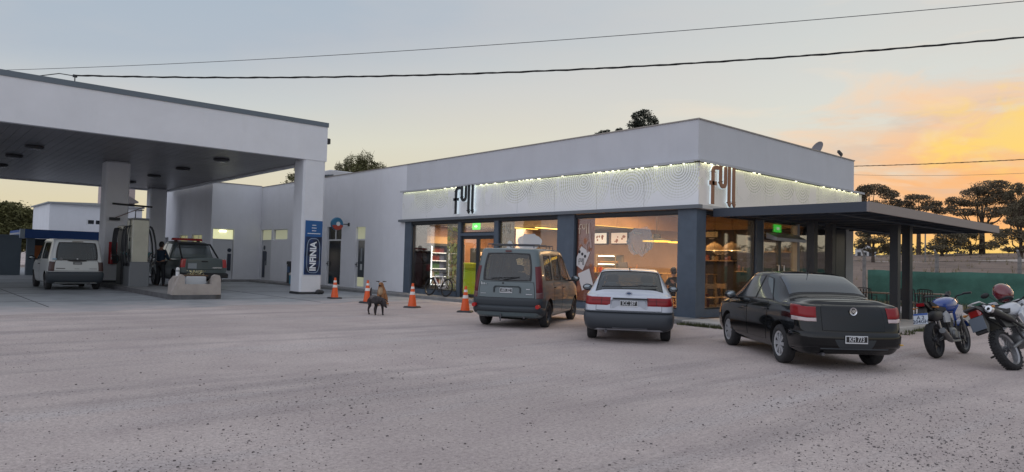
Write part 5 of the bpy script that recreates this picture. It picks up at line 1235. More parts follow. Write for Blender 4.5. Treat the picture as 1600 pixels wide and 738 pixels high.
# boot lid outline, bumper crease, plate, emblem, aerial
c.patch(lambda a,b:c.rear((2*a-1)*.70,2.95+1.75*b),'boot_lid',GAP,.002,n=16,flip=True,round_=.03); c.patch(lambda a,b:c.rear((2*a-1)*.69,2.99+1.70*b),'boot_lid',P1,.005,n=16,flip=True,round_=.03)
c.patch(lambda a,b:c.rear((2*a-1)*.66,4.9+.12*b),'boot_lip',P1,.03,n=12,k=4,flip=True)
c.band(1.9,2.88,.0-.42,.032,P1,'rear_bumper')
c.patch(lambda a,b:c.rear((2*a-1)*(.36+.10*b),1.95+.55*b),'bumper_recess',mat('bumper recess',(.02,.026,.032),.45),.036,n=12,flip=True)
c.patch(lambda a,b:c.rear((2*a-1)*.78,1.82+.12*b),'bumper_edge',mat('edge grey',(.05,.06,.07),.3),.036,n=14,flip=True)
xr=c.rear(0,2.3).x
c.plate('KFI 773',xr-.045,.475,.345,.115)
xe=c.rear(0,c.t_at(.87,0,3,6)); xe.x-=.012
mb=MB(); mb.lathe([(.062,xe.x-.012),(.078,xe.x-.018),(.078,xe.x-.006),(.062,xe.x-.004)],'x',(0,0,.885),32,closed=True)
for p in ([(-.042,.045),(-.018,-.008),(0,.03),(.018,-.008),(.042,.045)],[(-.060,.018),(-.030,-.055),(0,-.002),(.030,-.055),(.060,.018)]):
    strokes_mb(mb,p,.013,0,1,lambda u,z,d:(xe.x-.014+.004*d,-u,.885+z))
o=mb.build('emblem',CHROME,sedan,smooth=True); o.scale=(1,.74,.74); o.location=(0,0,.885*.26)
mb=MB(); mb.lathe([(0,xe.x-.012),(.012,xe.x-.012),(.014,xe.x)],'x',(0,0,.76),10); mb.build('boot_lock',CHROME,sedan)
mb=MB(); mb.box(xe.x+.012,xe.x+.02,.40,.50,.742,.757); mb.build('badge',ALU,sedan)
mb=MB(); p=c.top(6.6,.0); mb.tube([p,p+Vector((-.05,0,.10)),p+Vector((-.14,0,.28))],[.012,.006,.004],6); mb.ball(tuple(p),.03,.02,.015); mb.build('aerial',TRIM,sedan)
mb=MB(); mb.ball((xr+.09,-.77,.40),.02,.035,.012); mb.build('reflector',mat('amber',(.6,.35,.05),.3),sedan)
mb=MB(); mb.tube([(X(.25),.45,.24),(X(.02),.45,.24)],.025,10); mb.build('exhaust_pipe',STEEL,sedan)

# ---- silver-white hatchback
P2=paint('car silver white',(.47,.50,.56),.32,coat=.7)
hatch=thing('parked_car','silver-white hatchback with black bumper parked between the van and the pillar','car',(-5.07,-1.84,0),radians(38.5))
oh=.80
sp=[(X(.06),.72,.26,.38,.56,.86,.57,.95,[.08,.05,0,0,.04,.14,.15,.15]),
    (X(.14),.80,.23,.34,.56,.875,.61,.965,[.04,.03,0,0,.02,.10,.11,.11]),
    (X(.34),.835,.21,.31,.56,.885,.64,.99),
    (X(.50),.84,.20,.30,.56,.89,.625,1.09),
    (X(.75),.84,.20,.30,.56,.89,.60,1.245),
    (X(.98),.84,.20,.30,.56,.89,.585,1.345),
    (X(1.35),.84,.20,.30,.56,.89,.58,1.395),
    (X(1.9),.84,.20,.30,.56,.885,.58,1.41),
    (X(2.3),.84,.20,.30,.56,.88,.575,1.385),
    (X(2.75),.84,.20,.30,.56,.875,.62,1.15),
    (X(3.02),.84,.20,.30,.56,.87,.68,.98),
    (X(3.4),.835,.20,.30,.55,.83,.69,.90),
    (X(3.85),.80,.21,.32,.52,.74,.66,.79),
    (X(4.06),.70,.24,.36,.50,.66,.56,.70,[-.04,-.02,0,.02,0,-.03,-.04,-.04])]
c=Car(stations(sp),P2,hatch,.06); WB=2.52
c.body([0,WB],r=.34); c.wheels((0,WB),R=.285,y=.715,style='grey')
for sg in (1,-1):
    c.open_window(c.side_quad([(.05,4.14),(.80,4.14),(.76,4.86),(.36,4.78)],sg),sg>0)
    c.door([(.84,2.2),(1.98,2.2),(1.96,4.02),(.84,4.02)],sg,(.98,3.6)); c.open_window(c.side_quad([(.85,4.14),(1.84,4.14),(1.44,4.86),(.85,4.88)],sg),sg>0,rnd=.08)
    c.mirror(1.72,sg,.94,.84)
    c.corner_lamp(3.47,3.98,.48,.20,sg,LAMPR,.012)
    lx=c.rear(.74*sg,3.6); 
    mb=MB(); pts=[c.rear(.72*sg,3.49+.47*k/6)+Vector((-.014,0,0)) for k in range(7)]; mb.tube(pts,.006,5); pts=[c.rear((.50+.49*k/6)*sg,3.72)+Vector((-.0135,0,0)) for k in range(7)]; mb.tube(pts,.004,5); mb.build('lamp_divider',mat('lamp line',(.08,.01,.01),.4),hatch)
c.open_window(rw(2.2,5.15,2.10,1.93),False,'rear_window',(.93,.91),.14)
c.open_window(rw(8.1,9.95,2.05,2.15),False,'windscreen',(.95,.93),.1)
c.hollow(X(.42),X(2.98),3.2); c.seats(X(1.95),X(1.05),.52,.36)
mb=MB(); p0=c.top(2.45,.2)+Vector((-.03,0,.03)); p1=c.top(2.8,-1.4)+Vector((-.02,0,.03)); mb.tube([p0,(p0+p1)/2+Vector((-.01,0,.01)),p1],.012,6); mb.tube([p0,p0+Vector((-.02,.45,-.01))],.014,6); mb.build('rear_wiper',TRIM,hatch)
c.patch(lambda a,b:c.rear((2*a-1)*.86,3.19+1.74*b),'tailgate',GAP,.001,n=16,flip=True,round_=.02); c.patch(lambda a,b:c.rear((2*a-1)*.85,3.22+1.70*b),'tailgate',P2,.0035,n=16,flip=True,round_=.02)
c.band(1.02,3.08,-.35,.055,mat('bumper slate',(.035,.042,.052),.55),'rear_bumper'); c.band(3.07,3.18,-.35,.03,mat('bumper slate',(.035,.042,.052)),'bumper_strip')
xh=c.rear(0,3.6).x
mb=MB(); mb.box(xh-.025,xh+.02,-.36,.30,.825,.85); mb.build('tailgate_handle',TRIM,hatch); mb=MB(); mb.bbox(xh-.006,xh+.02,-.34,.34,.655,.815,.03); mb.build('plate_recess',mat('recess silver',(.40,.43,.48),.35,coat=.5),hatch)
c.plate('ICC 287',xh-.014,.745,.33,.115)
mb=MB(); mb.lathe([(0,xh+.0),(.05,xh+.0),(.062,xh+.01)],'x',(0,0,.0),24); o=mb.build('emblem',mat('emblem blue',(.03,.07,.16),.3),hatch,smooth=True); o.location=(.06,0,.935); o.scale=(1,1,.5)
mb=MB(); mb.lathe([(.042,xh-.004),(.052,xh-.004),(.052,xh+.003),(.042,xh+.003)],'x',seg=24,closed=True); o2=mb.build('emblem_ring',CHROME,hatch); o2.location=(.06,0,.935); o2.scale=(1,1,.5)
mb=MB(); p=c.top(5.35,0); mb.tube([p,p+Vector((-.03,0,.05))],.012,6); mb.build('washer_jet',TRIM,hatch)
mb=MB(); mb.tube([(X(.3),.42,.22),(X(.05),.42,.21)],.025,10); mb.build('exhaust_pipe',STEEL,hatch)
mb=MB(); mb.tube([(X(.0),-.35,.28),(X(.0),.30,.28)],.012,6); mb.build('tow_bar',STEEL,hatch)

# ---- box vans
def van(name_label,loc,rz,pt,style):
    root=thing('parked_car' if style==0 else 'white_van',name_label,'van',loc,rz)
    global c
    oh=.78; X=lambda v:v-oh
    H=1.80; L0=.04
    zt=1.02
    sp=[(X(.10),.74,.27,.40,.62,1.02,.615,1.77,[.05,.03,0,-.02,.0,.10,.13,.14]),
        (X(.17),.80,.24,.36,.62,1.03,.65,1.785,[.03,.02,0,-.02,0,.08,.11,.12]),
        (X(.36),.825,.22,.32,.62,1.03,.665,1.795,[0,0,0,0,0,.03,.05,.05]),
        (X(.75),.83,.21,.30,.62,1.03,.67,1.80),
        (X(1.4),.83,.21,.30,.62,1.025,.67,1.805),
        (X(2.0),.83,.21,.30,.62,1.015,.665,1.80),
        (X(2.45),.83,.21,.30,.62,1.00,.655,1.76),
        (X(2.80),.83,.21,.30,.62,.99,.66,1.56),
        (X(3.15),.83,.21,.30,.62,.98,.69,1.25),
        (X(3.36),.83,.21,.30,.62,.97,.71,1.09),
        (X(3.65),.82,.21,.31,.60,.90,.70,.98),
        (X(3.92),.78,.22,.33,.56,.80,.66,.86),
        (X(4.03),.68,.26,.38,.54,.68,.56,.74,[-.04,-.02,0,.02,0,-.03,-.04,-.04])]
    c=Car(stations(sp),pt,root,.05); WB=2.68
    c.body([0,WB],r=.355); c.wheels((0,WB),R=.30,y=.715,W=.18,style='steel')
    BMP=mat('van bumper',(.028,.036,.044) if style==0 else (.022,.024,.027),.55)
    for sg in (1,-1):
        if style==0:
            c.open_window(c.side_quad([(-.32,4.08),(.30,4.08),(.30,4.82),(-.28,4.82)],sg),sg>0)
            c.door([(.40,2.15),(1.18,2.15),(1.18,4.02),(.40,4.02)],sg,(.48,3.7)); c.open_window(c.side_quad([(.42,4.08),(1.18,4.08),(1.18,4.84),(.42,4.84)],sg),sg>0)
        else:
            c.open_window(c.side_quad([(-.34,4.10),(.97,4.10),(.97,4.82),(-.28,4.82)],sg),sg>0)
        c.door([(1.22,2.15),(2.28,2.15),(2.26,4.02),(1.22,4.02)],sg,(1.34,3.7)); c.open_window(c.side_quad([(1.23,4.10),(2.18,4.10),(1.76,4.86),(1.23,4.88)],sg),sg>0,rnd=.08)
        c.mirror(2.02,sg,1.08,.86)
        if style==0:
            c.corner_lamp(3.5,4.5,.93,.13,sg,LAMPD,.014); c.corner_lamp(3.2,3.49,.93,.16,sg,mat('lamp dull',(.12,.05,.05),.3),.012)
            mb=MB(); mb.lathe([(0,X(.0)-.03),(.045,X(.0)-.03),(.05,X(.1))],'x',(0,sg*.74,.50),14); mb.build('fog_lamp',mat('fog red',(.42,.012,.012),.2),root)
            p=c.side(1.5,6,sg)
            mb=MB(); mb.tube([(X(.45),sg*.50,1.80),(X(.45),sg*.50,1.86),(X(1.9),sg*.50,1.87),(X(1.9),sg*.50,1.80)],.012,6); mb.build('roof_rail',STEEL,root)
        else:
            c.corner_lamp(3.16,3.92,.88,.10,sg,mat('lamp smoked',(.05,.02,.02),.3),.012)
    if style==0:
        for x in (.5,1.1,1.7): mb=MB(); mb.tube([(X(x),-.62,1.80),(X(x),-.62,1.88),(X(x),.62,1.88),(X(x),.62,1.80)],.012,6); mb.build('roof_bar',STEEL,root)
    # tailgate with its window
    w0=.84; tb,tt=4.06,4.90
    c.patch(lambda a,b:c.rear((2*a-1)*(.90-.02*b),3.18+.86*b),'tailgate_gap',GAP,.001,n=18,k=14,flip=True,round_=.02); tg=c.patch(lambda a,b:c.rear((2*a-1)*(.885-.02*b),3.22+.80*b),'tailgate',pt,.004,n=18,k=14,flip=True,round_=.05)
    ww=.83 if style==0 else .90
    c.open_window(lambda a,b:c.rear((2*a-1)*ww,tb+(tt-tb)*b),True,'rear_window',(.93,.88),.24,m=DARKPANE)
    c.open_window(lambda a,b:c.top(6.6+2.3*b,-(2*a-1)*2.1),False,'windscreen',(.95,.93),.1)
    c.hollow(X(.20),X(3.30),3.4 if style==0 else 3.5); c.seats(X(2.35),X(1.30),.66,.36)
    if style==0: c.band(2.45,3.2,-.37,.014,BMP,'lower_cladding'); c.band(1.7,2.5,-.37,.05,BMP,'rear_bumper')
    else: c.band(1.02,3.12,-.37,.06,BMP,'rear_bumper')
    xh=c.rear(0,3.4).x
    if style==0:
        mb=MB(); mb.prism([(.30,.79),(.30,.90),(.26,.94),(-.30,.94),(-.34,.90),(-.34,.79),(-.31,.79),(-.31,.89),(-.28,.915),(.24,.915),(.27,.89),(.27,.79)],xh-.012,xh+.01,'x'); mb.build('plate_recess',mat('recess edge',(.02,.03,.035),.5),tg)
        c.plate('AXI 322',xh-.008,.84,.29,.11)
        mb=MB(); mb.lathe([(0,xh-.008),(.018,xh-.008),(.02,xh+.01)],'x',(0,.08,1.0),10); mb.build('tailgate_lock',TRIM,tg)
        mb=MB()
        for k in range(3): mb.box(xh+.004,xh+.01,.60-k*.035-.022,.60-k*.035,.96,1.0+.02*(k==0)); 
        mb.tube([(xh-.0,.49,.96),(xh-.0,.48,.99),(xh-.0,.46,.96)],.006,5); mb.build('sticker',mat('sticker white',(.45,.48,.48),.5),tg)
        mb=MB(); mb.box(xh+.002,xh+.008,-.55,-.46,.87,.885); mb.box(xh+.002,xh+.008,-.60,-.46,.76,.773); mb.box(xh+.004,xh+.01,.48,.6,.76,.768); mb.build('badge',ALU,tg)
        mb=MB(); p=c.rear(.10,4.12)+Vector((-.03,0,0)); p2=c.rear(-.42,4.22)+Vector((-.03,0,0)); mb.tube([p,p2],.011,6); mb.tube([p+Vector((0,.3,.03)),p2],.008,6); mb.build('rear_wiper',TRIM,tg)
        mb=MB(); p=c.rear(0,4.99); mb.box(p.x-.02,p.x+.02,-.07,.07,p.z-.012,p.z+.022); mb.build('brake_light',mat('dull red',(.10,.02,.02),.3),tg)
        mb=MB(); mb.box(xh-.05,xh-.045,-.04,.04,.30,.305); mb.tube([(X(.05),.12,.32),(X(.03),.12,.16)],.014,6); mb.build('tow_eye',STEEL,root)
    else:
        mb=MB(); mb.ball((xh-.005,-.0,1.03),.02,.30,.028,20,8); mb.build('tailgate_handle',TRIM,tg,smooth=True)
        mb=MB(); mb.box(xh-.01,xh+.01,-.14,.12,.90,.99); mb.build('number_plate',mat('plate dim',(.10,.105,.11),.5),tg)
        mb=MB(); mb.box(xh-.013,xh-.011,-.10,.08,.93,.96); mb.build('plate_lettering',mat('plate dim light',(.3,.3,.3)),tg)
        mb=MB(); p=c.rear(0,4.98); mb.box(p.x-.02,p.x+.02,-.16,.16,p.z-.02,p.z+.02); mb.build('brake_light',mat('brake grey',(.25,.24,.22),.3),tg)
        BG=mat('badge dark',(.12,.12,.13),.4)
        mb=MB(); mb.box(xh+.0,xh+.01,.34,.60,.745,.775); mb.box(xh+.0,xh+.01,-.60,-.36,.75,.765); mb.box(xh-.01,xh+.0,-.07,.07,.745,.758); mb.build('badge',BG,tg)
        mb=MB(); mb.lathe([(0,xh-.004),(.05,xh-.004),(.05,xh+.01)],'x',(0,.47,1.09),10); mb.build('sticker',BG,tg); mb=MB(); mb.box(xh+.0,xh+.01,.60,.72,1.06,1.11); mb.build('sticker',mat('sticker blue',(.25,.38,.48),.5),tg)
        mb=MB(); mb.box(xh-.006,xh+.0,-.02,.02,1.085,1.11); mb.build('tailgate_lock',mat('lock white',(.8,.8,.8),.4),tg)
    mb=MB(); mb.tube([(X(.4),-.4,.26),(X(.12),-.4,.25)],.025,10); mb.build('exhaust_pipe',STEEL,root)
    mb=MB(); mb.box(X(.5),X(3.2),-.3,.3,.17,.24); mb.build('underbody',WELL,root)
    return root
van('dark green-grey boxy van with roof bars parked outside the shop window',(-5.17,1.42,0),radians(31),paint('van green grey',(.082,.115,.125),.3,coat=.6),0)
van('white boxy van with black bumper driving under the canopy',(-10.83,20.32,.006),radians(90),paint('van white',(.50,.52,.52),.35,coat=.5),1).scale=(1,1.10,1.06)

# ---- police style pickup
P4=paint('pickup grey green',(.085,.11,.11),.35,coat=.5)
pk=thing('pickup_truck','dark grey crew-cab pickup with red light bar at the pump','pickup truck',(-6.07,21.1,.006),radians(90)); pk.scale=(1,1.06,1.10)
oh=1.1
sp=[(X(.20),.84,.45,.55,.80,1.12,.72,1.20,[.02,.02,0,0,0,.01,.02,.02]),(X(.28),.90,.42,.52,.80,1.125,.76,1.205),
    (X(.8),.92,.38,.48,.80,1.13,.77,1.21),(X(1.72),.92,.36,.46,.80,1.13,.77,1.21),(X(1.80),.92,.36,.46,.80,1.13,.76,1.23),
    (X(1.92),.92,.36,.46,.80,1.13,.68,1.74),(X(2.3),.92,.36,.46,.80,1.13,.67,1.83),(X(3.0),.92,.36,.46,.80,1.12,.665,1.85),
    (X(3.35),.92,.36,.46,.80,1.11,.67,1.76),(X(3.75),.92,.36,.46,.80,1.10,.72,1.40),(X(3.98),.92,.36,.46,.80,1.09,.77,1.22),
    (X(4.5),.90,.36,.46,.78,1.04,.76,1.12),(X(5.0),.86,.38,.48,.74,.96,.70,1.02),(X(5.15),.76,.42,.52,.70,.85,.6,.9)]
c=Car(stations(sp),P4,pk,.03); c.body([0,3.05],r=.44); c.wheels((0,3.05),R=.37,y=.78,W=.23,style='grey')
for sg in (1,-1):
    c.door([(.95,2.3),(1.70,2.3),(1.70,4.02),(.85,4.02)],sg,(1.0,3.7)); c.window([(.93,4.15),(1.66,4.15),(1.66,4.84),(1.0,4.84)],sg,round_=.08)
    c.door([(1.74,2.3),(2.62,2.3),(2.60,4.02),(1.74,4.02)],sg,(1.85,3.7)); c.window([(1.74,4.15),(2.58,4.15),(2.22,4.84),(1.74,4.84)],sg,round_=.06)
    c.mirror(2.42,sg,1.18,.94); c.corner_lamp(3.1,4.6,.86,.07,sg,mat('pickup lamp',(.45,.05,.05),.2,coat=.5),.012)
    mb=MB(); mb.tube([(X(.75),sg*.70,1.2),(X(1.55),sg*.62,1.72),(X(1.75),sg*.6,1.72)],.035,8); mb.build('roll_bar',TRIM,pk,smooth=True)
mb=MB(); mb.tube([(X(1.55),-.62,1.72),(X(1.55),.62,1.72)],.035,8); mb.build('roll_bar',TRIM,pk,smooth=True)
c.patch(lambda a,b:c.rear((2*a-1)*.80,2.75+2.1*b),'tailgate',GAP,.001,n=12,flip=True); tg=c.patch(lambda a,b:c.rear((2*a-1)*.79,2.8+2.0*b),'tailgate',P4,.005,n=12,flip=True)
xh=c.rear(0,3.6).x
mb=MB(); mb.box(xh-.02,xh+.01,-.12,.12,1.03,1.08); mb.build('handle',TRIM,tg); mb=MB(); mb.box(xh-.008,xh+.01,-.68,-.32,.80,.84); mb.build('badge',CHROME,tg); mb=MB(); mb.box(xh-.008,xh+.01,.3,.62,.78,.98); mb.build('sticker',mat('sticker grey',(.3,.33,.35),.5),tg)
mb=MB(); mb.bbox(X(.04),X(.30),-.92,.92,.42,.62,.05); mb.build('rear_bumper',TRIM,pk)
c.patch(lambda a,b:c.top(4.25+.75*b,(2*a-1)*1.9),'rear_window',mat('cab glass',(.11,.13,.14),.08,spec=.8),.008,n=12,flip=True)
c.patch(lambda a,b:c.top(8.15+1.7*b,-(2*a-1)*2.0),'windscreen',GLS,.006,n=12)
mb=MB(); mb.bbox(X(2.5),X(2.75),-.6,.6,1.875,1.97,.03); mb.build('light_bar',mat('light bar red',(.35,.015,.02),.25),pk); mb=MB(); mb.box(X(2.55),X(2.7),-.5,-.4,1.83,1.875); mb.box(X(2.55),X(2.7),.4,.5,1.83,1.875); mb.build('bar_mount',TRIM,pk)
mb=MB(); mb.box(X(.5),X(4.6),-.4,.4,.28,.40); mb.build('underbody',WELL,pk)
# ------------------------------------------------------------ motorcycles
def bike_wheel(root,x,R,w,rimc,spokes,disc=True,nm='wheel'):
    h=bpy.data.objects.new(nm,None); COL.objects.link(h); h.parent=root; h.location=(x,0,R); h.empty_display_size=.05
    k=w/2; mb=MB(); mb.lathe([(R*.76,-k*.7),(R*.86,-k),(R*.95,-k*.75),(R,-k*.25),(R,k*.25),(R*.95,k*.75),(R*.86,k),(R*.76,k*.7)],'y',seg=40,closed=True)
    mb.build('tyre',RUB,h,smooth=True,sharp=60)
    mb=MB(); mb.lathe([(R*.70,-k*.5),(R*.765,-k*.75),(R*.765,k*.75),(R*.70,k*.5)],'y',seg=36,closed=True); mb.build('rim',rimc,h,smooth=True)
    mb=MB(); mb.lathe([(0,-k*.9),(.045,-k*.9),(.035,0),(.045,k*.9),(0,k*.9)],'y',seg=14); mb.build('hub',STEEL,h,smooth=True)
    mb=MB()
    if spokes=='cast':
        for j in range(6):
            a=2*pi*j/6
            mb.M=Matrix.Rotation(a,4,'Y'); mb.prism([(-.02,.03),(.02,.03),(.014,R*.72),(-.014,R*.72)],-.014,.014,'y')
    else:
        for j in range(24):
            a=2*pi*j/24; b_=a+(.5 if j%2 else -.5); s_=.03 if j%4<2 else -.03
            mb.tube([(.035*cos(b_),s_,.035*sin(b_)),(R*.71*cos(a),0,R*.71*sin(a))],.0025,4)
    mb.M=Matrix.Identity(4); o=mb.build('spokes',rimc,h); 
    if spokes!='cast': o['kind']='stuff'
    if disc: mb=MB(); mb.lathe([(.06,k+.01),(R*.42,k+.01),(R*.42,k+.014),(.06,k+.014)],'y',seg=28,closed=True); mb.build('brake_disc',ALU,h)
    return h
def ellip_panel(mb,c,rx,ry,rz,**k): mb.ball(c,rx,ry,rz,20,12)
def superb(c,a,b,d,e1=.6,e2=.7,seg=22,ring=12,shape=None):
    """superellipsoid rows"""
    sg=lambda v,e: (abs(v)**e)*(1 if v>=0 else -1); rows=[]
    for i in range(ring+1):
        t=-pi/2+pi*i/ring; r=[]
        for k in range(seg+1):
            p=2*pi*k/seg; x=sg(cos(t),e1)*sg(cos(p),e2); y=sg(cos(t),e1)*sg(sin(p),e2); z=sg(sin(t),e1)
            if shape: x,y,z=shape(x,y,z)
            r.append((c[0]+a*x,c[1]+b*y,c[2]+d*z))
        rows.append(r)
    return rows
BLUEP=mat('tank blue',(.008,.045,.24),.25,coat=1); MBLK=mat('moto black',(.014,.014,.016),.45); MGRY=mat('moto grey',(.16,.165,.17),.4,.4); SEATM=mat('seat vinyl',(.02,.02,.022),.7)
m1=thing('motorcycle','blue and black motorcycle with a blue-white number plate leaning on its stand','motorcycle',(-2.45,-6.52,0),radians(-1)); m1.rotation_euler=(radians(-9),0,radians(-2)); 
RB=mat('blue rim line',(.03,.03,.035),.4)
bike_wheel(m1,0,.31,.14,RB,'cast'); bike_wheel(m1,1.33,.30,.11,RB,'cast')
mb=MB(); 
for s_ in (-1,1): mb.tube([(0,s_*.10,.31),(.20,s_*.11,.36),(.45,s_*.09,.40)],[.022,.026,.03],8)
mb.build('swingarm',MGRY,m1,smooth=True)
mb=MB(); 
for s_ in (-1,1): mb.tube([(1.0,0,.93),(.85,s_*.10,.70),(.78,s_*.11,.34),(.45,s_*.11,.34),(.40,s_*.10,.66),(-.05,s_*.09,.84)],.018,7); mb.tube([(1.0,0,.88),(.5,s_*.09,.76),(.40,s_*.10,.66)],.018,7)
mb.build('frame',MBLK,m1,smooth=True)
mb=MB(); mb.grid(superb((.62,0,.40),.20,.15,.12)); mb.M=Matrix.Translation((.70,0,.56))@Matrix.Rotation(radians(18),4,'Y')
for k in range(6): mb.box(-.085,.085,-.085,.085,-.09+k*.032,-.072+k*.032)
mb.box(-.07,.07,-.07,.07,-.1,.12); mb.M=Matrix.Identity(4)
for s_ in (-1,1): mb.lathe([(0,.14*s_),(.085,.14*s_),(.075,.175*s_),(0,.18*s_)],'y',(.58,0,.38),20)
mb.build('engine',MGRY,m1,smooth=True)
mb=MB(); mb.grid(superb((.69,0,.90),.33,.19,.155,.75,.75,shape=lambda x,y,z:(x,y*(1-.38*max(0,-x)),z*(1-.25*max(0,-x))))); mb.build('fuel_tank',BLUEP,m1,smooth=True)
for s_ in (-1,1):
    mb=MB(); mb.prism([(.62,.62),(.98,.74),(1.02,.88),(.86,.90),(.60,.76)],s_*.155,s_*.20,'y'); mb.build('tank_shroud',BLUEP,m1)
    mb=MB(); mb.prism([(.30,.60),(.52,.60),(.56,.72),(.42,.80),(.28,.74)],s_*.10,s_*.13,'y'); mb.build('side_panel',MAT if False else mat('panel silver',(.42,.44,.47),.35),m1)
mb=MB(); mb.prism([(.50,.86),(.45,.79),(.15,.80),(-.12,.88),(-.20,.97),(-.05,.955),(.15,.89),(.35,.87)],-.11,.11,'y'); mb.build('seat',SEATM,m1)
mb=MB(); mb.prism([(.30,.79),(.10,.78),(-.18,.85),(-.34,.93),(-.33,.965),(-.18,.95),(-.10,.88),(.15,.80)],-.085,.085,'y'); mb.build('tail_cowl',MBLK,m1); mb=MB(); mb.grid(superb((.13,0,.74),.30,.115,.11,.7,.7)); mb.build('under_seat',MBLK,m1,smooth=True)
mb=MB(); mb.box(-.36,-.335,-.06,.06,.90,.955); mb.build('tail_light',LAMPR,m1)
mb=MB(); mb.prism([(-.20,.86),(-.30,.90),(-.43,.62),(-.40,.60),(-.30,.72)],-.05,.05,'y'); mb.build('plate_hanger',MBLK,m1)
F_=frame((-.415,0,.69),(0,-1,0),(-.28,0,.96)) @ Matrix.Identity(4)
F_=frame((-.425,0,.69),(0,-1,0),(.28,0,.96))
mb=MB(); mb.M=F_; mb.bbox(-.115,.115,-.095,.095,0,.004,.002); pl=mb.build('number_plate',mat('plate pale',(.55,.60,.66),.4),m1)
mb=MB(); mb.M=F_; mb.box(-.113,.113,.062,.093,.0045,.0065); mb.build('plate_band',mat('plate blue',(.02,.08,.32),.4),pl)
PLD=mat('plate ink',(.02,.03,.07),.5)
text('A 2',.085,PLD,pl,F_@Matrix.Translation((0,.018,.006)),'plate_lettering',.001,.0012); text('204GH',.085,PLD,pl,F_@Matrix.Translation((0,-.052,.006)),'plate_lettering',.001,.0012)
mb=MB(); 
for s_ in (-1,1): mb.tube([(1.33,s_*.095,.30),(1.20,s_*.095,.60),(1.04,s_*.095,.98)],[.024,.024,.018],8)
mb.build('front_fork',MGRY,m1,smooth=True)
mb=MB(); mb.tube([(1.0,-.36,1.09),(.98,-.30,1.09),(1.0,-.14,1.06),(1.03,-.08,1.0),(1.03,.08,1.0),(1.0,.14,1.06),(.98,.30,1.09),(1.0,.36,1.09)],.013,7)
for s_ in (-1,1): mb.tube([(.985,s_*.25,1.09),(.975,s_*.39,1.095)],.02,8); mb.tube([(1.03,s_*.22,1.09),(1.06,s_*.36,1.08)],.007,5)
mb.build('handlebar',MBLK,m1,smooth=True)
mb=MB(); mb.grid(superb((1.10,0,.93),.09,.11,.11)); mb.build('headlight_shell',MBLK,m1,smooth=True); mb=MB(); mb.lathe([(0,1.175),(.085,1.17),(.085,1.15)],'x',(0,0,.93),18); mb.build('headlight',LAMPF,m1)
mb=MB(); mb.tube([(.98,.02,1.06),(1.06,.02,1.12),(1.06,-.02,1.12)],.045,8); mb.build('instrument',MBLK,m1,smooth=True)
mb=MB(); mb.grid([[(1.33+.335*cos(a),y,.30+.335*sin(a)) for a in [radians(35+13*i) for i in range(9)]] for y in (-.07,-.035,0,.035,.07)]); o=mb.build('front_mudguard',BLUEP,m1,smooth=True)
mb=MB(); mb.tube([(.75,-.06,.50),(.88,-.10,.40),(.75,-.15,.26),(.35,-.16,.27)],.02,8); mb.tube([(.35,-.16,.27),(.22,-.17,.31),(-.12,-.20,.47)],[.03,.05,.052],12); mb.build('exhaust',MGRY,m1,smooth=True)
for s_ in (-1,1):
    mb=MB(); mb.tube([(-.12,s_*.10,.88),(-.13,s_*.17,.87)],.01,5); mb.ball((-.13,s_*.19,.87),.03,.025,.018,8,6); mb.build('indicator',mat('indicator amber',(.45,.18,.03),.3),m1)
mb=MB(); mb.tube([(.5,.12,.32),(.42,.26,.05),(.40,.28,.02)],.012,6); mb.build('side_stand',STEEL,m1); mb=MB(); mb.tube([(.45,-.13,.32),(.42,-.27,.31)],.014,6); mb.tube([(.45,.13,.32),(.42,.27,.31)],.014,6); mb.build('foot_peg',STEEL,m1)
mb=MB(); mb.tube([(.30,-.02,.48),(.20,-.02,.78)],.035,10); mb.build('rear_shock',CHROME,m1,smooth=True)
# --- second bike: white trail bike
WT=mat('white plastic',(.50,.52,.55),.35,coat=.4)
m2=thing('motorcycle','white trail motorcycle with red tail light leaning hard on its stand','motorcycle',(-2.98,-7.78,0)); m2.rotation_euler=(radians(-25),0,radians(-10))
RB2=mat('alloy rim',(.30,.30,.31),.35,.7)
bike_wheel(m2,0,.325,.145,RB2,'wire'); bike_wheel(m2,1.36,.345,.10,RB2,'wire')
mb=MB()
for k in range(46):
    a=2*pi*k/46; mb.M=Matrix.Translation((0,0,.325))@Matrix.Rotation(a,4,'Y'); mb.box(-.012,.012,-.055 if k%2 else -.03,-.01 if k%2 else .03,.322,.334); mb.box(-.012,.012,.02 if k%2 else .045,.058 if k%2 else .06,.318,.330)
mb.M=Matrix.Identity(4); o=mb.build('tyre_knobs',RUB,m2); o['kind']='stuff'
mb=MB()
for s_ in (-1,1): mb.tube([(0,s_*.11,.325),(.22,s_*.11,.38),(.48,s_*.09,.44)],[.022,.028,.03],8)
mb.build('swingarm',MGRY,m2,smooth=True)
mb=MB()
for s_ in (-1,1): mb.tube([(1.02,0,1.0),(.88,s_*.10,.72),(.80,s_*.12,.38),(.48,s_*.12,.38),(.42,s_*.10,.74),(-.18,s_*.08,.98)],.018,7); mb.tube([(1.02,0,.95),(.55,s_*.09,.84),(.42,s_*.10,.74)],.018,7)
mb.build('frame',MBLK,m2,smooth=True)
mb=MB(); mb.grid(superb((.64,0,.46),.20,.17,.13)); mb.M=Matrix.Translation((.74,0,.62))
for k in range(6): mb.box(-.085,.085,-.09,.09,-.08+k*.032,-.062+k*.032)
mb.box(-.07,.07,-.07,.07,-.1,.13); mb.M=Matrix.Identity(4)
for s_ in (-1,1): mb.lathe([(0,.16*s_),(.09,.16*s_),(.08,.20*s_),(0,.205*s_)],'y',(.58,0,.44),20)
mb.build('engine',MGRY,m2,smooth=True)
mb=MB(); mb.grid(superb((.74,0,.97),.26,.15,.13,.7,.7,shape=lambda x,y,z:(x,y*(1-.35*max(0,-x)),z*(1-.25*max(0,-x))))); mb.build('fuel_tank',WT,m2,smooth=True)
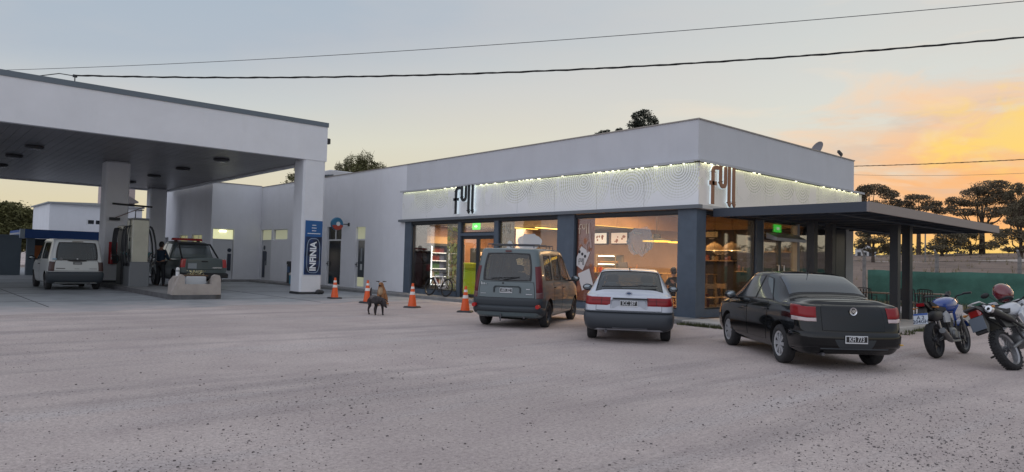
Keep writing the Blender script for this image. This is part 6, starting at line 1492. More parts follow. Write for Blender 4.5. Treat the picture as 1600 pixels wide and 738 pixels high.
for s_ in (-1,1):
    mb=MB(); mb.prism([(.66,.70),(1.0,.80),(1.12,.98),(.90,1.0),(.62,.86)],s_*.145,s_*.20,'y'); mb.build('tank_shroud',WT,m2)
    mb=MB(); mb.prism([(.70,.84),(.86,.88),(.80,.95)],s_*.20,s_*.204,'y'); mb.build('decal',mat('decal navy',(.02,.04,.16),.4),m2)
    mb=MB(); mb.prism([(.05,.66),(.45,.66),(.50,.84),(.10,.90),(-.12,.90)],s_*.09,s_*.14,'y'); mb.build('side_panel',MBLK,m2)
    mb=MB(); mb.prism([(.25,.86),(-.28,1.0),(-.30,1.04),(.20,.93)],s_*.10,s_*.125,'y'); mb.build('tail_panel',WT,m2)
mb=MB(); mb.prism([(.56,.98),(.48,.90),(.10,.92),(-.22,1.02),(-.24,1.06),(-.05,1.05),(.2,.99),(.4,.97)],-.11,.11,'y'); mb.build('seat',SEATM,m2)
mb=MB(); mb.prism([(-.05,.93),(-.28,1.0),(-.50,1.03),(-.52,1.0),(-.36,.93),(-.10,.86)],-.10,.10,'y'); mb.build('rear_mudguard',MBLK,m2)
mb=MB(); mb.bbox(-.46,-.36,-.085,.085,.88,1.02,.02); mb.build('tail_light',mat('moto tail red',(.24,.012,.012),.18,coat=.8),m2)
mb=MB(); mb.prism([(-.36,.89),(-.44,.88),(-.48,.62),(-.44,.60),(-.34,.72)],-.09,.09,'y'); mb.build('plate_hanger',MBLK,m2)
mb=MB(); mb.prism([(-.455,.87),(-.465,.87),(-.50,.66),(-.49,.66)],-.11,.11,'y'); mb.build('number_plate',mat('plate slate',(.09,.11,.14),.4),m2)
mb=MB(); mb.tube([(-.05,.06,1.06),(-.30,.09,1.10),(-.34,0,1.10),(-.30,-.09,1.10),(-.05,-.06,1.06)],.012,6); mb.build('grab_rail',mat('rail white',(.5,.5,.5),.4),m2)
mb=MB(); mb.tube([(.82,-.08,.60),(.92,-.14,.48),(.60,-.18,.56),(.30,-.17,.74)],.02,8); mb.tube([(.30,-.17,.74),(.20,-.17,.78),(-.28,-.17,.94)],[.03,.052,.058],14); mb.lathe([(0,0),(.0,0)],'x') if False else None; mb.build('exhaust',MBLK,m2,smooth=True)
mb=MB(); mb.M=Matrix.Translation((-.285,-.17,.942))@Matrix.Rotation(radians(18.4),4,'Y'); mb.lathe([(.026,-.03),(.056,-.03),(.062,0),(.058,.03),(.026,.01)],'x',seg=22,closed=True); mb.build('exhaust_tip',CHROME,m2,smooth=True)
mb=MB()
for s_ in (-1,1): mb.tube([(1.36,s_*.10,.345),(1.22,s_*.10,.70),(1.05,s_*.10,1.06)],[.026,.026,.02],8)
mb.build('front_fork',MGRY,m2,smooth=True)
mb=MB(); mb.tube([(.96,-.40,1.18),(.98,-.32,1.18),(1.02,-.14,1.12),(1.04,0,1.11),(1.02,.14,1.12),(.98,.32,1.18),(.96,.40,1.18)],.013,7)
for s_ in (-1,1): mb.tube([(.975,s_*.28,1.18),(.955,s_*.43,1.18)],.02,8)
mb.build('handlebar',MBLK,m2,smooth=True)
for s_ in (-1,1):
    mb=MB(); mb.grid(superb((1.06,s_*.36,1.17),.035,.12,.07)); mb.build('hand_guard',WT,m2,smooth=True)
mb=MB(); mb.tube([(1.0,.2,1.18),(1.03,.30,1.34)],.007,5); mb.ball((1.03,.36,1.38),.02,.075,.045,12,8); mb.build('mirror',MBLK,m2,smooth=True)
mb=MB(); mb.grid(superb((1.14,0,1.02),.07,.13,.14)); mb.build('headlight_shell',WT,m2,smooth=True); mb=MB(); mb.lathe([(0,1.205),(.07,1.20),(.07,1.18)],'x',(0,0,1.0),18); mb.build('headlight',LAMPF,m2)
mb=MB(); mb.grid([[(1.36+.42*cos(a)-.03,y,.40+.42*sin(a)) for a in [radians(5+13*i) for i in range(9)]] for y in (-.07,-.035,0,.035,.07)]); mb.build('front_mudguard',WT,m2,smooth=True)
mb=MB(); mb.tube([(.5,.13,.40),(.38,.32,.16),(.37,.33,.13)],.014,6); mb.tube([(.34,.33,.125),(.42,.33,.125)],.02,6); mb.build('side_stand',STEEL,m2)
for s_ in (-1,1):
    mb=MB(); mb.tube([(.46,s_*.14,.38),(.42,s_*.30,.37)],.018,6); mb.build('foot_peg',MBLK,m2)
    mb=MB(); mb.tube([(-.25,s_*.10,.98),(-.26,s_*.20,.97)],.01,5); mb.ball((-.26,s_*.225,.97),.035,.03,.022,8,6); mb.build('indicator',mat('indicator amber',(.45,.18,.03)),m2)
mb=MB(); mb.tube([(-.02,.10,.34),(.15,.24,.30),(.02,.26,.28)],.016,6); mb.build('passenger_peg',MBLK,m2)
# helmet hanging on the handlebar
hm=thing('helmet','dark red and grey full-face helmet hanging on the white motorcycle handlebar','helmet',(-1.93,-7.36,1.165)); hm.scale=(1.03,1.03,1.14); hm.rotation_euler=(radians(-30),radians(10),radians(-25))
mb=MB(); mb.grid(superb((0,0,0),.165,.125,.145,.95,.95,26,16)); sh=mb.build('shell',mat('helmet red',(.13,.012,.018),.2,coat=1),hm,smooth=True)
mb=MB(); mb.grid([[(.155*cos(p)*cos(t)+.015,.118*sin(p)*cos(t)*1.03,.135*sin(t)+.012) for p in [radians(-65+13*i) for i in range(11)]] for t in [radians(-12+7*j) for j in range(8)]]); mb.build('visor',mat('visor',(.10,.10,.11),.1,coat=1),hm,smooth=True)
mb=MB(); mb.grid([[(.172*cos(p)*cos(t),.132*sin(p)*cos(t),.150*sin(t)) for p in [radians(100+12*i) for i in range(6)]] for t in [radians(0+10*j) for j in range(6)]]); mb.build('graphic',mat('helmet grey',(.32,.32,.34),.3,coat=1),hm,smooth=True)
mb=MB(); mb.lathe([(.07,-.135),(.105,-.12),(.11,-.10),(.09,-.10)],'z',seg=22,closed=True); mb.build('lining',MBLK,hm,smooth=True)
mb=MB(); mb.tube([(0,.07,-.11),(.03,.03,-.2),(.02,-.03,-.2),(0,-.07,-.11)],.007,5); mb.build('strap',MBLK,hm)
# ------------------------------------------------------------ bicycle
bk=thing('bicycle','silver mountain bicycle leaning on the shop window by the entrance','bicycle',(-.44,10.62,.12),radians(90)); bk.rotation_euler=(radians(10),0,radians(92))
SILV=mat('frame silver',(.72,.70,.72),.3,.3)
for x,nm in ((0,'wheel'),(1.02,'wheel')):
    h=bpy.data.objects.new(nm,None); COL.objects.link(h); h.parent=bk; h.location=(x,0,.345)
    mb=MB(); mb.lathe([(.32+.026*cos(a),.026*sin(a)) for a in [2*pi*k/8 for k in range(8)]],'y',seg=44,closed=True); mb.build('tyre',RUB,h,smooth=True)
    mb=MB(); mb.lathe([(.285,-.011),(.298,-.011),(.298,.011),(.285,.011)],'y',seg=40,closed=True); mb.build('rim',MBLK,h)
    mb=MB()
    for j in range(28): a=2*pi*j/28; mb.tube([(.02*cos(a+1),.025*(1 if j%2 else -1),.02*sin(a+1)),(.287*cos(a),0,.287*sin(a))],.0014,4)
    mb.tube([(0,-.05,0),(0,.05,0)],.018,8); o=mb.build('spokes',STEEL,h)
mb=MB(); A_=(0,0,.345); BB=(.43,0,.30); ST=(.33,0,.74); HT=(.80,0,.80); HB=(.83,0,.68)
mb.tube([BB,ST],.022,8); mb.tube([ST,HT],.022,8); mb.tube([BB,HB],.028,8); mb.tube([HT,HB],.02,8)
for s_ in (-1,1): mb.tube([BB,(0,s_*.06,.345)],.010,6); mb.tube([(.34,0,.70),(0,s_*.06,.345)],.009,6)
mb.build('frame',SILV,bk,smooth=True)
mb=MB()
for s_ in (-1,1): mb.tube([(.84,s_*.05,.66),(1.02,s_*.055,.345)],.016,7)
mb.tube([HB,(.84,-.05,.66)],.016,6); mb.tube([HB,(.84,.05,.66)],.016,6); mb.build('fork',MBLK,bk,smooth=True)
mb=MB(); mb.tube([HT,(.78,0,.90),(.86,0,.93)],.014,7); mb.tube([(.82,-.34,.97),(.86,-.1,.93),(.86,.1,.93),(.82,.34,.97)],.012,7); mb.build('handlebar',MBLK,bk,smooth=True)
mb=MB(); mb.tube([ST,(.30,0,.86)],.012,6); mb.build('seat_post',STEEL,bk); mb=MB(); mb.grid(superb((.27,0,.885),.13,.06,.022,.8,.9,shape=lambda x,y,z:(x,y*(1-.65*max(0,x)),z))); mb.build('saddle',SEATM,bk,smooth=True)
mb=MB(); mb.lathe([(.06,.035),(.095,.035),(.095,.04),(.06,.04)],'y',(.43,0,.30),24,closed=True); mb.tube([(.43,.05,.30),(.33,.06,.17)],.009,6); mb.tube([(.43,-.05,.30),(.53,-.06,.43)],.009,6); mb.box(.28,.38,.06,.12,.155,.175); mb.box(.48,.58,-.12,-.06,.42,.44); mb.build('crankset',MBLK,bk)
# ------------------------------------------------------------ dogs
def dog(root,verts,edges,rad,m,tailm,ears,eye,nose,sub=2):
    b=skin('body',verts,edges,rad,m,root,sub); return b
DK=mat('dark fur',(.030,.024,.026),.9,var=.5,vscale=9,bump=.5,bscale=120); DG=mat('grey fur',(.11,.095,.09),.9,var=.3,vscale=10)
d1=thing('dog','dark brown dog with raised tail and lowered head walking towards the camera','dog',(-6.5,5.42,0),radians(-96))
V=[(0,0,.40),(-.22,0,.41),(.20,0,.40),(.36,0,.42),(.47,0,.36),(.56,0,.28),(.62,0,.24),   # 0 mid,1 rump,2 chest,3 neck,4 head,5 muzzle,6 nose
   (-.24,.09,.34),(-.18,.10,.24),(-.29,.10,.14),(-.26,.10,.02),(-.21,.10,.02),           # 7-11 hind left
   (-.24,-.09,.34),(-.14,-.10,.24),(-.24,-.10,.14),(-.20,-.10,.02),(-.15,-.10,.02),      # 12-16 hind right
   (.22,.08,.30),(.24,.085,.17),(.26,.085,.02),(.30,.085,.02),                          # 17-20 front left
   (.22,-.08,.30),(.19,-.085,.17),(.17,-.085,.02),(.21,-.085,.02),                      # 21-24 front right
   (-.32,0,.46),(-.36,0,.56),(-.33,0,.66),(-.30,0,.70)]                                 # 25-28 tail
Eg=[(0,1),(0,2),(2,3),(3,4),(4,5),(5,6),(1,7),(7,8),(8,9),(9,10),(10,11),(1,12),(12,13),(13,14),(14,15),(15,16),(2,17),(17,18),(18,19),(19,20),(2,21),(21,22),(22,23),(23,24),(1,25),(25,26),(26,27),(27,28)]
Rd=[.100,.095,.115,.072,.070,.042,.026,.065,.045,.024,.022,.02,.065,.045,.024,.022,.02,.048,.032,.022,.02,.048,.032,.022,.02,.032,.026,.022,.012]
skin('body',V,Eg,Rd,DK,d1)
def ear(root,p,q,r,w,m): mb=MB(); p,q,r=Vector(p),Vector(q),Vector(r); n=(q-p).cross(r-p).normalized()*.008; mb.add([p+n,q+n,r+n,p-n,q-n,r-n],[(0,1,2),(5,4,3),(0,3,4,1),(1,4,5,2),(2,5,3,0)]); return mb.build('ear',m,root)
ear(d1,(.44,.05,.43),(.50,.06,.41),(.48,.12,.36),0,DK); ear(d1,(.44,-.05,.43),(.50,-.06,.41),(.48,-.12,.36),0,DK)
mb=MB(); mb.ball((.64,0,.235),.02,.022,.016,8,6); mb.build('nose',MBLK,d1,smooth=True); 
for s_ in (-1,1): mb=MB(); mb.ball((.53,s_*.045,.355),.011,.011,.011,8,6); mb.build('eye',MBLK,d1,smooth=True)
mb=MB(); mb.grid(superb((-.12,0,.43),.20,.103,.082,1,1)); mb.build('back_fur',DG,d1,smooth=True)
TN=mat('tan fur',(.30,.145,.065),.9,var=.45,vscale=7,bump=.4,bscale=120); TN2=mat('pale fur',(.38,.27,.17),.9,var=.3,vscale=9)
d2=thing('dog','tan dog with dark ears sitting upright behind the dark dog','dog',(-4.42,8.55,0),radians(222))
V=[(-.10,0,.16),(.02,0,.34),(.08,0,.50),(.12,0,.62),(.16,0,.70),(.25,0,.66),(.31,0,.64),
   (-.02,.11,.12),(.16,.12,.10),(.10,.12,.03),(.20,.12,.025),
   (-.02,-.11,.12),(.16,-.12,.10),(.10,-.12,.03),(.20,-.12,.025),
   (.12,.07,.36),(.16,.07,.18),(.17,.07,.03),(.22,.07,.025),
   (.12,-.07,.36),(.16,-.07,.18),(.17,-.07,.03),(.22,-.07,.025),
   (-.24,.05,.06),(-.36,.12,.04)]
Eg=[(0,1),(1,2),(2,3),(3,4),(4,5),(5,6),(0,7),(7,8),(8,9),(9,10),(0,11),(11,12),(12,13),(13,14),(2,15),(15,16),(16,17),(17,18),(2,19),(19,20),(20,21),(21,22),(0,23),(23,24)]
Rd=[.14,.145,.125,.085,.088,.05,.032,.10,.06,.035,.028,.10,.06,.035,.028,.055,.04,.030,.028,.055,.04,.030,.028,.04,.025]
skin('body',V,Eg,Rd,TN,d2)
DE=mat('dark ear',(.05,.03,.025),.9)
ear(d2,(.13,.05,.77),(.19,.06,.75),(.15,.17,.77),0,DE); ear(d2,(.13,-.05,.77),(.19,-.06,.75),(.15,-.17,.77),0,DE)
mb=MB(); mb.grid(superb((.18,0,.46),.07,.08,.13,1,1)); mb.build('chest_fur',TN2,d2,smooth=True)
mb=MB(); mb.grid(superb((.29,0,.645),.055,.034,.03,1,1)); mb.build('muzzle',DE,d2,smooth=True)
mb=MB(); mb.ball((.345,0,.655),.016,.02,.014,8,6); mb.build('nose',MBLK,d2,smooth=True)
for s_ in (-1,1): mb=MB(); mb.ball((.235,s_*.042,.725),.011,.011,.011,8,6); mb.build('eye',MBLK,d2,smooth=True)
# ------------------------------------------------------------ people
SKIN_=mat('skin',(.28,.15,.10),.6); HAIR=mat('dark hair',(.012,.010,.009),.7)
def person(label,loc,rz,shirt,trousers,J,group=None):
    """J: joints dict; builds one body surface plus clothing and hair"""
    t=thing('person',label,'person',loc,rz,group)
    names=['pel','sp1','sp2','nk','hd0','hd1','shL','elL','wrL','pmL','shR','elR','wrR','pmR','hiL','knL','anL','toL','hiR','knR','anR','toR']
    V=[J[n] for n in names]; ix={n:i for i,n in enumerate(names)}
    E_=[('pel','sp1'),('sp1','sp2'),('sp2','nk'),('nk','hd0'),('hd0','hd1'),('sp2','shL'),('shL','elL'),('elL','wrL'),('wrL','pmL'),('sp2','shR'),('shR','elR'),('elR','wrR'),('wrR','pmR'),('pel','hiL'),('hiL','knL'),('knL','anL'),('anL','toL'),('pel','hiR'),('hiR','knR'),('knR','anR'),('anR','toR')]
    Rr=dict(pel=.13,sp1=.115,sp2=.125,nk=.052,hd0=.078,hd1=.085,sh=.062,el=.042,wr=.027,pm=.036,hi=.088,kn=.056,an=.038,to=.034)
    R_=[Rr.get(n,Rr.get(n[:2])) for n in names]; E2=[(ix[a],ix[b]) for a,b in E_]
    # fingers
    for sd in 'LR':
        w=Vector(J['wr'+sd]); p=Vector(J['pm'+sd]); d=(p-w).normalized(); side=d.cross(Vector((1,0,0))); side=side.normalized() if side.length>.2 else Vector((0,1,0))
        for k,(o_,l) in enumerate(((-.027,.060),(-.009,.072),(.009,.068),(.027,.052))):
            a=p+side*o_+d*.02; b_=a+d*l*.55; c_=b_+d*l*.4+Vector((.012,0,0)); i0=len(V); V+= [tuple(a),tuple(b_),tuple(c_)]; R_+=[.010,.009,.007]; E2+=[(ix['pm'+sd],i0),(i0,i0+1),(i0+1,i0+2)]
        a=p-side*.04-d*.015; b_=a-side*.015+d*.03; i0=len(V); V+=[tuple(a),tuple(b_)]; R_+=[.012,.009]; E2+=[(ix['pm'+sd],i0),(i0,i0+1)]
    b=skin('body',V,E2,R_,SKIN_,t,2)
    def sub(nm,keys,edges,rad,m):
        vv=[J[k] for k in keys]; jx={k:i for i,k in enumerate(keys)}; return skin(nm,vv,[(jx[a],jx[b_]) for a,b_ in edges],rad,m,t,2)
    lerp=lambda a,b_,f: tuple(Vector(J[a])*(1-f)+Vector(J[b_])*f)
    J['nkb']=lerp('sp2','nk',.75)
    J['cfL']=lerp('elL','wrL',.85 if shirt[1] else -.0); J['cfR']=lerp('elR','wrR',.85 if shirt[1] else .0)
    if not shirt[1]: J['cfL']=lerp('shL','elL',.75); J['cfR']=lerp('shR','elR',.75)
    if shirt[1]: sub('jacket',['pel','sp1','sp2','nkb','shL','elL','cfL','shR','elR','cfR'],[('pel','sp1'),('sp1','sp2'),('sp2','nkb'),('sp2','shL'),('shL','elL'),('elL','cfL'),('sp2','shR'),('shR','elR'),('elR','cfR')],[.155,.15,.155,.07,.085,.062,.048,.085,.062,.048],shirt[0])
    else: sub('shirt',['pel','sp1','sp2','nkb','shL','cfL','shR','cfR'],[('pel','sp1'),('sp1','sp2'),('sp2','nkb'),('sp2','shL'),('shL','cfL'),('sp2','shR'),('shR','cfR')],[.15,.14,.15,.065,.08,.066,.08,.066],shirt[0])
    sub('trousers',['pel','hiL','knL','anL','hiR','knR','anR'],[('pel','hiL'),('hiL','knL'),('knL','anL'),('pel','hiR'),('hiR','knR'),('knR','anR')],[.14,.105,.074,.058,.105,.074,.058],trousers)
    for sd in 'LR':
        a=Vector(J['an'+sd]); c_=Vector(J['to'+sd]); mb=MB(); mid=(a+c_)/2; M0=Matrix.Translation((mid.x,mid.y,min(a.z,c_.z)+.0)); mb.M=M0@Matrix.Rotation(atan2(c_.y-a.y,c_.x-a.x),4,'Z'); mb.grid(superb((0,0,0),.14,.052,.05,.6,.8)); mb.build('shoe',MBLK,t,smooth=True)
    h=Vector(J['hd1']); hb=Vector(J['hd0']); ctr=h*.6+hb*.4
    f=Vector(J.get('face',(1,0,0))).normalized(); s_=Vector((0,0,1)).cross(f).normalized()
    mb=MB(); rows=superb((0,0,0),1,1,1,1,1,20,12); 
    mb.grid([[tuple(ctr+Vector((0,0,.035))+(-f*.012)+Vector((0,0,1))*p[2]*.105+f*p[0]*.098+s_*p[1]*.088) for p in r] for r in rows[5:]]); mb.grid([[tuple(ctr-f*.03+Vector((0,0,1))*p[2]*.11+f*p[0]*.085*(1 if p[0]<0 else .2)+s_*p[1]*.088) for p in r] for r in rows[3:]]); mb.build('hair',HAIR,t,smooth=True)
    mb=MB(); e0=ctr+f*.088; mb.tube([e0+Vector((0,0,.012)),e0+f*.022-Vector((0,0,.02))],[.008,.014],6); mb.build('nose',SKIN_,t,smooth=True)
    for q in (-1,1): mb=MB(); mb.ball(tuple(ctr+f*.086+s_*.032*q+Vector((0,0,.018))),.010,.010,.007,8,6); mb.build('eye',HAIR,t); mb=MB(); c0_=ctr+s_*.09*q; mb.ball(tuple(c0_),.02,.014,.03,8,6); mb.build('ear',SKIN_,t,smooth=True)
    mb=MB(); m0_=ctr+f*.084-Vector((0,0,.048)); mb.tube([m0_-s_*.022,m0_+f*.004,m0_+s_*.022],.005,5); mb.build('mouth',mat('lips',(.22,.07,.06),.5),t)
    return t
stand=dict(pel=(0,0,.96),sp1=(0,0,1.12),sp2=(.0,0,1.34),nk=(.01,0,1.47),hd0=(.02,0,1.56),hd1=(.03,0,1.66),
 shL=(0,.17,1.38),elL=(.02,.24,1.12),wrL=(.16,.18,.98),pmL=(.22,.15,.95),shR=(0,-.17,1.38),elR=(.06,-.25,1.14),wrR=(.24,-.18,1.06),pmR=(.31,-.16,1.06),
 hiL=(0,.09,.90),knL=(.03,.11,.49),anL=(-.02,.12,.09),toL=(.11,.13,.04),hiR=(0,-.09,.90),knR=(.05,-.11,.49),anR=(.03,-.13,.09),toR=(.16,-.14,.04))
NV=mat('navy workwear',(.014,.030,.055),.8,var=.2,vscale=6); NV2=mat('dark trousers',(.030,.032,.038),.8); TEAL=mat('teal workwear',(.03,.08,.09),.8)
person('attendant in dark navy workwear standing with back turned beside the pickup door',(-7.42,21.55,.008),radians(35),(NV,True),NV2,dict(stand)).scale=(1.1,1.1,1.12)
s2=dict(stand); person('attendant in dull teal jacket half hidden behind the silver fuel dispenser',(-8.05,22.9,.156),radians(300),(TEAL,True),NV2,s2)
sit=dict(pel=(0,0,.52),sp1=(.02,0,.68),sp2=(.05,0,.92),nk=(.08,0,1.05),hd0=(.10,0,1.13),hd1=(.12,0,1.23),
 shL=(.05,.17,.95),elL=(.18,.24,.74),wrL=(.38,.16,.78),pmL=(.45,.13,.79),shR=(.05,-.17,.95),elR=(.18,-.24,.74),wrR=(.38,-.16,.78),pmR=(.45,-.13,.79),
 hiL=(.06,.10,.52),knL=(.46,.12,.52),anL=(.44,.12,.09),toL=(.56,.12,.04),hiR=(.06,-.10,.52),knR=(.46,-.12,.52),anR=(.44,-.12,.09),toR=(.56,-.12,.04))
person('customer in black t-shirt sitting with back to the window beside the corner pillar',(1.35,1.62,.135),radians(72),(mat('black cotton',(.015,.014,.015),.85),False),mat('denim',(.04,.05,.08),.8),dict(sit))
wood_chair((1.30,1.50,.135),radians(252),'pale wooden chair with the black-shirted customer sitting on it')
# ------------------------------------------------------------ far ground on the right: rising bank with road
def bank_h(x,y):
    if x<21: return 0
    t=min(1,(x-21)/9); h=1.7*t*t*(3-2*t)
    if x>30: h+=min(x-30,36)*.052
    e=max(0,min(1,(14+ (x-21)*.55 +9 - y)/8)) if True else 1
    f=max(0,min(1,(60-y)/30))
    return h*f + (.16*sin(x*.31+y*.17)+.13*sin(x*.13-y*.23+1)+.06*sin(y*.61+x*.4))*min(1,max(0,(x-22)/8))
mb=MB(); xs=[20.9+1.6*i for i in range(48)]+[110,150,260]; ys=[-160,-110,-80]+[-60+2.2*i for i in range(58)]+[80,110,160]
mb.grid([[(x,y,bank_h(x,y)-(.03 if x<21.5 else 0)) for y in ys] for x in xs])
EARTH=mat('dry bank',(.20,.145,.115),.95,var=.35,vscale=.2,bump=.6,bscale=4); o=mb.build('hillside',EARTH,smooth=True); struct(o)
mb=MB(); rows=[]
for i in range(40):
    y=-30+i*2.2; x=45+ (y*.12)
    rows.append([(x+dx,y,bank_h(x+dx,y)+.03) for dx in (-2.6,-1.3,0,1.3,2.6)])
mb.grid(rows); o=mb.build('road',mat('pale road',(.40,.34,.30),.9,var=.15,vscale=.4),smooth=True); struct(o)
# ------------------------------------------------------------ green cloth fence
fe=thing('cloth_fence','green shade-cloth fence on concrete posts behind the patio and motorcycles','fence',(18,0,0))
GC=mat('green shade cloth',(.045,.125,.095),.9,var=.3,vscale=1.1,bump=.4,bscale=12)
mb=MB(); rows=[]
for i in range(121):
    y=2.75-i*.25; sag=.012*sin(i*.9)+.018*sin(i*.37+1); rows.append([(.03*sin(i*.7+z*3),y,z*(1.56+sag)/1.0) for z in (0.02,.2,.4,.6,.8,1.0)])
mb.grid(rows); cl=mb.build('cloth',GC,fe,smooth=True)
md=cl.modifiers.new('t','SOLIDIFY'); md.thickness=.01
PC=mat('post concrete',(.22,.21,.20),.9,var=.2,vscale=5)
for y in (9.4,5.9,2.95,-.1,-3.1,-6.2,-9.4,-12.6,-16,-19.5,-23): 
    mb=MB(); mb.box(.06,.18,y-.06,y+.06,0,2.25); mb.tube([(.12,y,2.25),(-.18,y,2.50)],.05,4); mb.build('post',PC,fe)
mb=MB()
for z in (1.75,2.0,2.2): mb.tube([(.05,9.4,z),(.05,-23,z)],.004,4)
mb.build('top_wire',STEEL,fe)
mb=MB()
for i in range(150):
    y=9.4-i*.22
    mb.tube([(.04,y,1.5 if y<2.8 else .1),(.04,y-.35 if y<2.8 else y-1.2,2.2)],.0013,3); mb.tube([(.04,y,2.2),(.04,y-.35 if y<2.8 else y-1.2,1.5 if y<2.8 else .1)],.0013,3)
mb.build('chain_link',mat('galvanised',(.25,.25,.25),.5,.5),fe)
# dry weeds and rubble at the fence foot
def tufts(name,label,pts,m,h,cat='grass'):
    mb=MB(); 
    for (x,y,z,s) in pts:
        for k in range(7):
            a=random.uniform(0,6.28); l=h*s*random.uniform(.5,1.2); dx,dy=cos(a)*l*.5,sin(a)*l*.5; w=.012
            bx,by=x+random.uniform(-.05,.05),y+random.uniform(-.05,.05)
            mb.add([(bx-w*sin(a),by+w*cos(a),z),(bx+w*sin(a),by-w*cos(a),z),(bx+dx,by+dy,z+l)],[(0,1,2)])
    o=mb.build(name,m,merge=False,fixn=False); o['kind']='stuff'; tag(o,label,cat); o['kind']='stuff'; return o
random.seed(21)
GRS=mat('dry grass',(.075,.085,.035),.9,var=.5,vscale=3); GRS2=mat('straw',(.22,.18,.10),.9,var=.4,vscale=3)
pts=[(random.uniform(-.95,.1)-.95*0,random.uniform(-2.4,.3),0,1) for _ in range(0)]
for _ in range(900):
    u=random.random()
    if u<.45: x=-1.0+random.gauss(0,.07); y=random.uniform(-4.2,-.2)
    else: x=random.uniform(-1.0,11); y=-4.2-abs(random.gauss(0,.13))-.02
    if sin(x*2.1+y*3)+random.uniform(-1,1.2)>0: pts.append((x,y,0,random.uniform(.5,1)))
tufts('patio_grass','thin strip of green grass along the patio edge',pts,GRS,.11)
pts=[(17.6+random.gauss(0,.5),random.uniform(-22,8),0,random.uniform(.6,1.6)) for _ in range(1600)]
tufts('fence_weeds','dry weeds growing along the foot of the green cloth fence',pts,GRS2,.2)
pts=[]
for _ in range(1100):
    x=random.uniform(24,62); y=random.uniform(-30,40); pts.append((x,y,bank_h(x,y)-.02,random.uniform(.6,1.5)))
tufts('bank_weeds','dry grass scattered over the rising bank behind the fence',pts,GRS2,.35)
# ------------------------------------------------------------ trees
def leaf_mat(n,c): return mat(n,c,.85,var=.45,vscale=.9)
PINE=leaf_mat('pine leaf',(.13,.105,.07)); EUC=leaf_mat('eucalyptus leaf',(.13,.110,.07)); OLV=leaf_mat('olive leaf',(.10,.10,.035)); BARK=mat('bark',(.07,.05,.038),.95,var=.3,vscale=3)
def leaves(mb,c,r,n,s,shell=.35,flat=None):
    for _ in range(n):
        while True:
            v=Vector((random.uniform(-1,1),random.uniform(-1,1),random.uniform(-1,1)))
            if .01<v.length<=1: break
        rad=v.length; v=v/rad*(shell+(1-shell)*rad) if random.random()<.7 else v
        # gaps: lumpy acceptance
        if sin(v.x*7+c[0])*sin(v.y*6+c[1]*1.3)*sin(v.z*5+c[2])>.40: continue
        if random.random()<.16: v=v*random.uniform(1.0,1.32)
        p=Vector((c[0]+v.x*r[0],c[1]+v.y*r[0],c[2]+v.z*r[1]))
        a=Vector((random.uniform(-1,1),random.uniform(-1,1),random.uniform(-.6,.6))).normalized(); b=a.cross(Vector((random.uniform(-1,1),random.uniform(-1,1),random.uniform(-1,1)))).normalized()
        l=s*random.uniform(.6,1.4); w=l*.45
        mb.add([p-a*l*.5,p+b*w*.5,p+a*l*.5,p-b*w*.5],[(0,1,2,3)])
def tree(name,label,loc,cl,leafm,n=900,s=.3,trunk_r=.22,lean=0,group=None,lat=None,branch=True,cat='tree'):
    t=thing(name,label,cat,loc,0,group)
    d=Vector((loc[0]+16.15,loc[1]+10.78,0)).normalized(); L=Vector((d.y,-d.x,0))     # to the right as seen from the forecourt
    C=[]; X_=[]
    for (u,z,ru,rz) in cl:
        k=random.uniform(-.35,.35)*ru; C.append((L.x*u+d.x*k,L.y*u+d.y*k,z,ru*1.02,rz*1.0))
        for _q in range(4):
            th=random.uniform(0,6.28); uu=u+cos(th)*ru*.72; zz=z+sin(th)*rz*.6+rz*.1; kk=random.uniform(-.8,.8)*ru; f_=random.uniform(.38,.62); X_.append((L.x*uu+d.x*kk,L.y*uu+d.y*kk,zz,ru*f_,rz*f_*1.1))
    top=max(c[2] for c in C); base=min(c[2]-c[4] for c in C)
    fork=max(.25*top,min(base,.75*top))
    mb=MB(); mb.tube([(0,0,-.4),(0,0,.2),(lean*.4,0,fork*.5),(lean,0,fork),(lean*1.1,0,fork+(top-fork)*.55)],[trunk_r*1.25,trunk_r,trunk_r*.8,trunk_r*.62,trunk_r*.2],8)
    if branch:
        for (x,y,z,ru,rz) in C:
            z0=fork*.75+random.uniform(0,.3)*(z-fork*.75); mx=(lean*.9+x)/2+random.uniform(-.2,.2); my=y/2+random.uniform(-.2,.2)
            mb.tube([(lean*.9,0,max(.3,z0)),(mx,my,z0+(z-z0)*.35),(x*.9,y*.9,z-rz*.3)],[trunk_r*.38,trunk_r*.24,trunk_r*.08],5)
            for _ in range(4):
                a=random.uniform(0,6.28); mb.tube([(x*.85,y*.85,z-rz*.4),(x+cos(a)*ru*.7,y+sin(a)*ru*.7,z+random.uniform(-.3,.4)*rz)],[trunk_r*.10,.012],4)
    mb.build('trunk',BARK,t,smooth=True)
    mb=MB(); tot=sum(c[3]**2 for c in C)
    for (x,y,z,ru,rz) in C+X_: leaves(mb,(x,y,z),(ru*1.2,rz*1.25),int(n*1.9*3.1*ru*rz/(s*s*.14)),s)
    mb.build('crown',leafm,t,merge=False,fixn=False); return t
G1='trees on the bank beyond the fence'
random.seed(31)
tree('pine_tree','tallest umbrella pine with layered crown beyond the pergola tip',(61.2, 9.5, 3.1),[(0.63, 6.63, 1.31, 0.54), (-0.73, 6.16, 0.9, 0.42), (-2.14, 5.39, 0.7, 0.36), (-2.39, 4.72, 0.5, 0.24), (-0.48, 5.26, 1.21, 0.36), (1.28, 5.56, 1.11, 0.48), (-1.43, 4.33, 1.01, 0.3), (0.68, 4.33, 1.31, 0.42), (2.19, 4.62, 0.7, 0.48), (-1.73, 3.41, 0.6, 0.18), (-0.13, 3.22, 1.01, 0.18)],PINE,1.6,.17,0.3,0,G1)
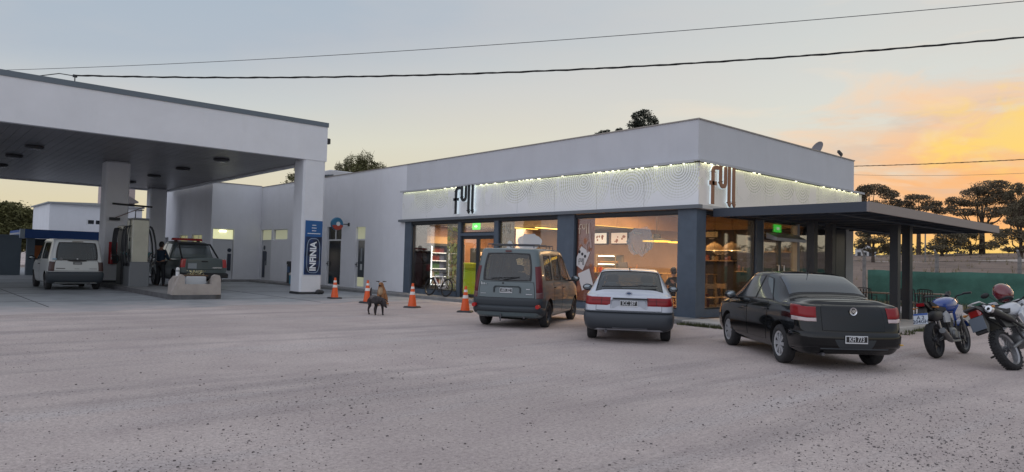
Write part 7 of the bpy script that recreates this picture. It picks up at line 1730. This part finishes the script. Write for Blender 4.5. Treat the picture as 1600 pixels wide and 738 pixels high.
tree('pine_tree','broad flat umbrella pine just above the middle of the pergola roof',(64, 15.9, 2.9),[(-0.02, 6.33, 1.15, 0.33), (-1.28, 5.75, 0.81, 0.33), (1.13, 5.76, 0.81, 0.33), (2.11, 5.06, 0.75, 0.27), (-0.02, 5.33, 1.5, 0.2)],PINE,1.7,.17,0.26,0,G1)
tree('pine_tree','dark umbrella pine rising behind the end of the shop sign',(60, 19.3, 2.9),[(0.58, 7.19, 1.01, 0.46), (-0.43, 6.96, 0.71, 0.53), (1.82, 6.63, 0.83, 0.4), (-0.9, 6.02, 0.53, 0.66), (0.88, 5.74, 1.18, 0.27), (2.53, 5.79, 0.53, 0.33)],PINE,1.7,.17,0.26,0,G1)
tree('eucalyptus_tree','ragged tall tree with bare lower trunk at the right edge of the photo',(52, 4.4, 2.0),[(-0.3, 6.6, 0.42, 0.36), (-0.8, 6.01, 0.29, 0.31), (0.11, 6.25, 0.33, 0.51), (-0.14, 5.11, 0.67, 0.41), (-0.89, 4.68, 0.42, 0.26), (0.7, 5.5, 0.62, 0.62), (-0.22, 3.93, 0.83, 0.31), (1.03, 3.97, 0.75, 0.46), (-0.72, 2.88, 0.92, 0.36), (-1.47, 2.19, 0.58, 0.26), (0.4, 2.56, 0.92, 0.41), (-0.22, 1.61, 0.83, 0.21)],EUC,1.5,.15,0.22,0,G1)
tree('round_tree','low round dark tree seen under the pergola beside its slim posts',(58, 11.9, 2.9),[(0.42, 2.11, 0.87, 0.6), (-0.25, 1.49, 0.67, 0.42), (1.24, 1.77, 0.62, 0.54), (0.42, 1.03, 1.03, 0.3), (-0.61, 0.99, 0.36, 0.24)],EUC,1.6,.16,0.2,0,G1)
tree('round_tree','mid-height bushy tree under the tallest pine',(60, 10.1, 3.0),[(-0.09, 2.36, 0.6, 0.36), (-0.59, 1.57, 0.5, 0.3), (0.56, 2.08, 0.45, 0.3), (0.16, 1.05, 0.76, 0.24), (1.42, 1.21, 0.71, 0.3), (2.18, 2.14, 0.45, 0.3)],EUC,1.4,.16,0.18,0,G1)
tree('spreading_tree','dark spreading tree with visible trunk seen between building and pergola posts',(38, 10.3, 1.9),[(0.04, 2.84, 0.75, 0.28), (-0.67, 2.45, 0.42, 0.28), (0.79, 2.44, 0.5, 0.28), (-0.08, 1.95, 0.84, 0.23), (-0.88, 1.55, 0.38, 0.23), (0.92, 1.55, 0.38, 0.23), (0.08, 1.25, 0.59, 0.14)],EUC,1.5,.13,0.15,0,G1)
tree('round_tree','low hedge-like tree between the pergola posts',(66, 19, 3.2),[(0.18, 1.04, 0.74, 0.35), (1.1, 0.86, 0.61, 0.28), (-0.56, 0.81, 0.49, 0.28)],EUC,1.8,0.22,0.14,0,G1)
random.seed(77)
for i,(x,y) in enumerate(((70,31),(72,37),(74,44),(62,-4),(58,-10),(66,4))):
    cl=[(random.uniform(-3,3),random.uniform(2.2,4.6),random.uniform(1.0,1.8),random.uniform(.5,.9)) for _ in range(7)]
    tree('round_tree',['bushy tree hidden mostly behind the shop, first of three','bushy tree hidden mostly behind the shop, second of three','bushy tree hidden mostly behind the shop, third of three','bushy tree right of the ragged tall tree','tree farthest right on the bank','bushy tree in the gap behind the ragged tall tree'][i],(x,y,3.2),cl,EUC,1.5,.26,.2,0,G1)
# low scrub along the horizon on the bank
mb=MB(); random.seed(5)
for _ in range(70):
    y=random.uniform(-45,60); x=random.uniform(68,76); leaves(mb,(x,y,3.9),(random.uniform(1,2.4),random.uniform(.5,1.1)),90,.4)
o=mb.build('scrub',EUC,merge=False,fixn=False); tag(o,'low dark scrub along the top of the bank','scrub',kind='stuff')
# trees whose tops show over the shop roof
G2='trees behind the shop'
tree('leafy_tree','loose leafy tree top above the middle of the shop roof',(30.9,26.4,0),[(-0.27, 14.1, 0.37, 0.32), (0.42, 14.33, 0.47, 0.32), (1.0, 13.81, 0.37, 0.27), (-0.53, 13.34, 0.47, 0.32), (0.31, 13.42, 0.58, 0.38), (1.31, 13.5, 0.21, 0.21), (0.68, 12.94, 0.74, 0.32), (1.52, 13.07, 0.21, 0.16)]+[(.2,12.3,1.0,.5),(0,11.3,1.3,.8)],leaf_mat('sparse leaf',(.035,.042,.028)),1.5,.15,.22,0,G2)
tree('leafy_tree','small tree top peeping over the shop roof left of the taller one',(28.9,28.6,0),[(-0.12, 12.64, 0.32, 0.22), (0.26, 12.75, 0.21, 0.22), (1.22, 12.89, 0.27, 0.16), (-0.22, 12.26, 0.64, 0.27)]+[(.3,11.6,1.2,.5)],leaf_mat('sparse leaf',(.035,.042,.028)),1.5,.15,.2,0,G2)
def twig_tree(label,loc,cl,seed):
    random.seed(seed); t=tree('willow_tree',label,loc,cl,OLV,.9,.14,.14,0,G2)
    d=Vector((loc[0]+16.15,loc[1]+10.78,0)).normalized(); L=Vector((d.y,-d.x,0)); mb=MB()
    for (u,z,ru,rz) in cl:
        for _ in range(9):
            a=u+random.uniform(-ru,ru); k=random.uniform(-ru,ru); h=random.uniform(.5,1.5)*rz; x,y=L.x*a+d.x*k,L.y*a+d.y*k
            mb.tube([(x,y,z),(x+random.uniform(-.15,.15),y+random.uniform(-.15,.15),z+h*.6),(x+random.uniform(-.35,.35),y+random.uniform(-.35,.35),z+h*1.15)],[.03,.018,.006],4)
    mb.build('twigs',mat('twig',(.16,.13,.08),.9),t)
twig_tree('wispy bushy tree rising behind the shop roof beside the canopy',(12.9,41.7,0),[(-0.22, 9.38, 0.73, 0.64), (0.66, 9.56, 0.62, 0.74), (-1.16, 8.88, 0.52, 0.43), (1.69, 9.06, 0.62, 0.43), (2.47, 8.87, 0.47, 0.27), (0.4, 8.71, 1.35, 0.48)]+[(.2,7.8,1.8,.8)],3)
twig_tree('small wispy tree top seen under the canopy edge',(8.4,44,0),[(0.46, 8.41, 0.4, 0.36), (-0.04, 7.98, 0.4, 0.26), (0.85, 8.01, 0.4, 0.26)]+[(.3,7.2,1.0,.6)],9)
# left background trees behind the low wall
random.seed(15); G3='trees behind the low wall on the left'
for i,(x,y,s) in enumerate(((-9.6,66,1.0),(-13.5,64,1.15),(-6.2,69,.9),(-18.5,62,1.1))):
    cl=[(random.uniform(-2.4,2.4)*s,random.uniform(2.6,4.6)*s,random.uniform(1.1,1.8)*s,random.uniform(.8,1.2)*s) for _ in range(8)]+[(0,3.2*s,2.3*s,1.5*s)]
    tree('bushy_tree',['bushy olive green tree behind the low wall, beside the white house','taller bushy tree behind the low wall at the left edge','smaller bushy tree in front of the white house','bushy tree outside the left edge of the photo'][i],(x,y,0),cl,OLV,2.0,.22,.2,0,G3)
# ------------------------------------------------------------ left background buildings
LW=mat('blue grey wall',(.12,.155,.19),.85,var=.1,vscale=.6)
mb=MB(); mb.box(-34,-10.35,38.5,38.75,0,2.25); mb.box(-34,-10.33,38.47,38.78,2.25,2.31); o=mb.build('boundary_wall',LW); tag(o,'long low blue-grey boundary wall at the back of the forecourt','wall')
t=thing('service_bay','low service bay with bright blue fascia and grey-blue pillar','building',(0,38.5,0))
mb=MB(); mb.box(-10.3,-4.6,-.5,-.2,2.15,2.66); mb.box(-10.28,-10.0,-.2,6,2.15,2.655); mb.build('fascia',mat('fascia blue',(.010,.065,.25),.5),t)
mb=MB(); mb.box(-10.3,-10.27,-.51,-.19,2.14,2.67); mb.box(-10.5,-10.3,-.5,-.2,2.15,2.66); mb.build('fascia_end',mat('fascia grey',(.30,.36,.42),.5),t)
mb=MB(); mb.box(-10.1,-9.72,-.18,.2,0,2.15); mb.build('pillar',LW,t)
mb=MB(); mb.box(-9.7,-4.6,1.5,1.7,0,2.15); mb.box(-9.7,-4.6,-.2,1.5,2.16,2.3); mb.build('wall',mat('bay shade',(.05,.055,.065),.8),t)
mb=MB(); mb.box(-9.6,-8.6,1.40,1.48,.9,1.75); mb.build('poster',mat('orange board',(.42,.12,.03),.6),t)
mb=MB(); mb.box(-10.3,-4.6,-.2,6,2.4,2.5); mb.build('roof',GREYW,t)
t=thing('white_house','plain white two-storey house with two small square windows behind the service bay','house',(-8.2,44.5,0))
wall('wall',WHITE,t,'y',0,.25,0,5.6,0,4.62,[(2.25,2.62,3.35,3.62),(2.72,3.08,3.35,3.62)])
mb=MB(); mb.box(0,.25,.25,7,0,4.62); mb.build('wall',WHITE,t); mb=MB(); mb.box(5.35,5.6,.25,7,0,4.62); mb.build('wall',WHITE,t)
mb=MB(); mb.add([(-.15,-.2,4.62),(5.7,-.2,4.62),(5.7,7.2,4.62),(-.15,7.2,4.62),(-.15,-.2,4.70),(2.6,-.2,4.80),(5.7,-.2,4.72),(5.7,7.2,4.72),(2.6,7.2,4.80),(-.15,7.2,4.70)],[(0,3,2,1),(4,5,6,7,8,9),(0,1,6,5,4),(1,2,7,6),(2,3,9,8,7),(3,0,4,9)]); mb.build('roof',GREYW,t)
for x in (2.25,2.72): mb=MB(); mb.box(x,x+.37,.08,.12,3.35,3.62); mb.build('window',DKG,t)
mb=MB(); mb.box(2.15,2.22,-.02,.03,3.3,3.68); mb.build('window_trim',WHF,t)
t=thing('utility_mast','thin dark mast standing at the end of the blue fascia','mast',(-6.35,38.2,0)); mb=MB(); mb.tube([(0,0,0),(0,0,4.4)],.045,8); mb.build('pole',STEEL,t); mb=MB(); mb.box(-.1,.1,-.05,.05,4.1,4.16); mb.build('crossarm',STEEL,t)
t=thing('beige_house','tall pinkish beige house behind the pump island','house',(-3.62,46.0,0))
mb=MB(); mb.box(-.35,.86,0,6,0,7.0); mb.build('wall',mat('pink beige',(.42,.35,.34),.85,var=.06,vscale=.8),t); mb=MB(); mb.box(-.45,1.0,-.2,6.2,7.0,7.15); mb.build('roof',GREYW,t)
mb=MB(); mb.prism([(-.33,4.9),(.9,5.05),(.9,5.15),(.3,5.5),(-.33,5.3)],-.9,-.02,'y'); mb.build('awning',mat('awning taupe',(.17,.15,.15),.7),t)
t=thing('sign_arm','long dark horizontal bar with a thin diagonal stay above the fuel dispensers','bracket',(-9.0,23.1,3.55)); mb=MB(); mb.tube([(0,.1,0),(1.6,.2,-.04)],.04,8); mb.build('arm',BLKP,t); mb=MB(); mb.tube([(.1,.1,-.62),(1.35,.2,-.02)],.018,6); mb.build('stay',mat('stay brown',(.20,.13,.11),.6),t); mb=MB(); mb.box(-.1,.3,.0,.12,-.72,-.60); mb.build('clamp',BLKP,t)
# little white shed far right
t=thing('white_shed','tiny white shed with dark openings far off on the bank','shed',(55,17.6,2.95)); t.rotation_euler=(0,0,radians(20)); mb=MB(); mb.box(-.6,.6,-.9,.9,-.3,.75); mb.prism([(-.95,.75),(.95,.75),(0,1.15)],-.65,.65,'x'); mb.build('wall',mat('shed white',(.5,.5,.5),.7),t)
for k in range(3): mb=MB(); mb.box(-.63,-.605,-.6+k*.5,-.3+k*.5,0,.45); mb.build('opening',BLKP,t)
for i,(x,y,h,l) in enumerate(((41,7.8,3.4,'pale lamp pole on the bank between the pergola posts and the tall pine'),(46,15.4,3.0,'pale pole on the bank seen left of the pergola posts'))):
    t=thing('lamp_pole',l,'pole',(x,y,bank_h(x,y)-.1),0); mb=MB(); mb.tube([(0,0,0),(0,0,h)],.05,8); mb.build('pole',PC,t); mb=MB(); mb.ball((0,0,h+.1),.12,.12,.12,10,6); mb.build('lamp',mat('dull globe',(.5,.48,.45),.4),t,smooth=True)
# ------------------------------------------------------------ overhead cables
def cable(name,label,A,Bp,sag,r,m,twist=0):
    A,Bp=Vector(A),Vector(Bp); pts=[]; n=70
    for i in range(n+1):
        t_=i/n; p=A.lerp(Bp,t_); p.z-=4*sag*t_*(1-t_); pts.append(p)
    mb=MB(); mb.tube(pts,r,6)
    if twist:
        for ph in (0,2.1,4.2):
            mb.tube([p+Vector((0,sin(i*twist+ph),cos(i*twist+ph)))*r*(.9+.7*abs(sin(i*.31+ph))) for i,p in enumerate(pts)],r*.6,4)
    o=mb.build(name,m,smooth=True); tag(o,label,'cable','overhead cables'); return o
CB=mat('cable black',(.012,.012,.013),.7); CG=mat('cable grey',(.10,.105,.11),.6)
cable('twisted_cable','thick twisted black cable running from the canopy bracket across the sky',(-11.87,15.5,7.12),(8.1,-8,8.1),.52,.017,CB,1.3)
cable('overhead_wire','thin dark wire high above the twisted cable',(-14.17,28.6,9.25),(8.1,-7.9,9.05),.36,.011,CG)
cable('overhead_wire','short thin wire in the orange sky right of the shop corner',(28.0,12.5,8.3),(36,-8,8.6),.25,.016,CB,1.5)
cable('overhead_wire','lowest thin grey wire sagging over the pines',(28.0,12.5,8.05),(40,-9,8.6),.7,.010,CG)
# ------------------------------------------------------------ loose stones on the dirt
random.seed(99); mb=MB()
def stone(x,y,s):
    n=5; a0=random.uniform(0,6.28); P=[(x+s*cos(a0+2*pi*k/n)*random.uniform(.6,1.1),y+s*sin(a0+2*pi*k/n)*random.uniform(.5,1.0)) for k in range(n)]
    mb.add([(p[0],p[1],-.002) for p in P]+[(x+(p[0]-x)*.6,y+(p[1]-y)*.6,s*random.uniform(.35,.6)) for p in P],[tuple(range(5,10))]+[(k,(k+1)%5,5+(k+1)%5,5+k) for k in range(5)])
cxm,cym=-16.15,-10.78
for _ in range(24000):
    r=4.6+abs(random.gauss(0,4.2)); a=radians(random.uniform(8,90)); x=cxm+r*cos(a); y=cym+r*sin(a)
    band=sin((x*.62-y*.78)*1.1+.6*sin(x*.4))+.6*sin((x*.75-y*.66)*.47+2)
    if random.random()>.10+.55*max(0,band): continue
    if x>-1.1 and y>-4.5: continue
    stone(x,y,random.choice([.004,.005,.006,.008,.011,.017 if random.random()<.3 else .007]))
o=mb.build('loose_stones',mat('stone grey',(.13,.115,.11),.9,var=.5,vscale=2),merge=False,fixn=False); tag(o,'small dark stones scattered over the dirt yard','gravel',kind='stuff')
